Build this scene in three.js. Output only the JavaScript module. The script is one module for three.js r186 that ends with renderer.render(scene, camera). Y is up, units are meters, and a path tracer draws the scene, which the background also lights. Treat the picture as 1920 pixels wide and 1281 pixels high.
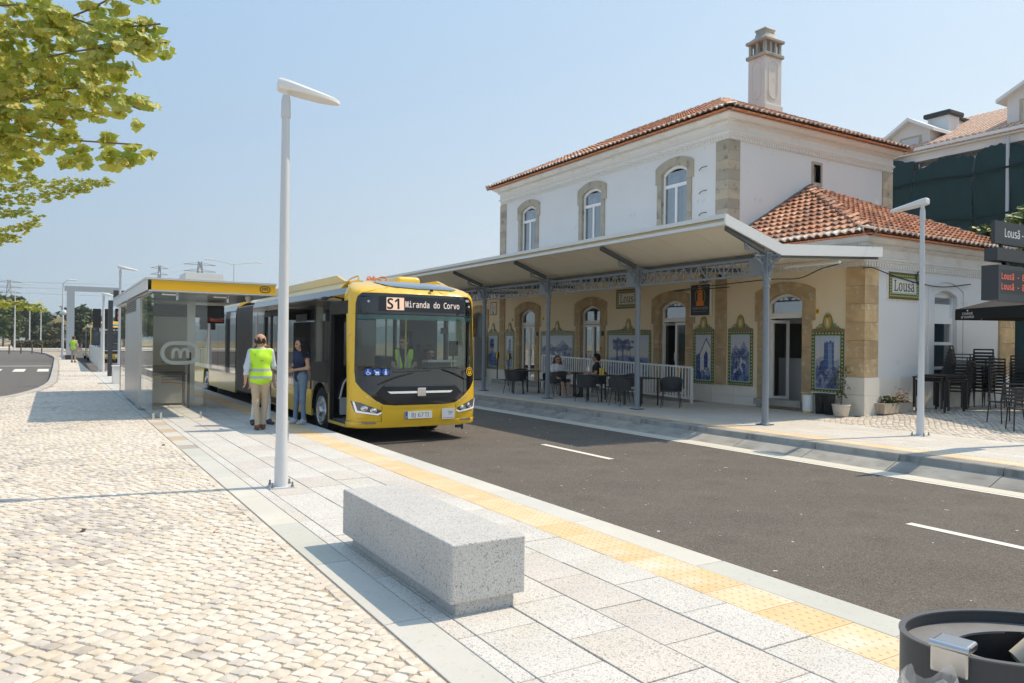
import * as THREE from 'three';
import { mergeGeometries, mergeVertices, toCreasedNormals } from 'three/addons/utils/BufferGeometryUtils.js';
import { RoundedBoxGeometry } from 'three/addons/geometries/RoundedBoxGeometry.js';
import { TessellateModifier } from 'three/addons/modifiers/TessellateModifier.js';

// ---------------------------------------------------------------- camera, sky, sun, exposure
const scene = new THREE.Scene();
const camera = new THREE.PerspectiveCamera(48.5, 1024 / 683, 0.05, 9000);
camera.fov = 2 * Math.atan(640.5 / 1421.99) * 180 / Math.PI;
camera.position.set(0, 1.62, 0);
camera.rotation.order = 'YXZ';
camera.rotation.set(0.003, -0.544775, 0.012056);
camera.updateProjectionMatrix(); camera.updateMatrixWorld(true);
const renderer = new THREE.WebGLRenderer({ antialias: true });
renderer.setSize(1024, 683);
renderer.toneMapping = THREE.LinearToneMapping;
renderer.toneMappingExposure = 0.93;
renderer.shadowMap.enabled = true;
const SUN = new THREE.Vector3(0.69, 1, 0.13).normalize();
{
  const W = 512, H = 256, d = new Float32Array(W * H * 4);
  for (let j = 0; j < H; j++) for (let i = 0; i < W; i++) {
    const ph = ((i + .5) / W - .5) * 2 * Math.PI, th = ((j + .5) / H - .5) * Math.PI;
    const x = Math.cos(ph) * Math.cos(th), y = Math.sin(th), z = Math.sin(ph) * Math.cos(th);
    const e = Math.max(y, 0), k = 1 - Math.exp(-e * 3.1);
    const c = Math.max(0, x * SUN.x + y * SUN.y + z * SUN.z), az = (x * SUN.x + z * SUN.z) / (Math.hypot(x, z) * Math.hypot(SUN.x, SUN.z) + 1e-6), hz = Math.max(0, Math.min(1, (az + .25) / 1.1)), g = .23 * Math.pow(c, 1.3) + .45 * Math.pow(c, 6) + .64 * hz * Math.exp(-e * 4.5);
    const hor = [.585, .675, .735], zen = [.32, .575, .92];
    const o = (j * W + i) * 4;
    for (let q = 0; q < 3; q++) {
      let v = hor[q] + (zen[q] - hor[q]) * k + g * [1.05, .95, .72][q];
      if (y < 0) v = (hor[q] + .3 * hz) * (1 + y * .3);
      d[o + q] = v;
    }
    d[o + 3] = 1;
  }
  const t = new THREE.DataTexture(d, W, H, THREE.RGBAFormat, THREE.FloatType);
  t.mapping = THREE.EquirectangularReflectionMapping; t.magFilter = t.minFilter = THREE.LinearFilter; t.needsUpdate = true;
  scene.background = t; scene.environment = t;
}
const sun = new THREE.DirectionalLight(0xffecd0, 4.9);
sun.position.copy(SUN).multiplyScalar(90).add(new THREE.Vector3(8, 0, -20));
sun.target.position.set(8, 0, -20);
sun.castShadow = true; sun.shadow.mapSize.set(4096, 4096);
Object.assign(sun.shadow.camera, { left: -50, right: 50, top: 50, bottom: -50, near: 1, far: 250 });
scene.add(sun, sun.target);

// ---------------------------------------------------------------- helpers
const V = (x, y, z) => new THREE.Vector3(x, y, z);
const rng = s => () => { s |= 0; s = s + 0x6D2B79F5 | 0; let t = Math.imul(s ^ s >>> 15, 1 | s); t = t + Math.imul(t ^ t >>> 7, 61 | t) ^ t; return ((t ^ t >>> 14) >>> 0) / 4294967296; };
const R0 = rng(11);
const names = {};
const numbered = n => { const k = names[n] = (names[n] ?? -1) + 1; return k ? n + '_' + String(k).padStart(3, '0') : n; };
// a pixel of the photograph gives a direction; where it meets a known plane gives a point
const pixDir = (px, py) => V((px - 960) / 1421.99, -(py - 640.5) / 1421.99, -1).applyQuaternion(camera.quaternion);
const onY = (px, py, y = 0) => { const d = pixDir(px, py); return camera.position.clone().addScaledVector(d, (y - 1.62) / d.y); };
const onX = (px, py, x) => { const d = pixDir(px, py); return camera.position.clone().addScaledVector(d, x / d.x); };
const onZ = (px, py, z) => { const d = pixDir(px, py); return camera.position.clone().addScaledVector(d, z / d.z); };
const clean = g => { g = g.index ? g.toNonIndexed() : g; for (const k of Object.keys(g.attributes)) if (!['position', 'normal', 'uv', 'color'].includes(k)) g.deleteAttribute(k); if (!g.attributes.normal) g.computeVertexNormals(); if (!g.attributes.uv) g.setAttribute('uv', new THREE.BufferAttribute(new Float32Array(g.attributes.position.count * 2), 2)); return g; };
const join = gs => { gs = gs.flat(9).filter(Boolean).map(clean); const col = gs.every(g => g.attributes.color); if (!col) gs.forEach(g => g.deleteAttribute('color')); return gs.length === 1 ? gs[0] : mergeGeometries(gs); };
// uv in metres from the dominant direction of each face
const buv = (g, ox = 0, oy = 0, s = 1) => {
  g = clean(g); const p = g.attributes.position, uv = new Float32Array(p.count * 2), a = V(), b = V(), c = V();
  for (let i = 0; i < p.count; i += 3) {
    a.fromBufferAttribute(p, i); b.fromBufferAttribute(p, i + 1); c.fromBufferAttribute(p, i + 2);
    const n = b.clone().sub(a).cross(c.clone().sub(a)), x = Math.abs(n.x), y = Math.abs(n.y), z = Math.abs(n.z);
    [a, b, c].forEach((v, k) => { const q = x >= y && x >= z ? [v.z, v.y] : y >= z ? [v.x, v.z] : [v.x, v.y]; uv[(i + k) * 2] = q[0] * s + ox; uv[(i + k) * 2 + 1] = q[1] * s + oy; });
  }
  g.setAttribute('uv', new THREE.BufferAttribute(uv, 2)); return g;
};
const bx = (w, h, d, x = 0, y = 0, z = 0, ry = 0, rx = 0, rz = 0) => { const g = new THREE.BoxGeometry(w, h, d); if (rx) g.rotateX(rx); if (rz) g.rotateZ(rz); if (ry) g.rotateY(ry); return g.translate(x, y, z); };
const box2 = (x0, x1, y0, y1, z0, z1) => bx(Math.abs(x1 - x0), Math.abs(y1 - y0), Math.abs(z1 - z0), (x0 + x1) / 2, (y0 + y1) / 2, (z0 + z1) / 2);
const rb = (w, h, d, r, x = 0, y = 0, z = 0, s = 1) => new RoundedBoxGeometry(w, h, d, s, r).translate(x, y, z);
const cyl = (r0, r1, h, x = 0, y = 0, z = 0, n = 12, open = false) => new THREE.CylinderGeometry(r1, r0, h, n, 1, open).translate(x, y + h / 2, z);
const bar = (a, b, r, n = 6, r2 = r) => { a = Array.isArray(a) ? V(...a) : a; b = Array.isArray(b) ? V(...b) : b; const d = b.clone().sub(a), l = d.length(); const g = new THREE.CylinderGeometry(r2, r, l, n); g.applyQuaternion(new THREE.Quaternion().setFromUnitVectors(V(0, 1, 0), d.normalize())); return g.translate((a.x + b.x) / 2, (a.y + b.y) / 2, (a.z + b.z) / 2); };
const beam = (a, b, w, h) => { a = V(...a); b = V(...b); const d = b.clone().sub(a), l = d.length(); const g = new THREE.BoxGeometry(w, h, l); const m = new THREE.Matrix4().lookAt(a, b, V(0, 1, 0)); g.applyMatrix4(m); return g.translate((a.x + b.x) / 2, (a.y + b.y) / 2, (a.z + b.z) / 2); };
const tube = (pts, r, n = 6, seg = 0) => new THREE.TubeGeometry(new THREE.CatmullRomCurve3(pts.map(p => Array.isArray(p) ? V(...p) : p)), seg || pts.length * 4, r, n);
const lathe = (pts, n = 20) => new THREE.LatheGeometry(pts.map(p => new THREE.Vector2(...p)), n);
const shp = pts => new THREE.Shape(pts.map(p => new THREE.Vector2(...p)));
const ext = (s, d, bevel = 0) => new THREE.ExtrudeGeometry(s, { depth: d, curveSegments: 10, bevelEnabled: bevel > 0, bevelThickness: bevel, bevelSize: bevel, bevelSegments: 1 });
// a shape drawn in (z, y) set upright on a plane x = const, its front towards -x
const zy = (s, x0, depth) => { const g = ext(s, depth); const p = g.attributes.position, n = g.attributes.normal; for (let i = 0; i < p.count; i++) { const a = p.getX(i), b = p.getY(i), c = p.getZ(i); p.setXYZ(i, x0 + c, b, a); const na = n.getX(i), nb = n.getY(i), nc = n.getZ(i); n.setXYZ(i, nc, nb, na); } const q = clean(g), P = q.attributes.position, N = q.attributes.normal; for (let i = 0; i < P.count; i += 3) for (const A of [P, N]) { const t = [A.getX(i + 1), A.getY(i + 1), A.getZ(i + 1)]; A.setXYZ(i + 1, A.getX(i + 2), A.getY(i + 2), A.getZ(i + 2)); A.setXYZ(i + 2, ...t); } return q; };
const mk = (geo, mat) => { const m = new THREE.Mesh(geo, mat); m.castShadow = m.receiveShadow = true; return m; };
function part(name, g, mat, parent, label) { const m = mk(Array.isArray(g) ? join(g) : g, mat); m.name = name; parent.add(m); if (label) m.userData.label = label; return m; }
function thing(name, label, category, [x, y, z] = [0, 0, 0], ry = 0, group) { const o = new THREE.Group(); o.name = numbered(name); o.position.set(x, y, z); o.rotation.y = ry; o.userData = { label, category }; if (group) o.userData.group = group; scene.add(o); return o; }
function solo(name, g, mat, label, category, group) { const m = mk(Array.isArray(g) ? join(g) : g, mat); m.name = numbered(name); m.userData = { label, category }; if (group) m.userData.group = group; scene.add(m); return m; }
function struct(name, g, mat, label) { const m = g ? mk(Array.isArray(g) ? join(g) : g, mat) : new THREE.Group(); m.name = numbered(name); m.userData = { kind: 'structure' }; if (label) m.userData.label = label; scene.add(m); return m; }
function dup(o, [x, y, z], ry, label, group) { const c = o.clone(); c.name = numbered(o.name.replace(/_\d{3}$/, '')); c.position.set(x, y, z); c.rotation.y = ry; c.userData = { ...o.userData }; if (label) c.userData.label = label; if (group) c.userData.group = group; scene.add(c); return c; }
function inst(name, geo, mat, list, parent, stuff = true) { const m = new THREE.InstancedMesh(geo, mat, list.length); list.forEach((t, i) => { m.setMatrixAt(i, t.m ?? t); if (t.c) m.setColorAt(i, t.c); }); m.castShadow = m.receiveShadow = true; m.name = name; if (stuff) m.userData.kind = 'stuff'; (parent ?? scene).add(m); return m; }
const mat4 = (p, q, s) => new THREE.Matrix4().compose(p, q ?? new THREE.Quaternion(), s ?? V(1, 1, 1));
const lin = (r, g, b) => new THREE.Color().setRGB(r, g, b);

// ---------------------------------------------------------------- textures
const hash = (x, y, s) => { let h = Math.imul(x, 374761393) + Math.imul(y, 668265263) + Math.imul(s, 1442695041) | 0; h = Math.imul(h ^ h >>> 13, 1274126177); return ((h ^ h >>> 16) >>> 0) / 4294967296; };
const vn = (u, v, n, s) => { const x = u * n, y = v * n, i = Math.floor(x), j = Math.floor(y); let a = x - i, b = y - j; a = a * a * (3 - 2 * a); b = b * b * (3 - 2 * b); const m = k => ((k % n) + n) % n, h = (p, q) => hash(m(p), m(q), s); return (h(i, j) * (1 - a) + h(i + 1, j) * a) * (1 - b) + (h(i, j + 1) * (1 - a) + h(i + 1, j + 1) * a) * b; };
const fbm = (u, v, n, s, o = 4) => { let t = 0, w = .5, k = n; for (let i = 0; i < o; i++) { t += w * vn(u, v, k, s + i); k *= 2; w *= .5; } return t / (1 - w * 2 + 1e-9) * 1; };
const s8 = v => { v = Math.min(1, Math.max(0, v)); return 255 * (v <= .0031308 ? 12.92 * v : 1.055 * Math.pow(v, 1 / 2.4) - .055); };
function dtex(n, fn, rep = 1, color = true) {
  const d = new Uint8Array(n * n * 4);
  for (let j = 0; j < n; j++) for (let i = 0; i < n; i++) { const c = fn(i / n, j / n, i, j), o = (j * n + i) * 4; if (color) for (let q = 0; q < 3; q++) d[o + q] = s8(c[q]); else d[o] = d[o + 1] = d[o + 2] = 255 * Math.min(1, Math.max(0, c)); d[o + 3] = 255; }
  const t = new THREE.DataTexture(d, n, n); t.wrapS = t.wrapT = THREE.RepeatWrapping; t.magFilter = THREE.LinearFilter; t.minFilter = THREE.LinearMipmapLinearFilter; t.generateMipmaps = true; t.repeat.set(rep, rep); if (color) t.colorSpace = THREE.SRGBColorSpace; t.needsUpdate = true; return t;
}
const mulc = (c, k) => [c[0] * k, c[1] * k, c[2] * k], mixc = (a, b, k) => [0, 1, 2].map(i => a[i] + (b[i] - a[i]) * k);
function ctex(w, h, draw) { const c = document.createElement('canvas'); c.width = w; c.height = h; const g = c.getContext('2d'); draw(g, w, h); const t = new THREE.CanvasTexture(c); t.colorSpace = THREE.SRGBColorSpace; t.magFilter = THREE.LinearFilter; t.anisotropy = 8; return t; }
const std = (color, rough = .8, o = {}) => new THREE.MeshStandardMaterial({ color: Array.isArray(color) ? lin(...color) : color, roughness: rough, ...o });
const phy = (color, rough, o = {}) => new THREE.MeshPhysicalMaterial({ color: Array.isArray(color) ? lin(...color) : color, roughness: rough, ...o });
const withMap = (t, rough, o = {}) => new THREE.MeshStandardMaterial({ map: t, roughness: rough, ...o });

const T = {};
T.asphalt = dtex(1024, (u, v, i, j) => { const a = hash(i >> 1, j >> 1, 5), b = hash(i, j, 6), c = fbm(u, v, 6, 9, 4), g = vn(u, v, 256, 3); const a2 = vn(u, v, 512, 44); let k = .085 + .09 * (a2 - .5) + .06 * (a - .5) + .05 * (g - .5) + .03 * (c - .5); if (a > .975) k += .12; k = Math.max(.02, k); return [k * 1.28, k * 1.12, k * .96]; }, 1 / 2.2);
T.asphaltB = dtex(512, (u, v) => .5 * vn(u, v, 256, 3) + .5 * vn(u, v, 128, 8), 1 / 2.2, false);
T.granite = dtex(1024, (u, v, i, j) => { const a = vn(u, v, 200, 21), b = vn(u, v, 330, 22), c = fbm(u, v, 5, 23), d = hash(i, j, 4); let k = .50 + .10 * (b - .5) + .06 * (d - .5) + .06 * (c - .5); if (a > .70) k -= .25 * Math.min(1, (a - .70) * 8); if (a < .2) k += .07; return [k, k * .985, k * .955]; }, 1 / 1.1);
T.slab = dtex(1024, (u, v, i, j) => { const a = vn(u, v, 190, 31), b = vn(u, v, 330, 32), c = fbm(u, v, 4, 33), d = hash(i, j, 7); let k = .60 + .16 * (b - .5) + .10 * (d - .5) + .08 * (c - .5); if (a > .66) k -= .24 * Math.min(1, (a - .66) * 6); const r = fbm(u, v, 3, 41); const w = Math.max(0, r - .6) * 1.2; return [k, k * (.975 - w * .06), k * (.935 - w * .2)]; }, 1 / 1.3);
T.slabB = dtex(512, (u, v, i, j) => .6 * vn(u, v, 190, 31) + .4 * hash(i, j, 9), 1 / 1.3, false);
T.concrete = dtex(512, (u, v, i, j) => { const c = fbm(u, v, 5, 51, 5), d = hash(i, j, 8), p = vn(u, v, 90, 55); let k = .55 + .10 * (c - .5) + .05 * (d - .5); if (p > .88) k -= .06; return [k * 1.0, k * .985, k * .92]; }, 1 / 1.7);
T.oldconcrete = dtex(512, (u, v, i, j) => { const c = fbm(u, v, 5, 61, 5), d = hash(i, j, 18), s = fbm(u, v * .35, 14, 63, 4); let k = .33 + .16 * (c - .5) + .05 * (d - .5) - .30 * Math.max(0, s - .52); return [k * 1.0, k * .97, k * .90]; }, 1 / 1.5);
T.limestone = dtex(512, (u, v, i, j) => { const c = fbm(u, v, 7, 71, 5), d = hash(i, j, 28), s = fbm(u, v, 20, 73, 3); let k = .86 + .28 * (c - .5) + .10 * (d - .5); const w = Math.max(0, s - .52) * 1.4; return [k, k * (1 - .10 * w), k * (1 - .28 * w)]; }, 3);
T.plaster = dtex(512, (u, v, i, j) => { const c = fbm(u, v, 3, 81, 5), d = hash(i, j, 38), s = fbm(u, v, 12, 83, 4); let k = .72 + .05 * (c - .5) + .02 * (d - .5); if (s > .74) k -= (s - .74) * .8; return [k, k * .985, k * .96]; }, 1 / 3.1);
T.cream = dtex(512, (u, v, i, j) => { const c = fbm(u, v, 3, 91, 5), d = hash(i, j, 48); const k = 1 + .06 * (c - .5) + .03 * (d - .5); return [.82 * k, .70 * k, .50 * k]; }, 1 / 2.7);
T.stainw = dtex(512, (u, v, i, j) => { const c = fbm(u, v, 4, 101, 5), s = fbm(u, v, 9, 103, 5), d = hash(i, j, 58); let k = .74 + .10 * (c - .5) + .02 * (d - .5); const w = Math.max(0, s - .55) * 2.2; return [k * (1 - .18 * w), k * (1 - .25 * w) * .97, k * (1 - .4 * w) * .91]; }, 1 / 2.3);
T.sandstone = dtex(512, (u, v, i, j) => { const c = fbm(u, v, 4, 111, 5), s = fbm(u * .5, v * 2, 8, 113, 4), d = hash(i, j, 68), e = fbm(u, v, 9, 117, 4); let k = 1 + .5 * (c - .5) + .25 * (s - .5) + .10 * (d - .5); let q = [.47 * k, .345 * k, .195 * k]; if (e > .66) q = mixc(q, [.62, .55, .45], Math.min(1, (e - .66) * 5)); return q; }, 1 / 1.2);
T.tanstone = dtex(512, (u, v, i, j) => { const c = fbm(u, v, 4, 121, 5), d = hash(i, j, 78), e = fbm(u, v * .6, 7, 127, 5); let k = 1 + .35 * (c - .5) + .08 * (d - .5) - Math.max(0, e - .6) * 1.6; return [.43 * k, .375 * k, .29 * k]; }, 1 / 1.3);
T.terra = dtex(512, (u, v, i, j) => { const c = fbm(u, v, 6, 131, 5), d = hash(i, j, 88), e = fbm(u, v, 16, 137, 4); let k = 1 + .5 * (c - .5) + .14 * (d - .5); let q = [.50 * k, .19 * k, .095 * k]; if (e > .6) q = mixc(q, [.16, .13, .10], Math.min(.8, (e - .6) * 4)); if (c > .66) q = mixc(q, [.55, .40, .30], .5); return q; }, 1.6);
T.tactile = dtex(512, (u, v, i, j) => { const c = fbm(u, v, 4, 141, 5), d = hash(i, j, 98), e = fbm(u, v, 3, 147, 3); const k = 1 + .16 * (c - .5) + .08 * (d - .5), w = Math.max(0, e - .5); return [.70 * k, (.505 + .22 * w) * k, (.30 + .40 * w) * k]; }, 1 / .9);
T.brushed = dtex(512, (u, v, i, j) => { const c = vn(u, v * .02, 256, 151), d = vn(u, .3, 32, 153); const k = .50 + .08 * (c - .5) + .05 * (d - .5); return [k, k * .985, k * .96]; }, 1);
T.noise = dtex(256, (u, v) => fbm(u, v, 16, 161, 4), 1, false);

const M = {
  asphalt: withMap(T.asphalt, .93, { bumpMap: T.asphaltB, bumpScale: .006 }),
  granite: withMap(T.granite, .75), slab: withMap(T.slab, .9, { bumpMap: T.slabB, bumpScale: .002 }),
  concrete: withMap(T.concrete, .85), oldconcrete: withMap(T.oldconcrete, .92),
  plaster: withMap(T.plaster, .9), cream: withMap(T.cream, .9), stainw: withMap(T.stainw, .92),
  sandstone: withMap(T.sandstone, .92), tanstone: withMap(T.tanstone, .92), terra: withMap(T.terra, .85), tactile: withMap(T.tactile, .8),
  paint: std([.72, .70, .62], .8), whiteline: std([.68, .67, .60], .8), white: std([.80, .80, .78], .45), whitegloss: phy([.80, .80, .79], .35, { clearcoat: .3 }),
  pvc: std([.82, .82, .80], .35), polegrey: phy([.62, .635, .65], .35, { clearcoat: .25 }), irongrey: std([.22, .25, .28], .5), irondark: std([.10, .115, .125], .55),
  steel: new THREE.MeshStandardMaterial({ map: T.brushed, metalness: 1, roughness: .33 }), alu: std([.62, .63, .64], .3, { metalness: 1 }), chrome: std([.75, .75, .76], .12, { metalness: 1 }),
  black: std([.012, .012, .013], .45), rubber: std([.02, .02, .02], .85), dark: std([.03, .032, .035], .6), blackgloss: phy([.008, .008, .01], .08, { clearcoat: 1, clearcoatRoughness: .03 }),
  anthracite: std([.045, .05, .056], .5), screenblack: phy([.01, .011, .012], .15),
  yellow: phy([.80, .50, .018], .32, { clearcoat: .8, clearcoatRoughness: .08 }), ledyellow: std([.76, .46, .02], .4),
  glass: phy([.93, .96, .95], .02, { transmission: 1, thickness: 0, ior: 1.5 }), tintlight: phy([.6, .64, .63], .02, { transmission: 1, thickness: 0, ior: 1.5 }), tint: phy([.14, .16, .16], .02, { transmission: 1, thickness: 0, ior: 1.5 }),
  windscreen: phy([.84, .90, .88], .02, { transmission: 1, thickness: 0, ior: 1.6 }), winpane: phy([.66, .70, .72], .02, { transmission: 1, thickness: 0, ior: 3.2 }),
  wood: std([.20, .13, .07], .7), soil: std([.08, .055, .035], .95), canopyunder: std([.80, .74, .60], .75), grass: std([.13, .15, .05], .95),
};
// ================================================================ ground, roads, pavements
const ROAD = -.24;
const flat = (pts, y) => { const g = new THREE.ShapeGeometry(shp(pts.map(([x, z]) => [x, -z]))); g.rotateX(-Math.PI / 2); g.translate(0, y, 0); return buv(g); };
const rect = (x0, x1, z0, z1, y) => flat([[x0, z0], [x1, z0], [x1, z1], [x0, z1]], y);
const camXZ = new THREE.Vector2(0, 0);
function pave(name, parent, geos, mats, list, keep, colors) { // the nearest pieces are parts, the rest one mass for each shape
  const rr = rng(list.length + 3), d = Math.sin(.544775), e = -Math.cos(.544775);
  for (const t of list) { const f = t.x * d + t.z * e, s = t.x * -e + t.z * d; t.k = f > .5 && Math.abs(s) < f * .72 && f > 1 ? f : f + 1000; t.k = f < .5 ? 1e6 - f : t.k; }
  list.sort((a, b) => a.k - b.k);
  const rest = new Map();
  list.forEach((t, i) => {
    const gi = Math.floor(rr() * geos.length), mi = t.mi ?? Math.floor(rr() * mats.length);
    if (i < keep) { const m = part(name, geos[gi], mats[mi], parent); m.position.set(t.x, t.y ?? 0, t.z); m.rotation.set(t.rx ?? 0, t.ry ?? 0, t.rz ?? 0); if (t.sx) m.scale.set(t.sx, 1, t.sz ?? 1); }
    else { const key = gi * 16 + mi; if (!rest.has(key)) rest.set(key, []); rest.get(key).push(mat4(V(t.x, t.y ?? 0, t.z), new THREE.Quaternion().setFromEuler(new THREE.Euler(t.rx ?? 0, t.ry ?? 0, t.rz ?? 0)), V(t.sx ?? 1, 1, t.sz ?? 1))); }
  });
  for (const [key, l] of rest) inst(name.replace(/_tile$/, '_tiles').replace(/(stone|slab|block)$/, '$1s'), geos[key >> 4], mats[key & 15], l, parent);
}
struct('ground', rect(-2500, 2500, 400, -2500, -.55), withMap(dtex(256, (u, v, i, j) => { const c = fbm(u, v, 6, 201, 4), d = hash(i, j, 3); const k = .9 + .4 * (c - .5) + .2 * (d - .5); return [.30 * k, .25 * k, .15 * k]; }, 1 / 9), .97));
// ---- the bus road
struct('road', rect(4.2, 10.79, 14, -44, ROAD), M.asphalt, 'grey asphalt bus road between the platforms');
struct('road', rect(1.75, 10.79, -44, -420, ROAD - .004), M.asphalt, 'asphalt beyond the platform end');
struct('gutter', rect(10.47, 10.79, 14, -44, ROAD + .004), std([.58, .55, .47], .9), 'pale concrete gutter strip');
{
  const edge = []; for (let z = 14; z > -44; z -= 3) edge.push(rect(10.37 + .006 * Math.sin(z), 10.455, z, z - 3, ROAD + .004));
  struct('edge_line', edge, M.whiteline);
  const mid = 7.80; for (let k = 0; k < 6; k++) struct('centre_line', rect(mid - .06, mid + .06, -2.68 - k * 7.02, -4.70 - k * 7.02, ROAD + .004), M.whiteline);
  // paint crumbs and grit lying on the asphalt
  const rr = rng(77), ch = [];
  for (let i = 0; i < 260; i++) { const x = 4.6 + rr() * 5.7, z = -1.5 - rr() * 16, s = .006 + rr() * rr() * .022; ch.push(bx(s * (1 + rr()), .004, s, x, ROAD + .003, z, rr() * 3)); }
  const m = mk(join(ch), std([.55, .53, .48], .9)); m.name = 'road_grit'; m.userData = { kind: 'stuff', label: 'pale grit and paint crumbs scattered over the asphalt', category: 'grit' }; scene.add(m);
}
// ---- near platform
function tinted0(m, c) { const q = m.clone(); q.color = lin(...c); return q; }
{
  const base = struct('platform', box2(1.637, 4.34, -.5, -.009, 14, -44), tinted0(M.oldconcrete, [1.15, 1.08, 1.0]), 'bus platform paved with granite slabs');
  const sg = [0, 1, 2, 3].map(k => buv(rb(.401, .05, .612, .006, 0, -.025, 0), k * .37, k * .71));
  const tone = [[1, 1, 1], [.97, .97, .96], [.98, .95, .92], [1.02, 1.02, 1.02], [.93, .90, .88]].map(c => { const m = M.slab.clone(); m.color = lin(...c); return m; });
  const slabs = [], rr = rng(5);
  [3.455, 3.045, 2.635, 2.225].forEach((x, ci) => { for (let k = -8; k < 64; k++) { const z = -2.46 - (ci % 2 ? .31 : 0) - k * .62; if (z < -43.4) continue; slabs.push({ x: x + .01, z, y: (rr() - .5) * .005, rz: (rr() - .5) * .004, rx: (rr() - .5) * .004 }); } });
  pave('paving_slab', base, sg, tone, slabs, 260);
  const fg = [0, 1].map(k => buv(rb(.118, .05, .612, .006, 0, -.025, 0), k * .4, k * .3)); const fl = [];
  for (let k = -8; k < 64; k++) fl.push({ x: 1.968, z: -2.77 - k * .62 });
  pave('narrow_paving_slab', base, fg, tone, fl, 60);
  // concrete band beside the cobbles
  const cg = [0, 1, 2].map(k => buv(rb(.262, .06, 1.332, .008, 0, -.03, 0), k * .5, k * .3)), cs = [0, 1, 2].map(k => buv(rb(.262, .06, .60, .008, 0, -.03, 0), k * .5 + .2, k * .3));
  const bm = [[1, 1, 1], [.92, .94, .92], [1.05, 1.03, 1.0]].map(c => { const m = M.concrete.clone(); m.color = lin(...c); return m; });
  const rust = M.concrete.clone(); rust.color = lin(.92, .74, .58);
  const bl = []; for (let k = -6; k < 6; k++) bl.push({ x: 1.773, z: -7.53 - (k - .06) * 1.342 + 0 }); pave('border_stone', base, cg, bm, bl.filter(t => t.z > -12.6), 30);
  for (let k = 0; k < 48; k++) { const m = part('border_stone', cs[k % 3], k < 8 && k % 2 ? rust : bm[k % 3], base); m.position.set(1.773, 0, -12.9 - k * .612); }
  // tactile strip
  const dome = new THREE.SphereGeometry(.0155, 8, 3, 0, 7, 0, Math.PI / 2).scale(1, .38, 1);
  const tile = k => { const gs = [rb(.398, .05, .404, .004, 0, -.025, 0)]; for (let a = 0; a < 6; a++) for (let b = 0; b < 6; b++) gs.push(dome.clone().translate(-.1675 + a * .067, -.001, -.1675 + b * .067)); return buv(join(gs), k * .33, k * .61); };
  const tg = [0, 1, 2, 3].map(tile), tm = [[1, 1, 1], [.96, .93, .85], [1.03, 1.04, 1.1]].map(c => { const m = M.tactile.clone(); m.color = lin(...c); return m; });
  const tl = []; for (let k = -16; k < 96; k++) tl.push({ x: 3.868, z: -2.985 - k * .408, y: (k * 7 % 5 - 2) * .0006 });
  pave('tactile_tile', base, tg, tm, tl, 90);
  // edge stones
  const kg = [0, 1, 2].map(k => buv(rb(.295, .30, 1.542, .012, 0, -.15, 0), k * .7, k * .2)); const kl = [];
  for (let k = -6; k < 26; k++) kl.push({ x: 4.215, z: -3.30 - k * 1.55 });
  pave('kerb_stone', base, kg, bm, kl, 40);
}
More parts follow.
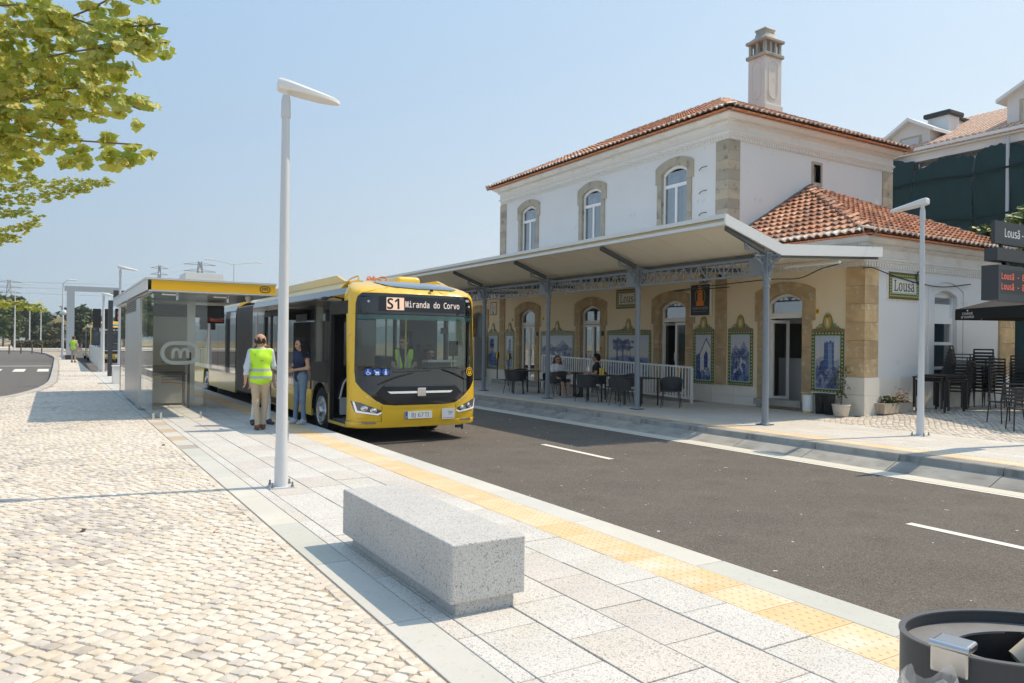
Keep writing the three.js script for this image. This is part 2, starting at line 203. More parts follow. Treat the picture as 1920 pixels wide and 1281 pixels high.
// ---- cobbled pavement
const leftEdge = [[-45, -16], [-12, -19.2], [-5, -21.2], [-2.4, -23.1], [-1.2, -24.8], [-.62, -27.2], [-.3, -29.8], [-.12, -33], [0, -43], [.1, -60], [.12, -76], [-.6, -95], [-2.5, -112]];
{
  const ring = [[-45, 10], [1.636, 10], [1.636, -110], ...leftEdge.slice().reverse()];
  const base = struct('cobbled_pavement', flat(ring, -.0065), withMap(dtex(256, (u, v, i, j) => { const d = hash(i, j, 3), c = fbm(u, v, 12, 5); const k = .9 + .5 * (d - .5) + .4 * (c - .5); return [.42 * k, .35 * k, .27 * k]; }, 2), .97), 'sandy bed of the cobbled pavement');
  const rr = rng(9), geos = [];
  for (let v = 0; v < 10; v++) { // an uneven four-sided stone with knocked corners, one unit across
    const q = [[-.5, -.5], [.5, -.5], [.5, .5], [-.5, .5]].map(([x, z]) => [x * (.96 + rr() * .08) + (rr() - .5) * .09, z * (.96 + rr() * .08) + (rr() - .5) * .09]), out = [];
    q.forEach(([x, z], i) => { const [px, pz] = q[(i + 3) % 4], [nx, nz] = q[(i + 1) % 4], k = .07 + rr() * .12; out.push([x + (px - x) * k, z + (pz - z) * k], [x + (nx - x) * k, z + (nz - z) * k]); });
    const ring2 = (k, y, jit) => out.map(([x, z]) => [x * k, y + (rr() - .5) * jit, z * k]), A = ring2(1, -.03, 0), B = ring2(1, -.005, .003), C = ring2(.90, .001, .003), c0 = [(rr() - .5) * .2, .0025 + rr() * .002, (rr() - .5) * .2], pos = [], n = 8;
    for (let i = 0; i < n; i++) { const j = (i + 1) % n; for (const [P, Q] of [[A, B], [B, C]]) pos.push(...P[i], ...Q[i], ...Q[j], ...P[i], ...Q[j], ...P[j]); pos.push(...C[i], ...c0, ...C[j]); }
    const g = new THREE.BufferGeometry(); g.setAttribute('position', new THREE.Float32BufferAttribute(pos, 3)); g.computeVertexNormals(); geos.push(buv(g, v * .37, v * .59, .09));
  }
  const tones = [[.70, .635, .55], [.74, .68, .60], [.67, .60, .51], [.76, .71, .64], [.68, .595, .48], [.62, .575, .53], [.72, .65, .56], [.50, .455, .41]].map(c => withMap(T.limestone, .82, { color: lin(...c) }));
  const inside = (x, z) => { let r = false; for (let i = 0, j = ring.length - 1; i < ring.length; j = i++) { const [a, b] = ring[i], [c, d] = ring[j]; if ((b > z) !== (d > z) && x < (c - a) * (z - b) / (d - b) + a) r = !r; } return r; };
  const list = [], an = -.62, ca = Math.cos(an), sa = Math.sin(an), lay = (put, x0, x1, z0, z1, ok, P) => { // staggered rows on the diagonal
    const R = Math.hypot(x1 - x0, z1 - z0) / 2 + .3, cx = (x0 + x1) / 2, cz = (z0 + z1) / 2;
    for (let v = -R; v < R; ) { const w = P * (.86 + rr() * .26); for (let u = -R + rr() * P; u < R; ) { const l = P * (.78 + rr() * .5), um = u + l / 2, vm = v + w / 2 + .05 * Math.sin(um * .7) + .03 * Math.sin(um * 2.1 + v); u += l; const x = cx + um * ca - vm * sa, z = cz + um * sa + vm * ca; if (x < x0 || x > x1 || z < z0 || z > z1 || !ok(x, z)) continue; put.push({ x, z, y: (rr() - .5) * .005, ry: -an + (rr() - .5) * .10 + .03 * Math.cos(um * .7), rx: (rr() - .5) * .03, rz: (rr() - .5) * .03, sx: l - .007, sz: w - .007 }); } v += w; }
  };
  lay(list, -4.2, 1.56, -47, .6, (x, z) => inside(x, z) && (z > -26 || inside(x - .3, z)), .093);
  lay(list, -.25, 1.56, -74, -47, (x, z) => inside(x - .3, z), .1);
  for (let z = .5; z > -47; z -= .09) list.push({ x: 1.588, z, y: 0, ry: (rr() - .5) * .15, sx: .072, sz: .084 });
  for (const t of list) { const n = fbm(t.x * .11 + 9, t.z * .11 + 9, 7, 88, 3) + (rr() - .5) * .34; t.mi = n < .36 ? [5, 2, 7][Math.floor(rr() * 3)] : n < .62 ? Math.floor(rr() * 7) : [1, 3, 0, 6][Math.floor(rr() * 4)]; t.y += (fbm(t.x * .3 + 5, t.z * .3 + 5, 5, 12, 2) - .5) * .008; }
  globalThis.layStones = lay;
  pave('cobblestone', base, geos, tones, list, 300);
  globalThis.cob = { geos, tones };
  // granite kerb along the side street
  const pts = leftEdge.slice(1).map(([x, z]) => V(x, 0, z)), cur = new THREE.CatmullRomCurve3(pts), L = cur.getLength(), n = Math.round(L / 1.0);
  const kk = struct('street_kerb', null, null, 'granite kerb of the side street');
  const kg = [0, 1, 2].map(k => buv(rb(.24, .3, .985, .012, 0, -.14, 0), k * .3, k * .2)), km = [[.86, .82, .76], [.95, .9, .84]].map(c => { const m = M.granite.clone(); m.color = lin(...c); return m; });
  for (let i = 0; i < n; i++) { const p = cur.getPointAt((i + .5) / n), t = cur.getTangentAt((i + .5) / n); const m = part('kerb_stone', kg[i % 3], km[i % 2], kk); m.position.set(p.x + .1, .012, p.z); m.rotation.y = Math.atan2(t.x, t.z); }
}
// ---- side street on the left
{
  struct('side_street', flat([[-60, -10], [-45, -16], ...leftEdge.slice(1).map(([x, z]) => [x + .05, z]), [-2.5, -128], [-60, -130]], -.12), withMap(T.asphalt, .93, { color: lin(1.05, 1.08, 1.15) }), 'asphalt side street with a zebra crossing');
  for (let k = 0; k < 8; k++) struct('zebra_stripe', rect(-.16 - k * 1.08, -.68 - k * 1.08, -46.4, -50.2, -.116), M.whiteline);
  struct('stop_line', rect(-.05, -9, -55.4, -55.9, -.116), M.whiteline);
  struct('far_pavement', rect(-60, 1.6, -118, -168, -.02), std([.52, .49, .43], .95), 'pale pavement round the far side of the junction');
  struct('far_street', rect(-60, 1.0, -128, -136, -.01), M.asphalt);
  struct('verge', rect(-120, 1.5, -168, -320, -.03), withMap(dtex(256, (u, v, i, j) => { const c = fbm(u, v, 8, 211, 4), d = hash(i, j, 3); const k = .8 + .6 * (c - .5) + .3 * (d - .5); return [.40 * k, .33 * k, .17 * k]; }, 1 / 4), .97), 'dry grass verge');
}
// ---- station platform opposite
const terraceY = (x, z) => z > -11.2 ? Math.min(.11, Math.max(0, (x - 16.2) * .05)) : 0;
{
  const base = struct('station_platform', box2(11.2, 60, -.5, -.03, 14, -44), M.oldconcrete, 'station platform paved with pale slabs');
  // docking kerb blocks, 1.5 m long
  const pr = shp([[10.79, -.45], [10.79, -.236], [10.83, -.222], [11.08, -.128], [11.125, -.118], [11.165, -.105], [11.185, -.012], [11.20, 0], [11.53, 0], [11.53, -.45]]);
  const kg = [0, 1, 2].map(k => { const g = ext(pr, 1.485); g.translate(0, 0, -.7425); return buv(g, k * .61, k * .35); });
  const mats = [[1, 1, 1], [.9, .9, .9], [1.08, 1.06, 1.02]].map(c => { const m = M.oldconcrete.clone(); m.color = lin(...c); return m; });
  const kl = []; for (let k = -12; k < 26; k++) kl.push({ x: 0, z: -6.14 - k * 1.5 }); pave('kerb_block', base, kg, mats, kl, 40);
  const tg = [0, 1, 2].map(k => { const gs = [rb(.40, .05, .404, .004, 0, -.025, 0)], dome = new THREE.SphereGeometry(.016, 5, 2, 0, 7, 0, Math.PI / 2).scale(1, .35, 1); for (let a = 0; a < 5; a++) for (let b = 0; b < 5; b++) gs.push(dome.clone().translate(-.16 + a * .08, -.001, -.16 + b * .08)); return buv(join(gs), k * .3, k * .2); });
  const tl = []; for (let k = -24; k < 96; k++) tl.push({ x: 11.745, z: -4 - k * .408 }); pave('tactile_tile', base, tg, [M.tactile], tl, 90);
  const sg = [0, 1, 2].map(k => buv(rb(.402, .05, .79, .005, 0, -.025, 0), k * .37, k * .71)), tone = [[1.04, 1.02, .98], [.97, .95, .91], [1.0, .96, .9]].map(c => { const m = M.slab.clone(); m.color = lin(...c); return m; });
  const sl = []; for (let c = 0; c < 11; c++) for (let k = -16; k < 48; k++) { const x = 12.16 + c * .412, z = -2 - k * .8 - (c % 2) * .4; if (z > -11.1 && x > 14.3) continue; if (x > 16.4) continue; sl.push({ x, z }); } pave('paving_slab', base, sg, tone, sl, 290);
  const cl = []; layStones(cl, 14.42, 24.8, -10.98, 1, () => true, .115); for (const t of cl) t.y = terraceY(t.x, t.z) + t.y * 1.5;
  const tb = struct('terrace', null, null, 'cobbled terrace beside the station wing');
  const g = new THREE.PlaneGeometry(14, 22, 60, 1).rotateX(-Math.PI / 2).translate(21.4, 0, -.05); { const p = g.attributes.position; for (let i = 0; i < p.count; i++) p.setY(i, terraceY(p.getX(i), -5) - .008); g.computeVertexNormals(); }
  part('sand_bed', buv(g), std([.33, .28, .22], .95), tb);
  pave('cobblestone', tb, cob.geos, cob.tones, cl, 120);
}
// ================================================================ station building
function rebase(o, x, y, z) { for (const c of o.children) c.position.sub(V(x, y, z)); o.position.set(x, y, z); }
const arc = (zc, w, ys, yt, n = 10) => { const h = yt - ys, R = (w * w / 4 + h * h) / (2 * h), c = yt - R, a0 = Math.asin(w / 2 / R), r = []; for (let i = 0; i <= n; i++) { const a = -a0 + 2 * a0 * i / n; r.push([zc + R * Math.sin(a), c + R * Math.cos(a)]); } return r; };
const archHole = (zc, w, y0, ys, yt) => new THREE.Path([[zc - w / 2, y0], [zc + w / 2, y0], ...arc(zc, w, ys, yt).reverse()].map(p => new THREE.Vector2(...p)));
const WX = 16.45, doorZ = [-13.34, -17.53, -21.74, -25.95, -30.1], upZ = [-17.53, -21.74, -25.95];
const station = thing('station_building', 'white two storey railway station with terracotta hip roof and stone corners', 'building');
{
  const s = shp([[-32.4, 0], [-11.06, 0], [-11.06, 3.9], [-32.4, 3.9]]), s2 = shp([[-32.4, 3.9], [-11.06, 3.9], [-11.06, 4.25], [-15.35, 4.25], [-15.35, 8.1], [-28.15, 8.1], [-28.15, 4.25], [-32.4, 4.25]]);
  doorZ.forEach(z => s.holes.push(archHole(z, 1.27, .10, 2.86, 3.08))); upZ.forEach(z => s2.holes.push(archHole(z, 1.24, 4.94, 7.08, 7.27)));
  part('front_wall', buv(zy(s, WX, .4)), M.cream, station, 'cream painted wall under the canopy');
  part('upper_front_wall', buv(zy(s2, WX, .4)), M.plaster, station);
  const side = (pts, holes, z, mat) => { const q = shp(pts); holes.forEach(h => q.holes.push(h)); return buv(ext(q, .4).translate(0, 0, z - .4)); };
  const wwin = archHole(19.94, 1.06, .75, 2.98, 3.14);
  part('wing_wall', side([[16.85, 0], [23.3, 0], [23.3, 4.25], [16.85, 4.25]], [wwin], -11.06), M.plaster, station, 'white end wall of the low wing');
  const sq = new THREE.Path([[20.17, 6.76], [20.53, 6.76], [20.53, 7.32], [20.17, 7.32]].map(p => new THREE.Vector2(...p)));
  part('gable_wall', side([[16.85, 4.2], [24.25, 4.2], [24.25, 8.1], [16.85, 8.1]], [sq], -15.35), M.plaster, station);
  part('rear_wall', [box2(23.85, 24.25, 4.26, 8.1, -15.75, -28.15), box2(22.9, 23.3, 0, 4.25, -11.46, -32.0)].map(g => buv(g)), M.plaster, station);
  part('far_wing_wall', buv(box2(16.85, 23.3, 0, 4.25, -32.0, -32.4)), M.plaster, station); part('far_gable_wall', buv(box2(16.85, 24.25, 4.26, 8.1, -27.75, -28.15)), M.plaster, station);
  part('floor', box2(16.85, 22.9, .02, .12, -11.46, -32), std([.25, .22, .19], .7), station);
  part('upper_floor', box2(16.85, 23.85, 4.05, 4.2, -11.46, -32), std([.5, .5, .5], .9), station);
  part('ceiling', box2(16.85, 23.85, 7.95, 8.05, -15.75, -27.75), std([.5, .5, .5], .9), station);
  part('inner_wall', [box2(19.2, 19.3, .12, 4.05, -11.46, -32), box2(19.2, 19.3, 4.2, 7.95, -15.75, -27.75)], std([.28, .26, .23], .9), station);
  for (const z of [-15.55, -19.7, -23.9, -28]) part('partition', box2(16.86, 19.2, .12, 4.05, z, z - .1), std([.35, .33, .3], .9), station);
  // small square window in the gable wall
  const sf = part('stone_frame', [box2(20.11, 20.17, 6.66, 7.40, -15.31, -15.52), box2(20.53, 20.59, 6.66, 7.40, -15.31, -15.52), box2(20.17, 20.53, 6.66, 6.76, -15.31, -15.52), box2(20.17, 20.53, 7.32, 7.40, -15.31, -15.52)].map(g => buv(g)), M.tanstone, station); part('pane', box2(20.17, 20.53, 6.76, 7.32, -15.6, -15.61), M.dark, sf);
}
// stone surrounds: two jambs and an arched head with ears
function surround(zc, y0, w, ys, yt, wo, yso, yto, ear, jo, mat, pr) {
  const L = [];
  for (const s of [-1, 1]) { const n = y0 < 4 ? 3 : 2; for (let k = 0; k < n; k++) { const a = y0 + (ear - y0) * k / n + .004, b = y0 + (ear - y0) * (k + 1) / n - .004, g = zy(shp([[zc + s * w / 2, a], [zc + s * jo / 2, a], [zc + s * jo / 2, b], [zc + s * w / 2, b]].slice()), WX - pr, .28 + pr); L.push(part('jamb_stone', buv(g, k * .3 + s, zc * .7), mat, station)); } }
  const inn = arc(zc, w, ys, yt), out = arc(zc, wo, yso, yto);
  const cut = f => { const i = Math.round((inn.length - 1) * f), j = Math.round((out.length - 1) * f); return [i, j]; };
  for (const [a, b] of [[0, .36], [.36, .64], [.64, 1]]) { // springers and crown
    const [i0, j0] = cut(a), [i1, j1] = cut(b), o = out.slice(j0, j1 + 1), n = inn.slice(i0, i1 + 1).reverse();
    let pts = [...o, ...n]; const g = .003;
    if (a === 0) pts = [[zc - wo / 2, ear + g], [zc - wo / 2, yso], ...o.slice(1), ...n.slice(0, -1), [zc - w / 2, ys], [zc - w / 2, ear + g]];
    if (b === 1) pts = [...o.slice(0, -1), [zc + wo / 2, yso], [zc + wo / 2, ear + g], [zc + w / 2, ear + g], [zc + w / 2, ys], ...n.slice(1)];
    const mx = (a + b) / 2 - .5; pts = pts.map(([z, y]) => [z + mx * .008, y]);
    part('arch_stone', buv(zy(shp(pts), WX - pr, .28 + pr), zc * .3 + a, a), mat, station);
  }
}
for (const z of doorZ) surround(z, .12, 1.15, 2.80, 3.02, 1.90, 3.10, 3.33, 2.30, 1.72, M.sandstone, .035);
for (const z of upZ) surround(z, 4.6, 1.12, 7.02, 7.21, 1.67, 7.24, 7.46, 6.72, 1.52, M.tanstone, .035);
// white doors
const pane = (z0, z1, y0, y1, x) => box2(x, x + .008, y0, y1, z0, z1);
function doorway(zc, open) {
  const w = 1.15, x = WX + .1, f = .06, o = part('door', (() => { // frame with arched transom
    const s = shp([[zc - w / 2, .12], [zc - w / 2, 2.80], ...arc(zc, w, 2.80, 3.02).slice(1, -1), [zc + w / 2, 2.80], [zc + w / 2, .12]]); 
    s.holes.push(archHole(zc, w - .15, 2.49, 2.74, 2.93)); s.holes.push(new THREE.Path([[zc - w / 2 + f, .13], [zc + w / 2 - f, .13], [zc + w / 2 - f, 2.36], [zc - w / 2 + f, 2.36]].map(p => new THREE.Vector2(...p))));
    return zy(s, x, .07);
  })(), M.pvc, station, open ? 'white door with one leaf standing open' : undefined);
  const tp = new THREE.ShapeGeometry(new THREE.Shape(archHole(zc, w - .15, 2.49, 2.74, 2.93).getPoints())); { const p = tp.attributes.position; for (let i = 0; i < p.count; i++) p.setXYZ(i, x + .035, p.getY(i), p.getX(i)); tp.computeVertexNormals(); } part('transom_pane', tp, M.winpane, o);
  const leaf = (z0, z1, ang) => {
    const gs = [[z0, z0 + .075, .14, 2.34], [z1 - .075, z1, .14, 2.34], [z0 + .075, z1 - .075, .14, .30], [z0 + .075, z1 - .075, 2.26, 2.34]].map(([a, b, c, d]) => box2(x, x + .05, c, d, a, b)); const pg = pane(z0 + .075, z1 - .075, .30, 2.26, x + .02);
    if (ang) for (const g of [...gs, pg]) g.translate(-x, 0, -z0).rotateY(ang).translate(x, 0, z0);
    part('door_leaf', gs, M.pvc, o); part('pane', pg, M.winpane, o);
  };
  const m = zc; leaf(m + .002, m + w / 2 - f, 0); leaf(zc - w / 2 + f, m - .002, open ? 1.25 : 0);
  part('handle', [bar([x - .05, 1.15, m + .03], [x - .05, 1.4, m + .03], .012), bar([x - .05, 1.15, m + .03], [x, 1.15, m + .03], .008), bar([x - .05, 1.4, m + .03], [x, 1.4, m + .03], .008)], M.alu, o);
}
doorway(doorZ[1], true); doorway(doorZ[2], false); doorway(doorZ[3], false);
{ // wing door: one leaf folded in, grey screen behind
  const zc = doorZ[0], x = WX + .1, w = 1.15; const s = shp([[zc - w / 2, .12], [zc - w / 2, 2.80], ...arc(zc, w, 2.80, 3.02).slice(1, -1), [zc + w / 2, 2.80], [zc + w / 2, .12]]); s.holes.push(archHole(zc, w - .13, 2.52, 2.76, 2.95)); s.holes.push(new THREE.Path([[zc - w / 2 + .05, .125], [zc + w / 2 - .05, .125], [zc + w / 2 - .05, 2.38], [zc - w / 2 + .05, 2.38]].map(p => new THREE.Vector2(...p))));
  const o = part('door', zy(s, x, .07), M.pvc, station, 'wing door standing open on a grey screen');
  const tp = new THREE.ShapeGeometry(new THREE.Shape(archHole(zc, w - .13, 2.52, 2.76, 2.95).getPoints())); { const p = tp.attributes.position; for (let i = 0; i < p.count; i++) p.setXYZ(i, x + .035, p.getY(i), p.getX(i)); tp.computeVertexNormals(); } part('transom_pane', tp, M.winpane, o);
  part('door_leaf', [[0, .07, .14, 2.34], [.45, .52, .14, 2.34], [.07, .45, .14, .30], [.07, .45, 2.26, 2.34]].map(([a, b, c, d]) => box2(0, .05, c, d, a, b).rotateY(1.15).translate(x, 0, zc - w / 2 + .07)), M.pvc, o);
  part('inner_screen', [box2(x + .8, x + .84, .13, 1.32, zc - .9, zc + .9), box2(x + .8, x + .84, 2.26, 3.0, zc - .9, zc + .9), box2(x + .8, x + .84, 1.32, 2.26, zc + .42, zc + .9)], std([.42, .44, .45], .6), o);
  part('step', buv(rb(.5, .16, 1.5, .015, WX - .05, .08 + .08, zc)), M.oldconcrete, o);
}
{ const zc = doorZ[4], g = zy(shp([[zc - .575, .12], [zc - .575, 2.80], ...arc(zc, 1.15, 2.80, 3.02).slice(1, -1), [zc + .575, 2.80], [zc + .575, .12]]), WX + .2, .05); part('roller_shutter', g, std([.16, .18, .20], .6), station); }
// white upper windows
for (const zc of upZ) {
  const w = 1.12, x = WX + .07, s = shp([[zc - w / 2, 5.0], [zc - w / 2, 7.02], ...arc(zc, w, 7.02, 7.21).slice(1, -1), [zc + w / 2, 7.02], [zc + w / 2, 5.0]]);
  s.holes.push(archHole(zc, w - .14, 6.66, 6.96, 7.12)); for (const q of [-1, 1]) s.holes.push(new THREE.Path([[zc + q * .045, 5.1], [zc + q * (w / 2 - .07), 5.1], [zc + q * (w / 2 - .07), 6.56], [zc + q * .045, 6.56]].map(p => new THREE.Vector2(...p))));
  const o = part('window', zy(s, x, .06), M.pvc, station);
  const gl = pane(zc - w / 2 + .02, zc + w / 2 - .02, 5.02, 7.05, x + .03); part('pane', [gl, ...[]], M.winpane, o);
  for (const q of [-1, 1]) part('curtain', (() => { const g = new THREE.PlaneGeometry(.42, 1.9, 24, 1).rotateY(-Math.PI / 2).translate(x + .22, 6.0, zc + q * .33), p = g.attributes.position; for (let i = 0; i < p.count; i++) p.setX(i, p.getX(i) + .02 * Math.sin(p.getZ(i) * 60)); g.computeVertexNormals(); return g; })(), std([.62, .62, .60], .9), o);
}
// wing window with louvre vent on top
{
  const z = -11.06, o = part('window', [box2(19.41, 19.47, .75, 3.0, z - .12, z - .2), box2(20.41, 20.47, .75, 3.0, z - .12, z - .2), box2(19.47, 20.41, 2.28, 2.44, z - .12, z - .2), box2(19.47, 20.41, 1.72, 1.80, z - .12, z - .2), box2(19.47, 20.41, 1.08, 1.16, z - .12, z - .2), box2(19.47, 20.41, .75, .82, z - .12, z - .2), box2(19.47, 20.41, 2.44, 2.8, z - .16, z - .19), box2(19.47, 20.41, 2.97, 3.12, z - .16, z - .19)], M.pvc, station);
  part('pane', [box2(19.47, 20.41, .82, 2.28, z - .17, z - .175)], M.winpane, o);
  part('louvre', [...Array(5)].map((_, k) => bx(.86, .006, .035, 19.94, 2.82 + k * .033, z - .155, 0, .6)), std([.5, .5, .5], .5), o);
  part('hinge_arm', bar([20.15, 1.13, z - .1], [20.36, 1.25, z - .02], .012), M.dark, o);
  const mould = arc(19.94, 1.66, 3.16, 3.42), inn = arc(19.94, 1.58, 3.12, 3.36); part('arch_moulding', ext(shp([[19.11, .95], ...mould, [20.77, .95], [20.73, .95], ...inn.reverse(), [19.15, .95]]), .03).translate(0, 0, z), M.plaster, station);
}
// corner stones, pilasters, plinth
const tinted = (m, ...cs) => cs.map(c => { const q = m.clone(); q.color = lin(...c); return q; });
const sandT = tinted(M.sandstone, [1.25, 1.2, 1.12], [1.12, 1.06, .98], [1.32, 1.26, 1.18]), tanT = tinted(M.tanstone, [1, 1, 1], [.86, .86, .86], [1.1, 1.07, 1.02]), plinT = tinted(M.stainw, [1, .97, .92], [.95, .92, .87], [1.02, 1, .97]);
{
  for (let k = 0; k < 6; k++) { const y0 = .925 + k * .438, g = buv(box2(16.40, 16.935, y0, y0 + .432, -11.0, -11.50), k * .4, k * .7); part('corner_stone', g, sandT[k % 3], station); }
  for (let k = 0; k < 6; k++) { const y0 = .925 + k * .438; part('corner_stone', buv(box2(22.55, 23.34, y0, y0 + .432, -11.0, -11.5), k), sandT[k % 3], station); }
  part('pier_base', [buv(box2(16.37, 16.96, .50, .92, -10.97, -11.53)), buv(box2(16.36, 16.97, 0, .495, -10.96, -11.54))], plinT[0], station);
  for (const z of [-15.545, -27.95]) for (let k = 0; k < 6; k++) { const y0 = .53 + k * .53; part('pilaster_stone', buv(box2(16.42, 16.46, y0, y0 + .525, z - .215, z + .215), k * .3, z), M.sandstone, station); }
  for (let k = 0; k < 11; k++) { const y0 = 4.45 + k * .281; part('corner_stone', buv(box2(16.41, 16.9, y0, y0 + .276, -15.31, -15.78), k * .43, k * .7), tanT[k % 3], station); part('corner_stone', buv(box2(16.41, 16.9, y0, y0 + .276, -27.72, -28.19), k * .43), tanT[(k + 1) % 3], station); part('corner_stone', buv(box2(23.75, 24.29, y0, y0 + .276, -15.31, -15.78), k * .43), tanT[(k + 2) % 3], station); }
  // plinth blocks between the doors
  const gaps = [-11.54, ...doorZ.flatMap(z => [z + .86, z - .86]), -32.4];
  for (let i = 0; i < gaps.length; i += 2) { const a = gaps[i], b = gaps[i + 1], n = Math.max(1, Math.round((a - b) / .95)); for (let k = 0; k < n; k++) for (const [y0, y1] of [[.0, .245], [.25, .51]]) { const z0 = a - (a - b) * k / n - .003, z1 = a - (a - b) * (k + 1) / n + .003; part('plinth_stone', buv(box2(16.41, 16.46, y0, y1, z0, z1), k * .7 + i, i * .3), plinT[(k + i) % 3], station); } }
  for (let k = 0; k < 6; k++) for (const [y0, y1] of [[0, .455], [.46, .92]]) part('plinth_stone', buv(box2(16.98 + k * .93, 16.974 + (k + 1) * .93, y0, y1, -11.03, -11.08), k), plinT[k % 3], station);
}
// cornices: a moulding run round each block, with dentils
function ringOf(prof, x0, x1, z0, z1) { // z0 > z1
  const pos = [], nC = 4, c = o => [[x0 - o, z0 + o], [x1 + o, z0 + o], [x1 + o, z1 - o], [x0 - o, z1 - o]];
  for (let i = 0; i + 1 < prof.length; i++) { const A = c(prof[i][0]), B = c(prof[i + 1][0]), ya = prof[i][1], yb = prof[i + 1][1]; for (let k = 0; k < nC; k++) { const m = (k + 1) % 4, a = [A[k][0], ya, A[k][1]], b = [A[m][0], ya, A[m][1]], d = [B[m][0], yb, B[m][1]], e = [B[k][0], yb, B[k][1]]; pos.push(...a, ...d, ...b, ...a, ...e, ...d); } }
  const g = new THREE.BufferGeometry(); g.setAttribute('position', new THREE.Float32BufferAttribute(pos.map(v => v), 3)); const p = g.attributes.position; // wind outwards
  for (let i = 0; i < p.count; i += 3) { const t = [p.getX(i + 1), p.getY(i + 1), p.getZ(i + 1)]; p.setXYZ(i + 1, p.getX(i + 2), p.getY(i + 2), p.getZ(i + 2)); p.setXYZ(i + 2, ...t); } g.computeVertexNormals(); return buv(g);
}
function dentils(x0, x1, z0, z1, y0, h, o, step, w) { const gs = []; for (let z = z0 - .05; z > z1; z -= step) gs.push(bx(.03, h, w, x0 - o - .013, y0 + h / 2, z)); for (let x = x0 + .02; x < x1; x += step) gs.push(bx(w, h, .03, x, y0 + h / 2, z0 + o + .013)); return join(gs); }
{
  const P = [[-.05, 7.56], [.03, 7.56], [.03, 7.69], [.055, 7.70], [.055, 7.73], [.09, 7.75], [.09, 7.79], [.045, 7.82], [.045, 8.00], [.09, 8.03], [.12, 8.04], [.12, 8.10], [.2, 8.13], [.27, 8.19], [.31, 8.21], [.31, 8.25], [-.05, 8.25]];
  part('cornice', ringOf(P, 16.45, 24.25, -15.35, -28.15), M.stainw, station); const d1 = part('dentils', join([dentils(16.45, 24.25, -15.35, -28.15, 7.58, .09, .03, .105, .055), dentils(16.45, 24.25, -15.35, -28.15, 8.045, .05, .12, .08, .04)]), M.stainw, station); d1.userData.kind = 'stuff';
  const Q = [[-.05, 3.56], [.03, 3.56], [.03, 3.69], [.055, 3.70], [.055, 3.73], [.09, 3.75], [.09, 3.79], [.045, 3.82], [.045, 4.0], [.09, 4.03], [.12, 4.04], [.12, 4.10], [.2, 4.13], [.26, 4.19], [.29, 4.21], [.29, 4.25], [-.05, 4.25]];
  part('cornice', ringOf(Q, 16.45, 23.3, -11.06, -15.6), M.stainw, station); part('cornice', ringOf(Q, 16.45, 23.3, -27.9, -32.4), M.stainw, station); const d2 = part('dentils', join([dentils(16.45, 23.3, -11.06, -15.3, 3.58, .09, .03, .105, .055), dentils(16.45, 23.3, -11.06, -15.3, 4.045, .05, .12, .08, .04)]), M.stainw, station); d2.userData.kind = 'stuff';
}
// ---- tiled roofs
const tileGeo = (() => { const n = 7, pos = [], w = .112, L = .43, prof = k => { const t = k / n; return [(t - .5) * 2 * w * .98, t < .72 ? .052 * Math.sin(Math.PI * t / .72) : -.012 * Math.sin(Math.PI * (t - .72) / .28)]; }; for (let k = 0; k < n; k++) { const [x0, y0] = prof(k), [x1, y1] = prof(k + 1), f = 1, b = .9; pos.push(x0, y0 + .068, 0, x1, y1 + .068, 0, x1 * b, y1, L, x0, y0 + .068, 0, x1 * b, y1, L, x0 * b, y0, L); pos.push(x0, y0 + .036, 0, x1, y1 + .036, 0, x1, y1 + .068, 0, x0, y0 + .036, 0, x1, y1 + .068, 0, x0, y0 + .068, 0); } const g = new THREE.BufferGeometry(); g.setAttribute('position', new THREE.Float32BufferAttribute(pos, 3)); g.computeVertexNormals(); return g; })();
const tileGeos = [0, 1, 2, 3].map(k => buv(tileGeo.clone(), k * .31, k * .47)), tileMats = tinted(M.terra, [1, 1.1, 1.15], [1.1, 1.3, 1.4], [.78, .85, .95], [1.2, 1.55, 1.8], [.6, .75, .9]), eaveMats = tinted(M.terra, [1.2, 2.4, 3.6], [1.1, 1.9, 2.8], [.8, 1.4, 2.2]);
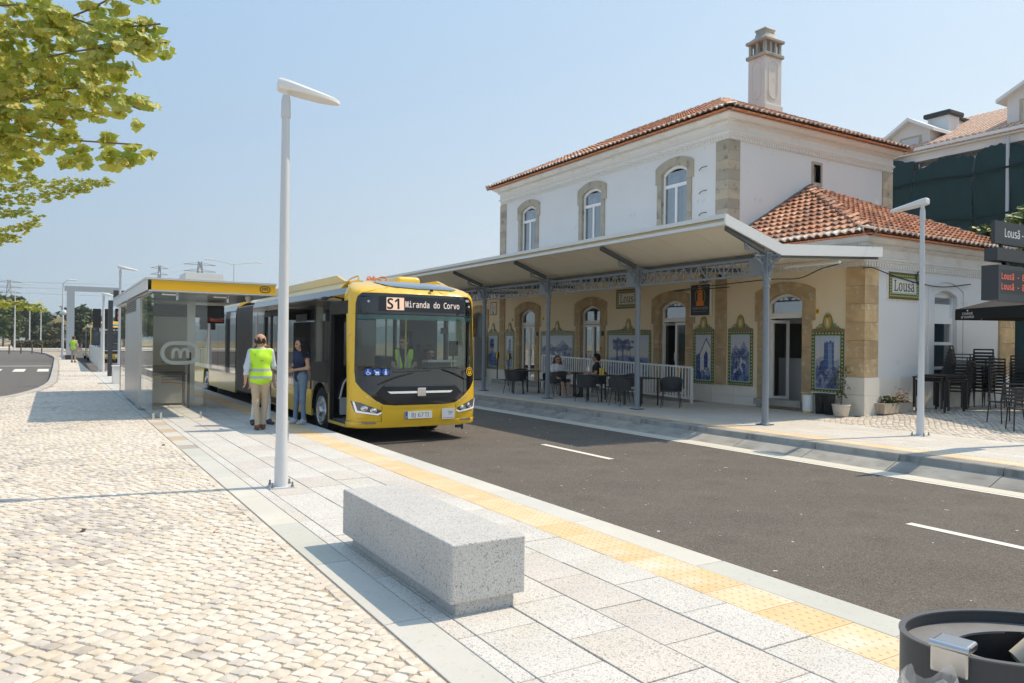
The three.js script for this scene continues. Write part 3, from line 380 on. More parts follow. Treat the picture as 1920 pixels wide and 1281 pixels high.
function slope(roof, O, e, s, poly, keep, seed, eave = true) { // O eave origin, e along the eave, s up the slope, poly in (a, b)
  const n = e.clone().cross(s).normalize(); if (n.y < 0) n.negate(); const q0 = new THREE.Matrix4(), rr = rng(seed), list = [], inside = (x, y) => { let r = false; for (let i = 0, j = poly.length - 1; i < poly.length; j = i++) { const [a, b] = poly[i], [c, d] = poly[j]; if ((b > y) !== (d > y) && x < (c - a) * (y - b) / (d - b) + a) r = !r; } return r; };
  const maxA = Math.max(...poly.map(p => p[0])), maxB = Math.max(...poly.map(p => p[1])), flip = e.clone().cross(n).dot(s) < 0 ? -1 : 1;
  for (let r = 0; r * .335 < maxB; r++) for (let c = 0; c * .215 < maxA; c++) { const a = c * .215 + .1, b = r * .335 - .06; if (!inside(a, Math.max(b + .16, .02))) continue; const p = O.clone().addScaledVector(e, a + (rr() - .5) * .012).addScaledVector(s, b + (rr() - .5) * .014).addScaledVector(n, .01 + rr() * .006); const ez = s.clone().addScaledVector(e, (rr() - .5) * .05).addScaledVector(n, -.03 + (rr() - .5) * .02).normalize(), ex = n.clone().cross(ez).normalize(), ey = ez.clone().cross(ex); list.push({ m: new THREE.Matrix4().makeBasis(ex, ey, ez).setPosition(p), p, r, g: Math.floor(rr() * 4), t: Math.floor(rr() * 5) }); }
  list.sort((a, b) => a.p.distanceToSquared(camera.position) - b.p.distanceToSquared(camera.position)); const rest = new Map();
  list.forEach((t, i) => { const mat = eave && t.r === 0 ? eaveMats[t.t % 3] : tileMats[t.t]; if (i < keep) { const m = part('roof_tile', tileGeos[t.g], mat, roof); t.m.decompose(m.position, m.quaternion, m.scale); } else { const k = t.g * 16 + (eave && t.r === 0 ? 8 + t.t % 3 : t.t); if (!rest.has(k)) rest.set(k, []); rest.get(k).push(t.m); } });
  for (const [k, l] of rest) inst('roof_tiles', tileGeos[k >> 4], (k & 15) >= 8 ? eaveMats[(k & 15) - 8] : tileMats[k & 15], l, roof);
}
const capGeo = buv((() => { const g = new THREE.CylinderGeometry(.13, .16, .42, 10, 1, true, -Math.PI / 2 - .15, Math.PI + .3); return g.rotateX(Math.PI / 2).translate(0, -.03, 0); })());
const capMats = tinted(M.terra, [.8, 1.7, 2.8], [.62, 1.15, 1.8], [.95, 1.7, 2.6]);
function caps(roof, a, b, seed) { const d = b.clone().sub(a), L = d.length(), n = Math.round(L / .36), rr = rng(seed); d.normalize(); const x = V(0, 1, 0).cross(d).normalize(), y = d.clone().cross(x); for (let k = 0; k < n; k++) { const p = a.clone().addScaledVector(d, (k + .5) * L / n); const m = part('ridge_tile', capGeo, capMats[Math.floor(rr() * 3)], roof); m.quaternion.setFromRotationMatrix(new THREE.Matrix4().makeBasis(x, y, d)); m.rotateX(.05); m.position.copy(p).addScaledVector(y, .085); } }
const tri = (...v) => { const g = new THREE.BufferGeometry(); g.setAttribute('position', new THREE.Float32BufferAttribute(v.flatMap(p => [p.x, p.y, p.z]), 3)); g.computeVertexNormals(); return buv(g); };
const soffit = (roof, x0, x1, z0, z1, y, sides) => { // course of orange tiles under the eave
  const gs = []; if (sides.includes('f')) for (let z = z0 - .11; z > z1; z -= .215) gs.push(bx(.24, .035, .2, x0 + .1, y - .03, z, 0, 0, .12)); if (sides.includes('r')) for (let x = x0 + .11; x < x1; x += .215) gs.push(bx(.2, .035, .24, x, y - .03, z0 - .1, 0, .12)); const m = part('eave_tiles', join(gs.map(g => buv(g))), tinted(M.terra, [1.25, 1.15, .9])[0], roof); m.userData.kind = 'stuff';
};
{
  const x0 = 16.0, x1 = 24.7, z0 = -14.9, z1 = -28.6, y = 8.31, xm = 20.35, h = 4.35, ry = y + h * Math.tan(.445), A = V(xm, ry, z0 - h), B = V(xm, ry, z1 + h), c = [V(x0, y, z0), V(x1, y, z0), V(x1, y, z1), V(x0, y, z1)], sl = Math.hypot(h, ry - y);
  const roof = part('roof', [tri(c[0], A, c[3]), tri(A, B, c[3]), tri(c[0], c[1], A), tri(c[1], B, A), tri(c[1], c[2], B), tri(c[2], c[3], B), buv(box2(x0 + .05, x1 - .05, y - .05, y - .01, z0 - .05, z1 + .05))], tileMats[2], station, 'terracotta tiled hip roof of the tall block');
  const W = z0 - z1, D = x1 - x0; slope(roof, c[0], V(0, 0, -1), V(h, ry - y, 0).normalize(), [[0, 0], [W, 0], [W - h, sl], [h, sl]], 130, 301); slope(roof, c[1], V(-1, 0, 0), V(0, ry - y, -h).normalize(), [[0, 0], [D, 0], [D / 2, sl]], 130, 302);
  caps(roof, c[0], A, 1); caps(roof, c[1], A, 2); caps(roof, A, B, 3); caps(roof, c[3], B, 4); soffit(roof, x0, x1, z0, z1, y, 'fr');
}
for (const [s, zw, ze] of [[1, -15.35, -10.62], [-1, -28.15, -32.84]]) {
  const x0 = 16.02, x1 = 23.75, y = 4.30, ax = 20.0, ay = 6.55, ap = V(ax, ay, zw), c0 = V(x0, y, ze), c1 = V(x1, y, ze), w0 = V(x0, y, zw), w1 = V(x1, y, zw), D = Math.abs(ze - zw), s1 = Math.hypot(ax - x0, ay - y), s2 = Math.hypot(D, ay - y);
  const roof = part('roof', [tri(c0, ap, w0), tri(c0, c1, ap), tri(c1, w1, ap), buv(box2(x0 + .05, x1 - .05, y - .05, y - .01, Math.min(zw, ze) + .05, Math.max(zw, ze) - .05))], tileMats[2], station, s > 0 ? 'weathered orange tiled roof of the low wing' : undefined);
  const fx = (ax - x0), sp = c1.clone().sub(c0).length(), k = ax - x0;
  slope(roof, c0, V(0, 0, Math.sign(zw - ze)), V(fx, ay - y, 0).normalize(), [[0, 0], [D, 0], [D, s1]], s > 0 ? 160 : 20, 311); if (s > 0) slope(roof, c1, V(-1, 0, 0), V(0, ay - y, zw - ze).normalize(), [[0, 0], [sp, 0], [x1 - ax, s2]], 140, 312);
  caps(roof, c0, ap, 5); caps(roof, c1, ap, 6); if (s > 0) { soffit(roof, x0, x1, ze, zw, y, 'fr'); const mort = []; const rr = rng(8); for (let i = 0; i < 14; i++) { const a = w0.clone().lerp(ap, i / 14), b = w0.clone().lerp(ap, (i + 1.08) / 14), dy = .06 + rr() * .02; mort.push(beam([a.x, a.y + dy, a.z + .07], [b.x, b.y + dy, b.z + .07], .15 + rr() * .03, .10)); } part('flashing', mort.map(g => buv(g)), tinted(M.oldconcrete, [.5, .42, .38])[0], roof); }
}
// chimney
{
  const x0 = 22.80, x1 = 23.72, z0 = -19.5, z1 = -20.3, cx = (x0 + x1) / 2, cz = (z0 + z1) / 2, w = x1 - x0, d = z0 - z1, m = tinted(M.stainw, [.98, .96, .94])[0], mg = tinted(M.oldconcrete, [1.25, 1.2, 1.12])[0];
  const c = part('chimney', [buv(box2(x0, x1, 8.9, 12.62, z0, z1)), buv(rb(w + .1, 1.9, d + .1, .02, cx, 9.85, cz))], m, station.children.find(k => k.name === 'roof'), 'tall pale chimney with open crown');
  const pan = (ww, hh) => { const s = new THREE.Shape(), r = ww / 2; s.moveTo(-r, -hh / 2 + r); s.absarc(0, -hh / 2 + r, r, Math.PI, 2 * Math.PI); s.lineTo(r, hh / 2 - r); s.absarc(0, hh / 2 - r, r, 0, Math.PI); const i = new THREE.Path(); const q = r - .025; i.moveTo(-q, -hh / 2 + r); i.absarc(0, -hh / 2 + r, q, Math.PI, 2 * Math.PI); i.lineTo(q, hh / 2 - r); i.absarc(0, hh / 2 - r, q, 0, Math.PI); s.holes.push(i); return ext(s, .02); };
  const R = station.children.find(k => k.name === 'roof'), P = (n, g, mm) => part(n, g, mm, R);
  P('chimney_moulding', [pan(.5, 1.45).translate(cx, 11.75, z0), pan(.44, 1.45).rotateY(-Math.PI / 2).translate(x0, 11.75, cz)], m);
  P('chimney_collar', buv(rb(w + .16, .14, d + .16, .03, cx, 12.68, cz)), mg);
  const ps = []; for (const a of [-1, -.33, .33, 1]) for (const b of [-1, 0, 1]) if (Math.abs(a) === 1 || Math.abs(b) === 1) ps.push(bx(.11, .46, .11, cx + a * (w / 2 - .06), 12.97, cz + b * (d / 2 - .06))); P('chimney_pillars', ps.map(g => buv(g)), mg);
  P('chimney_cap', [buv(rb(w + .18, .12, d + .18, .03, cx, 13.25, cz)), buv((() => { const g = lathe([[.70, 0], [.66, .06], [.44, .18], [.38, .36], [.44, .42], [.42, .48], [0, .5]], 4).rotateY(Math.PI / 4); return g.scale(w / .98, 1, d / .98).translate(cx, 13.3, cz); })())], mg);
}
// small fixtures on the station wall
{
  for (const y of [5.5, 6.15, 6.85]) part('wire_hook', tube([[16.42, y, -16.45], [16.35, y + .04, -16.3], [16.3, y + .03, -16.02]], .012, 5), M.dark, station);
  const cab = (pts, r = .014) => part('cable', tube(pts, r, 5, 40), M.dark, station); cab([[16.3, 3.5, -11.0], [16.4, 3.52, -10.9], [17.3, 3.42, -10.98], [18.4, 3.28, -10.99], [19.6, 3.22, -11.0], [21, 3.36, -11]]); cab([[16.38, 3.66, -11.7], [15.3, 3.45, -11.4], [14.2, 3.16, -11.1], [12.72, 3.02, -10.75], [13.6, 3.02, -14.5], [16.38, 3.3, -15.2]]);
  part('cable_loop', [new THREE.TorusGeometry(.13, .014, 5, 20).rotateY(Math.PI / 2).translate(16.38, 3.62, -16.1), new THREE.TorusGeometry(.11, .014, 5, 20).rotateY(Math.PI / 2).translate(16.37, 3.60, -16.25)], M.dark, station);
  part('cable_loop', new THREE.TorusGeometry(.16, .016, 5, 24, 4.4).rotateZ(.8).translate(18.62, 3.40, -10.98), M.dark, station);
}
rebase(station, 19.8, 0, -21.7);

// ================================================================ platform canopy
const colZ = [-10.72, -14.75, -18.80, -22.72, -26.75, -30.6];
{
  const cn = thing('platform_canopy', 'long cream platform canopy on grey cast iron columns in front of the station', 'canopy');
  const z0 = -10.62, z1 = -31.2, n = 19, prof = [[11.42, 4.06], [12.95, 3.60], [16.42, 3.80]], th = .05;
  for (let k = 0; k < n; k++) { const a = z0 - .05 - (z0 - z1 - .1) * k / n - .004, b = z0 - .05 - (z0 - z1 - .1) * (k + 1) / n + .004; for (let j = 0; j < 2; j++) { const [p, q] = [prof[j], prof[j + 1]]; const s = shp([[p[0], p[1]], [q[0], q[1]], [q[0], q[1] + th], [p[0], p[1] + th]]); part('roof_panel', ext(s, a - b).translate(0, 0, b), M.canopyunder, cn); } }
  part('roof_sheet', [ext(shp([[11.42, 4.16], [12.95, 3.70], [16.42, 3.90], [16.42, 3.94], [12.95, 3.75], [11.42, 4.21]]), z0 - z1 - .1).translate(0, 0, z1 + .05)], M.white, cn);
  part('gutter', [box2(11.30, 11.42, 4.02, 4.09, z0, z1), box2(11.33, 11.42, 4.09, 4.15, z0, z1)], M.white, cn); part('gutter_lip', [box2(11.28, 11.42, 4.15, 4.235, z0, z1)], M.white, cn); part('gutter_strip', box2(11.315, 11.33, 4.095, 4.145, z0 - .02, z1), std([.55, .47, .28], .7), cn);
  for (const z of [z0, z1]) part('end_fascia', ext(shp([[11.28, 4.02], [11.28, 4.235], [12.95, 3.765], [16.42, 3.965], [16.42, 3.735], [12.95, 3.53]]), .045).translate(0, 0, z), M.white, cn);
  part('valley_beam', box2(12.86, 12.98, 3.46, 3.585, z0 - .02, z1 + .1), M.irondark, cn);
  colZ.forEach((z, ci) => {
    const x = 12.65;
    const c = part('column', [lathe([[.0, 0], [.115, 0], [.115, .025], [.072, .05], [.068, .12], [.062, 2.55], [.06, 2.86]], 16).translate(x, 0, z)], M.irongrey, cn);
    part('base_plate', bx(.26, .02, .26, x, .012, z), M.irondark, c);
    part('collar', lathe([[.06, 2.82], [.075, 2.84], [.075, 2.88], [.062, 2.9], [.062, 2.97], [.085, 2.99], [.09, 3.03], [.07, 3.05], [.07, 3.1]], 16).translate(x, 0, z), M.irongrey, c);
    part('capital', [bx(.13, .5, .13, x, 3.33, z), bx(.18, .05, .18, x, 3.56, z)], M.irongrey, c);
    // scrolled brackets on the four sides
    const tor = (r, t, a, arcL) => new THREE.TorusGeometry(r, t, 5, 14, arcL).rotateZ(a);
    const br = (len) => join([tube([[.06, -.42, 0], [.08, -.3, 0], [.16, -.16, 0], [len, -.02, 0]], .02, 5, 14), bx(len, .035, .05, len / 2, 0, 0), tor(.075, .014, 0, 5.2).translate(.15, -.1, 0), tor(.055, .013, 2, 5.2).translate(.105, -.25, 0), tor(.04, .012, 1, 5).translate(len * .72, -.06, 0), tor(.03, .012, 1, 5).translate(len * .98, -.045, 0)]);
    part('bracket', [0, Math.PI / 2, Math.PI, -Math.PI / 2].map((a, k) => br([.34, .34, .36, .34][k]).rotateY(a).translate(x, 3.50, z)), M.irongrey, c);
    const rib = part('rib', [beam([x - .1, 3.60, z], [11.45, 3.985, z], .07, .10), beam([x + .1, 3.53, z], [16.42, 3.74, z], .07, .1)], M.irondark, cn); part('rib_scroll', [tor(.075, .018, 1, 5).translate(x - .58, 3.66, z), tube([[x - .66, 3.72, z], [x - .5, 3.6, z], [x - .3, 3.55, z], [x - .12, 3.3, z]], .02, 5, 14)], M.irongrey, rib);
    if (ci < colZ.length - 1) { // lattice girder to the next column
      const zn = colZ[ci + 1], y0 = 3.13, y1 = 3.46, g = part('girder', [box2(x - .03, x + .03, y0 - .025, y0 + .02, z - .1, zn + .1), box2(x - .03, x + .03, y1 - .02, y1 + .03, z - .1, zn + .1), box2(x - .045, x + .045, y0 - .02, y1 + .02, z - .09, z - .42)], M.irongrey, cn);
      const a = z - .42, b = zn + .1, n = 14, L = (a - b) / n; for (let k = 0; k < n; k++) { const za = a - k * L, zb = a - (k + 1) * L; part('brace', [k % 2 ? beam([x, y0, za], [x, y1, zb], .012, .028) : beam([x, y1, za], [x, y0, zb], .012, .028), box2(x - .008, x + .008, y0, y1, zb - .014, zb + .014)], M.irongrey, g); }
    }
  });
  rebase(cn, 12.65, 0, -20.9);
}
// strip light under the canopy
solo('strip_light', [rb(.09, .06, 1.5, .02, 14.9, 3.52, -11.35), bar([14.9, 3.55, -10.8], [14.9, 3.68, -10.8], .008), bar([14.9, 3.55, -11.9], [14.9, 3.68, -11.9], .008)].map(g => g.translate(0, 0, 0)), M.white, 'white fluorescent strip light hanging under the canopy end', 'light');
// ramp with white railing
{
  const r = thing('access_ramp', 'grey ramp rising behind the white railing to the station doors', 'ramp', [15.9, 0, -20]); part('ramp_slab', (() => { const g = ext(shp([[-15.95, 0], [-23.2, 0], [-23.2, .16], [-22.6, .16]]), .92); return buv(zy(shp([[-15.95, .001], [-22.6, .16], [-27.2, .16], [-27.2, .001]]), 15.5, .9)); })(), M.oldconcrete, r); rebase(r, 15.9, 0, -20);
  const f = thing('ramp_railing', 'white metal railing with upright bars beside the ramp', 'railing'); const x = 15.45, h = z => z > -16 ? 0 : Math.min(.2, (-16 - z) * .028), top = z => 1.0 + h(z) + .012;
  const zs = [-15.68, -17.9, -20.4, -23.3]; part('handrail', zs.slice(0, -1).map((z, i) => beam([x, top(z), z], [x, top(zs[i + 1]), zs[i + 1]], .045, .05)), M.white, f); part('bottom_rail', zs.slice(0, -1).map((z, i) => beam([x, h(z) + .12, z], [x, h(zs[i + 1]) + .12, zs[i + 1]], .04, .03)), M.white, f);
  for (const z of zs) part('post', box2(x - .03, x + .03, 0, top(z), z - .03, z + .03), M.white, f);
  for (let z = -15.80; z > -23.2; z -= .125) if (!zs.some(q => Math.abs(q - z) < .06)) part('baluster', box2(x - .01, x + .01, h(z) + .12, top(z) - .02, z - .018, z + .018), M.white, f);
  rebase(f, x, 0, -19.5);
}
// ================================================================ articulated bus
const logo = (g, x, y, w, h, col, lw) => { // ring with a rounded m
  g.strokeStyle = col; g.lineWidth = lw; g.lineJoin = 'round'; g.lineCap = 'butt'; const r = h / 2; g.beginPath(); g.moveTo(x - w / 2 + r, y - h / 2); g.lineTo(x + w / 2 - r, y - h / 2); g.arc(x + w / 2 - r, y, r, -Math.PI / 2, Math.PI / 2); g.lineTo(x - w / 2 + r, y + h / 2); g.arc(x - w / 2 + r, y, r, Math.PI / 2, Math.PI * 1.5); g.closePath(); g.stroke();
  const s = h * .24; g.lineWidth = lw * 1.15; g.beginPath(); g.moveTo(x - s * 1.5, y + h * .24); g.lineTo(x - s * 1.5, y - h * .02); g.arc(x - s * .75, y - h * .02, s * .75, Math.PI, 0); g.lineTo(x, y + h * .24); g.moveTo(x, y - h * .02); g.arc(x + s * .75, y - h * .02, s * .75, Math.PI, 0); g.lineTo(x + s * 1.5, y + h * .24); g.stroke();
};
function ledText(g, str, x, y, cell, col, rows = 11) { // dot-matrix lettering: coarse text resampled to round dots
  const c = document.createElement('canvas'); c.width = str.length * 7; c.height = rows + 3; const q = c.getContext('2d'); q.fillStyle = '#fff'; q.font = 'bold ' + rows + 'px monospace'; q.textBaseline = 'alphabetic'; for (let i = 0; i < str.length; i++) q.fillText(str[i], i * 7, rows - 1); const d = q.getImageData(0, 0, c.width, c.height).data; g.fillStyle = col; for (let j = 0; j < c.height; j++) for (let i = 0; i < c.width; i++) if (d[(j * c.width + i) * 4 + 3] > 110) g.fillRect(x + i * cell, y + j * cell, cell * .9, cell * .9);
}
function dotText(g, str, x, y, px, col, cell, wide = 0) { g.fillStyle = col; g.font = 'bold ' + px + 'px monospace'; g.save(); g.translate(x, y); if (wide) g.scale(wide / g.measureText(str).width, 1); g.fillText(str, 0, 0); g.restore(); g.fillStyle = 'rgba(14,19,24,.4)'; const w = wide || g.measureText(str).width; for (let i = 0; i < w; i += cell) g.fillRect(x + i, y - px, 1, px * 1.3); for (let j = 0; j < px * 1.3; j += cell) g.fillRect(x, y - px + j, w, 1); }
const busSpan = 1.275, busPlan = (() => { const t = [], n = 400, B = .42, p = 3.4; let s = 0, px = 0, pz = 0; for (let i = 0; i <= n; i++) { const a = i / n * Math.PI / 2, x = busSpan * Math.pow(Math.sin(a), 2 / p), z = -B * (1 - Math.pow(Math.max(0, Math.cos(a)), 2 / p)); s += i ? Math.hypot(x - px, z - pz) : 0; px = x; pz = z; t.push([s, x, z]); } return t; })();
const busS = x => { const a = Math.abs(x); let i = busPlan.findIndex(p => p[1] >= a - 1e-9); if (i < 0) i = busPlan.length - 1; return Math.sign(x) * busPlan[i][0]; };
const busXZ = s => { const a = Math.abs(s); let i = busPlan.findIndex(p => p[0] >= a); if (i < 0) i = busPlan.length - 1; if (i === 0) return [0, 0]; const [s0, x0, z0] = busPlan[i - 1], [s1, x1, z1] = busPlan[i], k = Math.min(1, (a - s0) / (s1 - s0 || 1)); return [Math.sign(s) * (x0 + (x1 - x0) * k), z0 + (z1 - z0) * k]; };
const busFront = (s, y, off = 0) => {
  let [x, z] = busXZ(s); const hw = y > 2.62 ? 1.275 - (.42 - Math.sqrt(Math.max(0, .1764 - (y - 2.62) ** 2))) * 1 : 1.275; x *= hw / 1.275;
  if (y < .75) z -= .05 * ((.75 - y) / .45) ** 2; if (y > .9) z -= (y - .9) * .055; if (y > 2.74) z -= .8 * ((y - 2.74) / .3) ** 2.2;
  const t = busXZ(s * .999 + 1e-4), u = busXZ(s * .999 - 1e-4), n = V(-(t[1] - u[1]), 0, t[0] - u[0]).normalize(); return V(x + n.x * off, y + (y > 2.74 ? off * .6 : 0), z + n.z * off);
};
function busPatch(pts, holes = [], off = 0, uvBox) { // outline in (x, y) seen from the front, laid on the curved nose
  const s = shp(pts.map(([x, y]) => [busS(x), y])); for (const h of holes) s.holes.push(new THREE.Path(h.map(([x, y]) => new THREE.Vector2(busS(x), y))));
  let g = new THREE.ShapeGeometry(s).toNonIndexed(); g.deleteAttribute('uv'); g.deleteAttribute('normal'); g = new TessellateModifier(.07, 7).modify(g); const p = g.attributes.position, uv = new Float32Array(p.count * 2);
  for (let i = 0; i < p.count; i++) { const a = p.getX(i), b = p.getY(i), v = busFront(a, b, off); if (uvBox) { uv[i * 2] = (busXZ(a)[0] - uvBox[0]) / (uvBox[1] - uvBox[0]); uv[i * 2 + 1] = (b - uvBox[2]) / (uvBox[3] - uvBox[2]); } p.setXYZ(i, v.x, v.y, v.z); }
  for (const k of Object.keys(g.attributes)) if (k !== 'position') g.deleteAttribute(k); if (!uvBox) { g = mergeVertices(g, 1e-4); g.computeVertexNormals(); return g.toNonIndexed(); } g.setAttribute('uv', new THREE.BufferAttribute(uv, 2)); g.computeVertexNormals(); return g;
}
const onNose = (g, x, y, off = .01) => { const s = busS(x), p = busFront(s, y, off), a = busFront(s + .01, y), b = busFront(s - .01, y); g.rotateY(Math.atan2(-(a.z - b.z), a.x - b.x)); return g.translate(p.x, p.y, p.z); };
const rnd = (x0, x1, y0, y1, r) => { const q = []; for (const [cx, cy, a] of [[x1 - r, y1 - r, 0], [x0 + r, y1 - r, 1], [x0 + r, y0 + r, 2], [x1 - r, y0 + r, 3]]) for (let k = 0; k <= 4; k++) { const t = (a + k / 4) * Math.PI / 2; q.push([cx + r * Math.cos(t), cy + r * Math.sin(t)]); } return q; };
const tri2 = (q, m) => q; // (kept for symmetry of the outlines)
function makeBus() {
  const o = thing('articulated_bus', 'long yellow articulated bus numbered 001 standing at the near platform with its front door open', 'bus', [5.87, ROAD, -12.95]);
  const P = (n, g, m, par = o) => part(n, g, m, par), S = busSpan, e = .0005;
  const mask = [[-1.10, 2.76], [-1.165, 2.69], [-1.19, 2.55], [-1.215, 1.35], [-1.20, 1.14], [-1.10, 1.0], [-.86, .80], [-.72, .725], [-.5, .705], [.5, .705], [.72, .725], [.86, .80], [1.10, 1.0], [1.20, 1.14], [1.215, 1.35], [1.19, 2.55], [1.165, 2.69], [1.10, 2.76]].reverse();
  const wind = [[-1.185, 1.36], [-1.165, 2.37], [1.165, 2.37], [1.185, 1.36]];
  const fr = P('front_mask', busPatch([[-S, .42], [S, .42], [S, 3.04], [-S, 3.04]], [mask]), M.yellow); fr.userData.label = 'yellow nose of the bus';
  P('bumper', busPatch([[-S, .30], [S, .30], [S, .415], [-S, .415]], [], .012), M.yellow); P('bumper_bar', busPatch([[-.74, .315], [.74, .315], [.76, .63], [-.76, .63]], [], .022), M.yellow); P('bumper_step', busPatch([[-.70, .395], [.70, .395], [.72, .43], [-.72, .43]], [], .04), M.yellow);
  const bk = P('black_panel', busPatch(mask, [wind], -.002), M.blackgloss);
  P('windscreen', busPatch([...wind].reverse(), [], .002), M.windscreen); P('sun_band', busPatch([[-1.165, 2.28], [1.165, 2.28], [1.165, 2.37], [-1.165, 2.37]], [], -.006), phy([.06, .22, .19], .1, { transmission: .6, thickness: 0 }));
  P('screen_seal', busPatch([[-1.2, 2.372], [1.2, 2.372], [1.2, 2.384], [-1.2, 2.384]], [], .006), M.rubber, bk);
  const led = ctex(1024, 160, (g, w, h) => { g.fillStyle = '#0e1318'; g.fillRect(0, 0, w, h); g.fillStyle = '#161d23'; for (let i = 0; i < w; i += 6) for (let j = 0; j < h; j += 6) g.fillRect(i, j, 4, 4); g.fillStyle = '#f3cbb0'; g.fillRect(84, 14, 196, 132); g.fillStyle = '#10161b'; g.font = 'bold 158px sans-serif'; g.save(); g.translate(84, 0); g.scale(.98, 1); g.fillText('S1', 0, 136); g.restore(); dotText(g, 'Miranda do Corvo', 292, 112, 88, '#ffe9dc', 6, 660); });
  P('destination_display', busPatch([[-.80, 2.43], [.98, 2.43], [.97, 2.71], [-.79, 2.71]], [], .004, [-.80, .98, 2.43, 2.71]), new THREE.MeshStandardMaterial({ map: led, roughness: .25, emissive: 0xffffff, emissiveMap: led, emissiveIntensity: .45 }), bk);
  const t1 = ctex(128, 64, (g, w, h) => { g.fillStyle = '#07080a'; g.fillRect(0, 0, w, h); g.fillStyle = '#f2f2f2'; g.font = 'bold 52px sans-serif'; g.fillText('001', 18, 50); }); P('fleet_number', busPatch([[.99, 2.64], [1.14, 2.64], [1.14, 2.72], [.99, 2.72]], [], .004, [.99, 1.14, 2.64, 2.72]), withMap(t1, .3), bk);
  P('sensor', [onNose(new THREE.CylinderGeometry(.022, .022, .02, 14).rotateX(Math.PI / 2), -.98, 2.6), onNose(new THREE.CylinderGeometry(.02, .02, .02, 14).rotateX(Math.PI / 2), 1.08, 2.57)], std([.6, .6, .62], .3), bk);
  P('roof_camera', onNose(bx(.05, .045, .05), .26, 2.83, .03), M.black); 
  // blue pictogram discs
  const pic = ctex(384, 128, (g, w, h) => { g.fillStyle = '#0a0b0d'; g.fillRect(0, 0, w, h); for (let k = 0; k < 3; k++) { g.fillStyle = '#1d56b4'; g.beginPath(); g.arc(64 + k * 128, 64, 58, 0, 7); g.fill(); g.strokeStyle = '#fff'; g.fillStyle = '#fff'; g.lineWidth = 9; g.lineCap = 'round'; const x = 64 + k * 128; if (k === 0) { g.beginPath(); g.arc(x - 2, 78, 24, .3, 4.4); g.stroke(); g.beginPath(); g.moveTo(x - 6, 36); g.lineTo(x - 4, 66); g.lineTo(x + 18, 68); g.lineTo(x + 30, 92); g.stroke(); g.beginPath(); g.arc(x - 7, 26, 7, 0, 7); g.fill(); } if (k === 1) { g.beginPath(); g.arc(x, 56, 30, 0, Math.PI); g.lineTo(x, 56); g.fill(); g.beginPath(); g.moveTo(x - 30, 54); g.lineTo(x - 44, 34); g.stroke(); for (const q of [-18, 18]) { g.beginPath(); g.arc(x + q, 98, 9, 0, 7); g.stroke(); } } if (k === 2) { g.beginPath(); g.arc(x, 26, 9, 0, 7); g.fill(); g.lineWidth = 14; g.beginPath(); g.moveTo(x, 44); g.lineTo(x, 72); g.lineTo(x - 12, 102); g.moveTo(x, 72); g.lineTo(x + 12, 102); g.stroke(); g.lineWidth = 7; g.beginPath(); g.moveTo(x - 20, 72); g.lineTo(x, 46); g.lineTo(x + 20, 72); g.stroke(); } } });
  P('pictograms', busPatch([[-1.07, 1.245], [-.60, 1.245], [-.60, 1.39], [-1.07, 1.39]], [], .008, [-1.07, -.60, 1.245, 1.39]), withMap(pic, .3), bk);
  const ml = ctex(128, 128, (g, w, h) => { g.fillStyle = '#0a0b0d'; g.fillRect(0, 0, w, h); g.fillStyle = '#e3b32a'; g.beginPath(); g.arc(64, 64, 62, 0, 7); g.fill(); logo(g, 64, 64, 92, 92, '#1a1406', 10); }); P('operator_badge', busPatch(rnd(.99, 1.17, 1.22, 1.40, .085), [], .008, [.99, 1.17, 1.22, 1.40]), withMap(ml, .35), bk);
  // grille with chrome bar
  P('grille', [busPatch([[-.66, .76], [.66, .76], [.86, .93], [.74, 1.05], [-.74, 1.05], [-.86, .93]], [], .018)], std([.014, .014, .015], .5), bk); P('chrome_bar', [busPatch([[-.60, .925], [.60, .925], [.66, .965], [-.66, .965]], [], .04)], M.chrome, bk); P('grille_trim', [busPatch([[-.72, 1.05], [.72, 1.05], [.70, 1.075], [-.70, 1.075]], [], .03)], std([.06, .07, .10], .3), bk);
  P('emblem', [onNose(rb(.17, .16, .03, .012), .0, .945, .055), onNose(bx(.11, .015, .02), 0, .945, .075), onNose(bx(.015, .12, .02), 0, .945, .075)], M.chrome, bk);
  for (const q of [-1, 1]) {
    const m = pts => (q > 0 ? pts.map(([x, y]) => [-x, y]).reverse() : pts);
    const hl = P('headlight', busPatch(m([[-1.26, .80], [-1.13, .77], [-.70, .60], [-.80, .53], [-1.20, .585]].reverse()), [], .006), phy([.10, .105, .115], .08, { clearcoat: 1 })); hl.userData.label = q < 0 ? undefined : undefined;
    P('light_strip', [busPatch(m([[-1.235, .79], [-1.21, .785], [-1.165, .625], [-.83, .565], [-.72, .61], [-.70, .60], [-.81, .535], [-1.19, .592]].reverse()), [], .014)], std([.82, .83, .86], .2, { emissive: 0xffffff, emissiveIntensity: .25 }), hl);
    for (const [x, y] of [[-1.06, .665], [-.90, .625]]) P('lens', [onNose(new THREE.SphereGeometry(.045, 14, 8).scale(1.2, .75, .5), q < 0 ? x : -x, y, .012), onNose(new THREE.TorusGeometry(.05, .009, 6, 18).scale(1.15, .8, 1), q < 0 ? x : -x, y, .016)], M.chrome, hl);
    P('fog_lamp', busPatch(m([[-1.13, .375], [-.86, .375], [-.83, .41], [-1.09, .415]].reverse()), [], .018), std([.45, .45, .44], .25, { metalness: .8 })); P('seam', busPatch(m([[-.752, .43], [-.742, .43], [-.742, .71], [-.752, .71]].reverse()), [], .004), M.black);
    for (let k = 0; k < 4; k++) { const x = -1.02 + k * .07, y = .865 - k * .035; P('rivet_light', onNose(new THREE.SphereGeometry(.011, 8, 6), q < 0 ? x : -x, y, .012), std([.7, .7, .7], .2), bk); }
  }
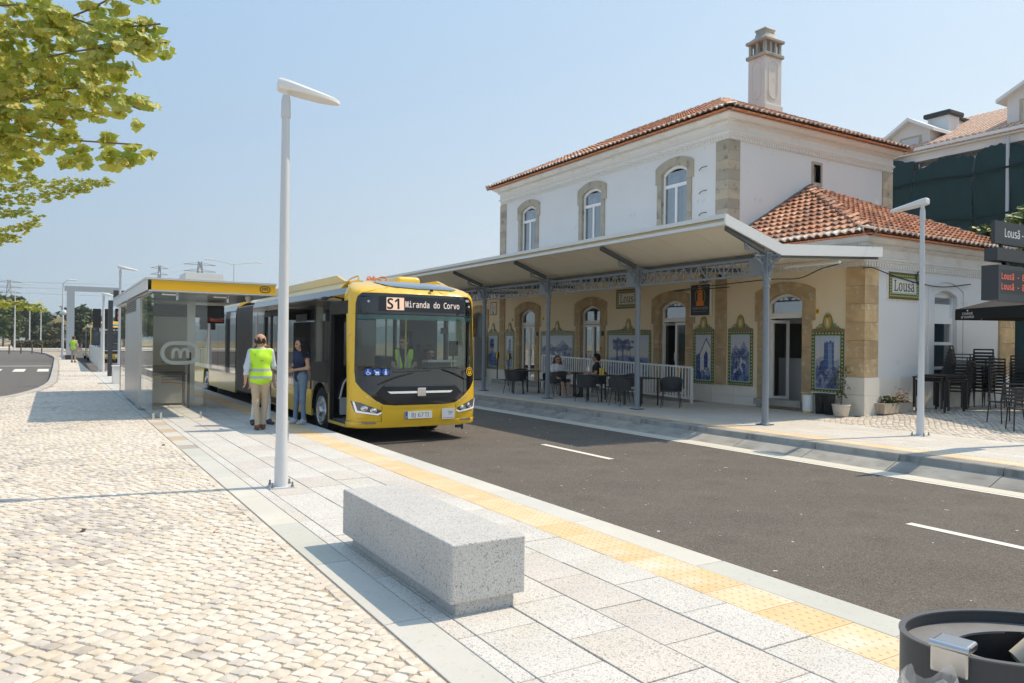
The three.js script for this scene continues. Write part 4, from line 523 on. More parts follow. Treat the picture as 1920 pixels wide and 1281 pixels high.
  const plate = ctex(512, 128, (g, w, h) => { g.fillStyle = '#d9dcda'; g.fillRect(0, 0, w, h); g.fillStyle = '#2a55b0'; g.fillRect(0, 0, 48, h); g.fillStyle = '#fff'; g.font = 'bold 30px sans-serif'; g.fillText('P', 14, 108); g.fillStyle = '#15171a'; g.font = '104px sans-serif'; g.fillText('BJ', 110, 104); g.fillText('67', 236, 104); g.fillText('TI', 366, 104); }); const pl = onNose(bx(.54, .135, .012), -.02, .525, .05); P('number_plate', pl, [0, 1, 2, 3].map(() => M.white).concat([withMap(plate, .4), M.white]));
  const tp = ctex(256, 192, (g, w, h) => { g.fillStyle = '#c9ccd2'; g.fillRect(0, 0, w, h); g.fillStyle = '#17181b'; g.font = '86px sans-serif'; g.fillText('TP', 118, 118); g.fillRect(20, 168, 216, 6); }); P('permit_plate', onNose(bx(.27, .2, .01), .56, .525, .05), [0, 1, 2, 3].map(() => M.white).concat([withMap(tp, .5), M.white]));
  P('tow_hook', [bx(.14, .05, .05, .86, .26, -.10), bx(.03, .09, .03, .92, .25, -.08)], M.black);
  // wipers
  const wip = (x0, y0, x1, y1) => [tube([busFront(busS(x0), y0, .03), busFront(busS((x0 + x1) / 2), (y0 + y1) / 2 + .02, .05), busFront(busS(x1), y1, .03)], .012, 5), tube([busFront(busS(x1 - .38), y1 + (y1 - y0) * .1, .03), busFront(busS(x1 + .35), y1 + .04, .03)], .009, 4)]; P('wiper', wip(.96, 1.16, .45, 1.36), M.rubber); P('wiper', wip(-.82, 1.10, -.15, 1.30), M.rubber);
  // roof glass on the brow
  P('roof_glass', busPatch([[-.86, 2.995], [-.55, 2.90], [0, 2.865], [.80, 2.865], [.96, 2.895], [.92, 2.96], [.75, 3.03], [-.75, 3.03]], [], .012), phy([.02, .025, .03], .1, { clearcoat: 1 }));
  // ---- body
  const bodyY = [.33, 3.06];
  P('roof', [box2(-.86, .86, 2.98, 3.03, -.80, -8.1), box2(-.86, .86, 2.98, 3.03, -10.25, -18.0)], M.white);
  const fair = (z0, z1, s) => { const g = ext(shp([[s * 1.225, 2.865], [s * 1.21, 2.9], [s * 1.1, 3.0], [s * .84, 3.06], [s * .84, 3.0], [s * 1.0, 2.96], [s * 1.19, 2.84]].slice()), z0 - z1); return g.translate(0, 0, z1); }, cove = (z0, z1, s) => ext(shp([[s * 1.275, 2.62], [s * 1.272, 2.74], [s * 1.227, 2.862], [s * 1.19, 2.84], [s * 1.215, 2.62]]), z0 - z1).translate(0, 0, z1);
  for (const s of [-1, 1]) { P('side_cove', cove(-.62, -8.1, s), M.blackgloss); P('side_cove', cove(-10.25, -18, s), M.blackgloss); P('cove_end', cove(-.47, -.618, s), M.yellow); P('roof_edge', fair(-.98, -8.1, s), M.yellow); P('roof_edge', fair(-10.25, -18.0, s), M.yellow);
    const pod = (z0, z1) => ext(shp([[0, 3.0], [z0 - z1, 3.0], [z0 - z1, 3.16], [.75, 3.16], [.25, 3.02]]), .06).rotateY(Math.PI / 2).translate(s * 1.08 - .03, 0, z0); P('roof_fairing', pod(-.85, -8.1), M.yellow); P('roof_fairing', pod(-10.3, -17.9), M.yellow); }
  P('roof_pod', [rb(1.5, .22, 2.6, .08, .1, 3.14, -5.2, 3)], M.white); P('roof_pod', rb(.55, .24, 1.5, .09, .55, 3.13, -2.6, 3), M.yellow);
  const wr = rng(4); for (let k = 0; k < 7; k++) { const x = -.62 + wr() * .7, z = -1.6 - wr() * .6; P('roof_cable', tube([[x, 3.03, z], [x + (wr() - .5) * .3, 3.14 + wr() * .1, z - .1], [x + (wr() - .5) * .4, 3.12 + wr() * .12, z - .25], [x + (wr() - .5) * .4, 3.04, z - .4]], .018, 5, 14), k % 3 ? std([.62, .16, .05], .6) : std([.55, .35, .12], .6)); }
  // left side: front door opening, wheel arch, gloss panels and windows
  const X = -1.275, sideBox = (y0, y1, z0, z1, x = X, t = .045) => box2(x, x + Math.sign(-x) * t, y0, y1, z0, z1);
  const panel = (z0, z1, s) => { const x = s * 1.275, t = -s * .045, mm = [[.88, 1.05], [2.5, 2.62]]; const f = P('window_frame', mm.map(([a, b]) => box2(x, x + t, a, b, z0, z1)).concat([box2(x, x + t, 1.05, 2.5, z0, z0 - .06), box2(x, x + t, 1.05, 2.5, z1 + .06, z1)]), M.blackgloss); P('side_window', box2(x + s * .003, x - s * .006, 1.03, 2.52, z0 - .04, z1 + .04), s > 0 ? M.tintlight : M.tint, f); };
  for (const [z0, z1] of [[-2.72, -4.18], [-4.2, -5.35], [-6.75, -8.08]]) panel(z0, z1, -1); for (const [z0, z1] of [[-.5, -1.5], [-1.52, -2.9], [-2.92, -4.3], [-4.32, -5.7], [-5.72, -6.9], [-6.92, -8.08]]) panel(z0, z1, 1);
  for (const s of [-1, 1]) for (const [z0, z1] of [[-10.28, -11.6], [-11.62, -13.0], [-13.02, -14.4], [-14.42, -15.8], [-15.82, -17.9]]) panel(z0, z1, s);
  P('corner_panel', [box2(X, X + .045, .88, 2.62, -1.48, -1.60), box2(X, X + .045, 1.45, 2.62, -1.61, -2.71)], M.blackgloss);
  const skirt = (z0, z1, s, wz) => { const pts = [[z0, .33], [z0, .87]]; pts.push([z1, .87], [z1, .33]); if (wz !== undefined) { pts.length = 0; pts.push([z0, .33], [z0, .87]); pts.push([z1, .87], [z1, .33], [wz - .56, .33]); for (let k = 0; k <= 12; k++) { const a = Math.PI - k * Math.PI / 12; pts.push([wz + .56 * Math.cos(a), .48 + .56 * Math.sin(a)].map((v, i) => i ? Math.min(v, .869) : v)); } pts.push([wz + .56, .33]); } const g = zy(shp(pts), s > 0 ? 1.235 : -1.275, .04); return g; };
  P('skirt', skirt(-2.62, -8.08, -1), M.yellow); P('skirt', [skirt(-.45, -8.08, 1, -2.05)], M.yellow); for (const s of [-1, 1]) P('skirt', skirt(-10.28, -17.95, s, -15.2), M.yellow); P('skirt', box2(X, X + .04, .33, .87, -1.44, -1.5), M.yellow);
  P('wheel_arch', [...Array(12)].map((_, k) => { const a = Math.PI * (k + .5) / 12; return bx(.3, .03, .17, X + .16, .48 + .57 * Math.sin(a), -2.05 + .57 * Math.cos(a), 0, -a + Math.PI / 2); }).concat([box2(X + .001, X + .04, 1.03, 1.45, -1.61, -2.71), box2(X, X + .04, .33, 1.03, -1.5, -1.52)]), M.black); P('arch_panel', zy((() => { const s = shp([[-1.5, .86], [-1.5, 1.05], [-2.62, 1.05], [-2.62, .86], ...[...Array(9)].map((_, k) => { const a = Math.PI * (.78 - .56 * k / 8) ; return [-2.05 + .57 * Math.cos(a), .48 + .57 * Math.sin(a)]; })]); return s; })(), X, .04), M.blackgloss);
  const wheel = (x, z) => { const w = P('wheel', new THREE.CylinderGeometry(.47, .47, .27, 36).rotateZ(Math.PI / 2).translate(x, .47, z), M.rubber); const s = Math.sign(x); P('rim', [new THREE.CylinderGeometry(.29, .25, .04, 28).rotateZ(Math.PI / 2).translate(x + s * .125, .47, z), new THREE.TorusGeometry(.28, .025, 8, 28).rotateY(Math.PI / 2).translate(x + s * .14, .47, z), new THREE.CylinderGeometry(.10, .12, .1, 16).rotateZ(Math.PI / 2).translate(x + s * .16, .47, z)], M.alu, w); P('wheel_nut', [...Array(10)].map((_, k) => { const a = k * .628; return new THREE.CylinderGeometry(.02, .02, .05, 6).rotateZ(Math.PI / 2).translate(x + s * .155, .47 + .2 * Math.cos(a), z + .2 * Math.sin(a)); }), M.chrome, w); };
  for (const s of [-1, 1]) { wheel(s * 1.09, -2.05); wheel(s * 1.09, -7.4); wheel(s * 1.09, -15.2); }
  // open front door: frame, folded leaf, second doors closed
  P('door_frame', [box2(X, X + .08, .31, .36, -.43, -1.45), box2(X, X + .1, 2.38, 2.62, -.42, -1.48), box2(X, X + .1, .36, 2.38, -1.38, -1.48)], M.black); P('door_sill', box2(X - .01, X + .05, .30, .355, -.40, -1.46), M.yellow);
  P('door_leaf', [box2(X + .06, X + .55, .42, 2.36, -1.34, -1.37), box2(X + .05, X + .54, .42, 2.36, -.46, -.49)], M.blackgloss);
  for (const z of [-5.4, -6.08]) { const d = P('door', [box2(X - .005, X + .04, .36, 2.58, z, z - .05), box2(X - .005, X + .04, .36, 2.58, z - .60, z - .65), box2(X - .005, X + .04, .36, .5, z - .05, z - .6), box2(X - .005, X + .04, 2.46, 2.58, z - .05, z - .6)], M.black); P('pane', box2(X + .01, X + .02, .5, 2.46, z - .05, z - .6), M.tint, d); }
  P('side_display', box2(X - .004, X + .01, 2.28, 2.44, -3.0, -3.85), new THREE.MeshStandardMaterial({ color: 0x15120e, roughness: .3 }), o);
  P('side_camera', [beam([X - .02, 2.72, -1.25], [X - .16, 2.69, -1.15], .05, .03), rb(.09, .06, .24, .02, X - .2, 2.68, -1.14)], M.black);
  // bellows with folds
  P('bellows', [...Array(26)].map((_, k) => rb(2.46 + (k % 2) * .07, 2.42, .09, .03, 0, 1.62, -8.14 - k * .082)), std([.26, .26, .265], .6)).userData.label = 'grey ribbed bellows between the two halves';
  P('rear_wall', [box2(-1.27, 1.27, .33, 2.9, -17.96, -18.02)], M.yellow); P('underframe', [box2(-1.1, 1.1, .26, .34, -.5, -1.4), box2(-.9, .9, .26, .34, -1.4, -8), box2(-.9, .9, .26, .34, -10.3, -17.8)], M.black);
  // ---- interior
  P('floor', [box2(-1.22, 1.22, .34, .38, -.3, -8.1)], std([.12, .125, .13], .7)); P('ceiling', box2(-1.2, 1.2, 2.60, 2.64, -.45, -8.1), std([.55, .55, .54], .7)); P('rear_bulkhead', box2(-1.2, 1.2, .4, 2.6, -8.06, -8.1), std([.25, .25, .26], .8));
  P('dashboard', [rb(1.55, .62, .5, .08, .38, 1.05, -.52, 3), rb(.5, .3, .35, .06, .62, 1.36, -.62, 3), box2(-1.1, 1.15, .4, .78, -.3, -.36)], std([.035, .036, .038], .55)); P('binnacle', rb(.62, .05, .3, .02, .62, 1.50, -.50), std([.35, .36, .37], .5)); P('steering_wheel', new THREE.TorusGeometry(.22, .017, 8, 28).rotateX(-1.0).translate(.80, 1.38, -.95), M.black);
  P('driver_seat', [rb(.5, .12, .5, .05, .82, .90, -1.35, 3), rb(.48, .75, .13, .05, .82, 1.32, -1.62, 3), rb(.28, .16, .1, .04, .82, 1.76, -1.64, 3), box2(.62, 1.02, .4, .85, -1.2, -1.5)], std([.03, .03, .034], .8));
  P('cab_partition', [box2(.35, .38, .4, 1.2, -1.0, -1.8), box2(.35, 1.2, .4, 2.55, -1.82, -1.86)], std([.08, .085, .09], .5)); P('partition_glass', box2(.35, .36, 1.2, 2.1, -1.2, -1.8), M.tint); P('monitor', [rb(.2, .3, .06, .02, .98, 1.75, -.62), rb(.16, .12, .03, .01, .72, 2.1, -.5), bar([.98, 1.35, -.62], [.98, 1.6, -.62], .015)], M.black);
  for (const [x, z] of [[-.35, -1.7], [.12, -1.0], [-.55, -3.0], [.5, -3.0], [-.55, -4.6], [.5, -4.6], [-.5, -6.2], [.5, -6.2]]) P('grab_pole', bar([x, .38, z], [x, 2.6, z], .017, 8), std([.55, .5, .08], .4)); P('ceiling_rail', [-.55, .5].map(x => bar([x, 2.42, -1.9], [x, 2.42, -8], .016, 8)), std([.55, .5, .08], .4));
  P('entry_rail', [tube([[-1.12, .75, -1.28], [-1.0, 1.12, -1.28], [-.72, 1.18, -1.28], [-.55, 1.12, -1.28], [-.52, .7, -1.28]], .02, 8), box2(-1.1, -.5, .45, .78, -1.30, -1.33)], std([.42, .43, .45], .4));
  for (const z of [-3.4, -4.3, -6.9]) for (const x of [-.9, -.45, .5, .95]) P('passenger_seat', [rb(.42, .08, .42, .03, x, .82, z, 2), rb(.42, .72, .08, .03, x, 1.18, z - .22, 2)], std([.05, .07, .13], .85));
  return o;
}
const bus = makeBus();
// ================================================================ platform furniture
{ // granite bench
  const b = thing('granite_bench', 'solid speckled grey granite bench block on a recessed foot', 'bench', [2.262, 0, -4.93]);
  part('seat_block', buv(rb(.515, .355, 1.93, .014, 0, .262, 0, 2), .3, .2), M.granite, b); part('foot', buv(bx(.40, .088, 1.80, .0, .043, .02), .7, .1), M.granite, b);
}
function lampPost(label, [x, y, z], h, turn, group, r = .075) { // pole on a bolted plate with a flat leaf-shaped head
  const o = thing('street_lamp', label, 'street lamp', [x, y, z], turn, group);
  part('pole', [lathe([[r * 1.06, .012], [r * 1.06, .32], [r * 1.0, .33], [r * .93, .6], [r * .62, h - .34]], 20)], M.polegrey, o); part('collar', [lathe([[r * .64, h - .36], [r * .78, h - .35], [r * .72, h - .16], [r * .5, h - .10], [r * .3, h - .04]], 16)], M.polegrey, o);
  part('base_plate', bx(.26, .012, .26, 0, .006, 0), M.polegrey, o); for (const [a, b] of [[-1, -1], [1, -1], [1, 1], [-1, 1]]) part('bolt', [cyl(.011, .011, .055, a * .105, .012, b * .105, 8), cyl(.018, .018, .02, a * .105, .012, b * .105, 6)], std([.25, .26, .26], .5, { metalness: .6 }), o);
  const s = new THREE.Shape(); s.moveTo(-.08, -.055); s.quadraticCurveTo(.05, -.10, .36, -.085); s.quadraticCurveTo(.56, -.06, .585, 0); s.quadraticCurveTo(.56, .06, .36, .085); s.quadraticCurveTo(.05, .10, -.08, .055); s.lineTo(-.08, -.055);
  const hd = ext(s, .03, .012).rotateX(-Math.PI / 2), p = hd.attributes.position; for (let i = 0; i < p.count; i++) { const yy = p.getY(i), xx = p.getX(i), zz = p.getZ(i); p.setY(i, (yy > .015 ? yy * (1.9 - 1.5 * Math.max(0, xx) / .6) + .025 * (1 - (zz / .1) ** 2) : yy * (1.6 - 1.2 * Math.max(0, xx) / .6)) - xx * .14); p.setZ(i, zz * 1.25); } hd.computeVertexNormals();
  part('lamp_head', [hd.translate(0, h - .045, 0), cyl(r * .55, r * .5, .09, 0, h - .11, 0, 12)], M.whitegloss, o); part('lens', bx(.20, .006, .12, .40, h - .098, 0, 0, 0, -.10), std([.62, .56, .45], .3), o); part('hatch', bx(.003, .22, .05, r * 1.0, .62, 0), M.polegrey, o); part('tag', bx(.02, .006, .006, r * .9, .62, .012), M.black, o); return o;
}
lampPost('grey lamp post on a bolted plate rising from the near platform', [2.191, 0, -8.53], 4.46, -.1, null, .070);
lampPost('grey lamp post on the station platform beside the terrace', [13.86, 0, -8.14], 4.36, Math.PI * .5 + .15, null, .064);
lampPost('grey lamp post behind the far end of the shelter', [2.12, 0, -31.6], 4.3, -.1, null, .06);
lampPost('short white lamp post beside the glass barrier', [2.13, 0, -42.4], 3.85, 0, null, .075);
{ // litter bin close to the camera
  const b = thing('litter_bin', 'anthracite litter bin with an open oval top and a steel hinge, holding a paper cup', 'litter bin', [2.145, 0, -.985], -.545), rx = .30, rz = .20, H = .88;
  const ov = (a, c, n = 48) => { const s = new THREE.Shape(); s.absellipse(0, 0, a, c, 0, Math.PI * 2); return s; };
  const wall = (a, c, t, y0, y1) => { const s = ov(a, c); const h = new THREE.Path(); h.absellipse(0, 0, a - t, c - t, 0, Math.PI * 2); s.holes.push(h); return new THREE.ExtrudeGeometry(s, { depth: y1 - y0, bevelEnabled: false, curveSegments: 48 }).rotateX(-Math.PI / 2).translate(0, y0, 0); };
  part('body', wall(rx, rz, .008, .02, H), M.anthracite, b); part('rim', wall(rx + .003, rz + .003, .016, H, H + .004), std([.09, .095, .10], .4), b);
  const top = ov(rx - .009, rz - .009); const hole = new THREE.Path(); hole.absellipse(.035, .0, rx * .66, rz * .60, 0, Math.PI * 2); top.holes.push(hole); part('lid', new THREE.ExtrudeGeometry(top, { depth: .006, bevelEnabled: false, curveSegments: 48 }).rotateX(-Math.PI / 2).translate(0, H - .035, 0), withMap(dtex(256, (u, v, i, j) => { const c = fbm(u, v, 8, 7), d = hash(i, j, 2); const k = .17 + .05 * (c - .5) + (d > .995 ? .25 : 0); return [k, k, k * 1.02]; }, 3), .6), b);
  part('throat', wall(rx * .66 + .042, rz * .60 + .006, .006, H - .16, H - .03).translate(.03, 0, 0).scale(.97, 1, 1), std([.02, .021, .023], .6), b); part('liner', [lathe([[.0, .3], [.17, .32], [.19, H - .1]], 20).scale(1.25, 1, .85)], M.black, b);
  const hg = part('hinge', [rb(.085, .075, .022, .006, 0, 0, 0), rb(.085, .022, .07, .008, 0, .028, -.03, 2), bar([-.044, .03, .004], [.044, .03, .004], .010, 10)], std([.55, .56, .58], .28, { metalness: 1 }), b); hg.position.set(-.252, H - .012, .112); hg.rotation.y = -.84; part('screw', cyl(.012, .012, .004, .17, H - .028, -.1, 12), M.alu, b);
}
solo('paper_cup', [lathe([[.026, 0], [.036, .1], [.038, .102], [.034, .1]], 18).rotateX(.9).rotateY(.9).translate(2.19, .80, -1.02), lathe([[0, .098], [.034, .099]], 18).rotateX(.9).rotateY(.9).translate(2.19, .80, -1.02)], std([.70, .55, .40], .8), 'tan paper cup lying in the mouth of the litter bin', 'cup');
{ // clear bag over a small cup holder beside the bin
  const t = thing('plastic_bag', 'crumpled clear plastic bag hung on the side of the litter bin', 'bag', [1.765, .62, -1.0]); const g = lathe([[.035, 0], [.05, .05], [.052, .11], [.047, .15], [.062, .19], [.055, .23]], 26), p = g.attributes.position, rr = rng(3); for (let i = 0; i < p.count; i++) { const a = Math.atan2(p.getZ(i), p.getX(i)), y = p.getY(i), k = 1 + .16 * Math.sin(a * 5 + y * 30) * (y / .2) + .08 * Math.sin(a * 11 + y * 60); p.setX(i, p.getX(i) * k); p.setZ(i, p.getZ(i) * k); p.setY(i, y + .02 * Math.sin(a * 3 + 1) * (y / .2)); } g.computeVertexNormals(); part('film', g, phy([.9, .9, .9], .25, { transmission: .75, thickness: 0 }), t); part('holder', [lathe([[0, .1], [.04, .1], [.043, .16], [.04, .165]], 20), bx(.10, .012, .05, .08, .12, -.02)], std([.35, .36, .37], .35, { metalness: .8 }), t);
}
// ================================================================ bus shelter
{
  const s = thing('bus_shelter', 'glass and steel bus shelter with a yellow fascia on the near platform', 'bus shelter'), z0 = -16.87, z1 = -26.6, x0 = 1.74, x1 = 4.15;
  part('roof', [box2(x0 - .16, x1 + .02, 2.83, 2.87, z0 + .06, z1), box2(x0 - .06, x1 - .04, 2.60, 2.64, z0 - .06, z1 + .1)], std([.60, .61, .60], .4, { metalness: .6 }), s);
  const fas = ctex(1024, 96, (g, w, h) => { g.fillStyle = '#e2ad0a'; g.fillRect(0, 0, w, h); logo(g, 930, 48, 88, 62, '#1c1603', 9); }); const fg = box2(x0 - .05, x1, 2.625, 2.825, z0 + .02, z0 + .05); part('fascia', fg, [0, 1, 2, 3].map(() => M.ledyellow).concat([withMap(fas, .35), M.ledyellow]), s, 'yellow fascia with a black metro mark'); part('fascia_trim', [box2(x0 - .1, x1 + .03, 2.595, 2.62, z0 - .1, z0 + .09)], M.alu, s);
  part('side_fascia', [box2(x0 - .14, x0 - .11, 2.62, 2.83, z0, z1)], std([.72, .72, .70], .5), s); part('ceiling', box2(x0, x1 - .05, 2.585, 2.60, z0 - .1, z1 + .15), M.steel, s);
  // end screen with frosted mark
  const fr = ctex(512, 320, (g, w, h) => { g.clearRect(0, 0, w, h); logo(g, 256, 160, 440, 270, 'rgba(235,245,240,1)', 44); });
  part('end_pane', box2(x0, 2.76, .10, 2.56, z0, z0 + .012), M.glass, s); part('frosted_mark', (() => { const ring = (w, h, t) => { const o = new THREE.Shape(rnd(-w / 2, w / 2, -h / 2, h / 2, h / 2 - .001).map(p => new THREE.Vector2(...p))); o.holes.push(new THREE.Path(rnd(-w / 2 + t, w / 2 - t, -h / 2 + t, h / 2 - t, h / 2 - t - .001).map(p => new THREE.Vector2(...p)))); return new THREE.ShapeGeometry(o); }; const mm = (() => { const o = new THREE.Shape(), t = .055, w = .34, h = .22; const pts = [[-w / 2, -h / 2], [-w / 2, .02]]; const arcP = (cx, r, up) => { for (let k = 0; k <= 8; k++) { const a = Math.PI - Math.PI * k / 8; up.push([cx + r * Math.cos(a), .02 + r * Math.sin(a)]); } }; const out = []; arcP(-w / 4, w / 4, out); arcP(w / 4, w / 4, out); const inn = []; arcP(w / 4 - .01, w / 4 - t, inn); const inn2 = []; arcP(-w / 4 + .01, w / 4 - t, inn2); const P = [[-w / 2, -h / 2], ...out, [w / 2, -h / 2], [w / 2 - t, -h / 2], ...inn.reverse(), [t / 2 - .005, -h / 2], [-t / 2 + .005, -h / 2], ...inn2.reverse(), [-w / 2 + t, -h / 2]]; return new THREE.ShapeGeometry(shp(P)); })(); return join([ring(.76, .48, .075), mm]).translate(2.25, 1.35, z0 + .016); })(), phy([.62, .68, .66], .7, { transmission: .72, thickness: 0, side: THREE.DoubleSide }), s);
  for (const x of [x0 + .02, x0 + .16, 2.66]) part('pane_foot', rb(.045, .13, .05, .008, x, .065, z0 + .006), M.alu, s);
  part('side_pane', box2(x0 - .006, x0 + .006, .10, 2.56, z0 - .03, -19.3), M.glass, s); part('side_pane', box2(x0 - .006, x0 + .006, .10, 2.56, -23.6, -25.2), M.glass, s);
  part('steel_panel', [box2(x0 - .02, x0 + .03, .06, 2.3, -20.28, -23.5)], M.steel, s); part('corner_post', [box2(x0 - .03, x0 + .12, .02, 2.58, -19.35, -20.26)], M.steel, s);
  part('vent_back', box2(x0, x0 + .02, 2.3, 2.58, -20.28, -23.5), M.black, s); part('vent', [...Array(6)].map((_, k) => bx(.03, .012, 3.2, x0 - .012, 2.325 + k * .045, -21.9, 0, 0, .5)), M.alu, s);
  // technical cabinet
  const cz = -20.3; part('cabinet', [box2(x0 + .16, 2.86, .06, 2.18, cz, -23.4), box2(x0 + .16, 2.86, 2.5, 2.58, cz, -23.4)], std([.44, .43, .39], .45), s); part('louvre', [...Array(8)].map((_, k) => bx(1.0, .03, .03, 2.35, 2.2 + k * .038, cz + .0, 0, .5)), std([.07, .07, .07], .6), s); part('louvre', [...Array(8)].map((_, k) => bx(.56, .03, .03, 2.56, .55 + k * .075, cz + .012, 0, .5)), std([.28, .27, .25], .5), s); part('cabinet_edge', [box2(2.865, 3.06, .05, 2.58, cz - .1, cz - .3)], M.steel, s);
  part('leaning_seat', [rb(.9, .07, .22, .02, 2.3, .80, cz + .55), rb(.9, .18, .05, .02, 2.3, .92, cz + .44), box2(1.86, 1.9, .06, .8, cz + .42, cz + .6), box2(2.7, 2.74, .06, .8, cz + .42, cz + .6)], std([.05, .05, .055], .5), s);
  for (const [x, z] of [[3.02, -26.3], [x0 + .1, -26.3]]) part('post', box2(x - .05, x + .05, 0, 2.6, z - .05, z + .05), M.steel, s);
  part('display', [rb(.9, .32, .1, .015, 3.4, 2.36, -21)], M.screenblack, s); part('ceiling_camera', [cyl(.07, .07, .06, 3.66, 2.52, -17.2, 16), new THREE.SphereGeometry(.055, 14, 8).translate(3.66, 2.51, -17.2)], std([.6, .6, .58], .4), s);
  for (const [x, z] of [[2.05, z0 - .1], [3.1, z0 - .4]]) part('hanger', [box2(x - .15, x + .15, 2.53, 2.56, z, z - .03), box2(x + .12, x + .16, 2.44, 2.58, z, z - .04)], M.alu, s);
  rebase(s, 2.9, 0, -21.7);
}
solo('ticket_reader', [rb(.10, .22, .12, .03, 2.79, 1.22, -19.5, 2), cyl(.028, .028, 1.12, 2.79, 0, -19.5, 12)], M.black, 'black ticket reader on a thin post inside the shelter', 'ticket reader');
// ================================================================ signs
const LED = '#ff6a4a';
{ // passenger information sign on the station platform
  const o = thing('information_sign', 'anthracite station sign with a lit orange departure display at the edge of the platform', 'sign', [14.4, 0, -6.3]), X0 = 12.60 - 14.4, W = 2.0;
  part('post', box2(.62, .80, 0, 3.7, -.06, .06), M.anthracite, o); const tx = ctex(1024, 192, (g, w, h) => { g.fillStyle = '#3a4046'; g.fillRect(0, 0, w, h); g.fillStyle = '#eceff0'; g.font = '100px sans-serif'; g.fillText('Lousã - Estação', 150, 128); });
  const pl = (n, y0, y1, z0, z1, tex, xo = 0) => part(n, box2(X0 + xo, X0 + W, y0, y1, z0, z1), tex ? [0, 1, 2, 3].map(() => M.anthracite).concat([tex, M.anthracite]) : M.anthracite, o);
  pl('name_board', 3.30, 3.66, -.03, .03, withMap(tx, .5), .06); pl('arm', 3.02, 3.22, -.10, .10);
  const ld = ctex(1024, 320, (g, w, h) => { g.fillStyle = '#2f353b'; g.fillRect(0, 0, w, h); g.fillStyle = '#20252a'; g.fillRect(30, 40, w - 60, 220); dotText(g, 'Lousã - Estação', 40, 128, 78, LED, 6, 620); dotText(g, 'Lousã - Estação', 40, 222, 78, LED, 6, 620); }); const m = new THREE.MeshStandardMaterial({ map: ld, roughness: .3, emissive: 0xffffff, emissiveMap: ld, emissiveIntensity: .25 });
  pl('departure_display', 2.40, 2.95, -.14, .12, m); part('hanger', [bx(.05, .12, .05, X0 + .4, 2.98, 0), bx(.05, .12, .05, X0 + .3, 3.27, 0), bx(.09, .07, .06, X0 + .42, 3.0, .02)], M.black, o);
}
const wallSign = (name, label, cat, x, y0, y1, z0, z1, tex, th = .03, group) => { const t = thing(name, label, cat, [x - th / 2, (y0 + y1) / 2, (z0 + z1) / 2]); if (group) t.userData.group = group; const g = bx(th, y1 - y0, Math.abs(z1 - z0)); part('board', g, [M.white, tex, M.white, M.white, M.white, M.white], t); return t; };
const lousa = ctex(640, 320, (g, w, h) => { g.fillStyle = '#7a4a22'; g.fillRect(0, 0, w, h); g.fillStyle = '#5f6a2c'; g.fillRect(12, 12, w - 24, h - 24); g.fillStyle = '#d8d3a8'; for (let i = 0; i < 16; i++) { for (const y of [38, h - 38]) { g.beginPath(); g.arc(32 + i * 38.5, y, 9, 0, 7); g.fill(); } } for (let j = 1; j < 7; j++) for (const x of [38, w - 38]) { g.beginPath(); g.arc(x, 38 + j * 36, 9, 0, 7); g.fill(); } g.fillStyle = '#c29a3a'; g.fillRect(62, 62, w - 124, h - 124); g.fillStyle = '#9fc0c4'; g.fillRect(68, 68, w - 136, h - 136); g.fillStyle = '#dcd6c6'; g.fillRect(82, 82, w - 164, h - 164); g.fillStyle = '#22253c'; g.font = '178px serif'; g.textAlign = 'center'; g.save(); g.translate(w / 2, 0); g.scale(.86, 1); g.fillText('Lousã', 0, 222); g.strokeStyle = '#22253c'; g.lineWidth = 3; g.strokeText('Lousã', 0, 222); g.restore(); });
wallSign('station_name_sign', 'tiled station name board on the shaded wall above the wide landscape panel', 'sign', WX, 2.85, 3.50, -20.28, -19.02, withMap(lousa, .35));
{ const t = thing('station_name_sign', 'tiled station name board on the white end wall above the planter', 'sign', [18.0, 3.16, -11.035]); part('board', bx(1.30, .66, .05), [M.white, M.white, M.white, M.white, withMap(lousa, .35), M.white], t); }
const train = ctex(256, 320, (g, w, h) => { g.fillStyle = '#e8e4da'; g.fillRect(0, 0, w, h); g.fillStyle = '#23292f'; g.fillRect(8, 8, w - 16, h - 16); g.strokeStyle = '#c9c4b4'; g.lineWidth = 4; g.beginPath(); g.ellipse(128, 122, 62, 84, 0, 0, 7); g.stroke(); g.fillStyle = '#e07d17'; g.fillRect(96, 84, 64, 100); g.beginPath(); g.ellipse(128, 90, 34, 36, 0, 0, 7); g.fill(); g.fillRect(116, 28, 24, 40); g.beginPath(); g.ellipse(128, 30, 26, 9, .3, 0, 7); g.fill(); g.fillRect(76, 176, 104, 18); g.beginPath(); g.moveTo(70, 216); g.lineTo(92, 190); g.lineTo(164, 190); g.lineTo(186, 216); g.fill(); g.fillStyle = '#8c3f0a'; g.beginPath(); g.arc(128, 104, 18, 0, 7); g.fill(); g.fillStyle = '#f2a743'; g.beginPath(); g.arc(128, 104, 12, 0, 7); g.fill(); g.fillStyle = '#b9bcc0'; g.font = '27px sans-serif'; g.textAlign = 'center'; g.fillText('LOUSÃ ESTAÇÃO', 128, 250); g.fillStyle = '#6d7277'; g.fillRect(40, 268, 176, 5); });
wallSign('cafe_sign', 'square black sign with an orange locomotive in a ring beside the pilaster', 'sign', WX - .02, 2.50, 3.46, -16.72, -15.90, withMap(train, .4), .06);
const paper = (hue) => withMap(ctex(96, 128, (g, w, h) => { g.fillStyle = hue; g.fillRect(0, 0, w, h); g.fillStyle = '#e9e6dc'; g.fillRect(8, 8, w - 16, h - 16); g.fillStyle = '#6b6a66'; for (let k = 0; k < 6; k++) g.fillRect(18, 22 + k * 13, 40 + (k * 23) % 25, 4); g.fillRect(34, 96, 22, 20); }), .7);
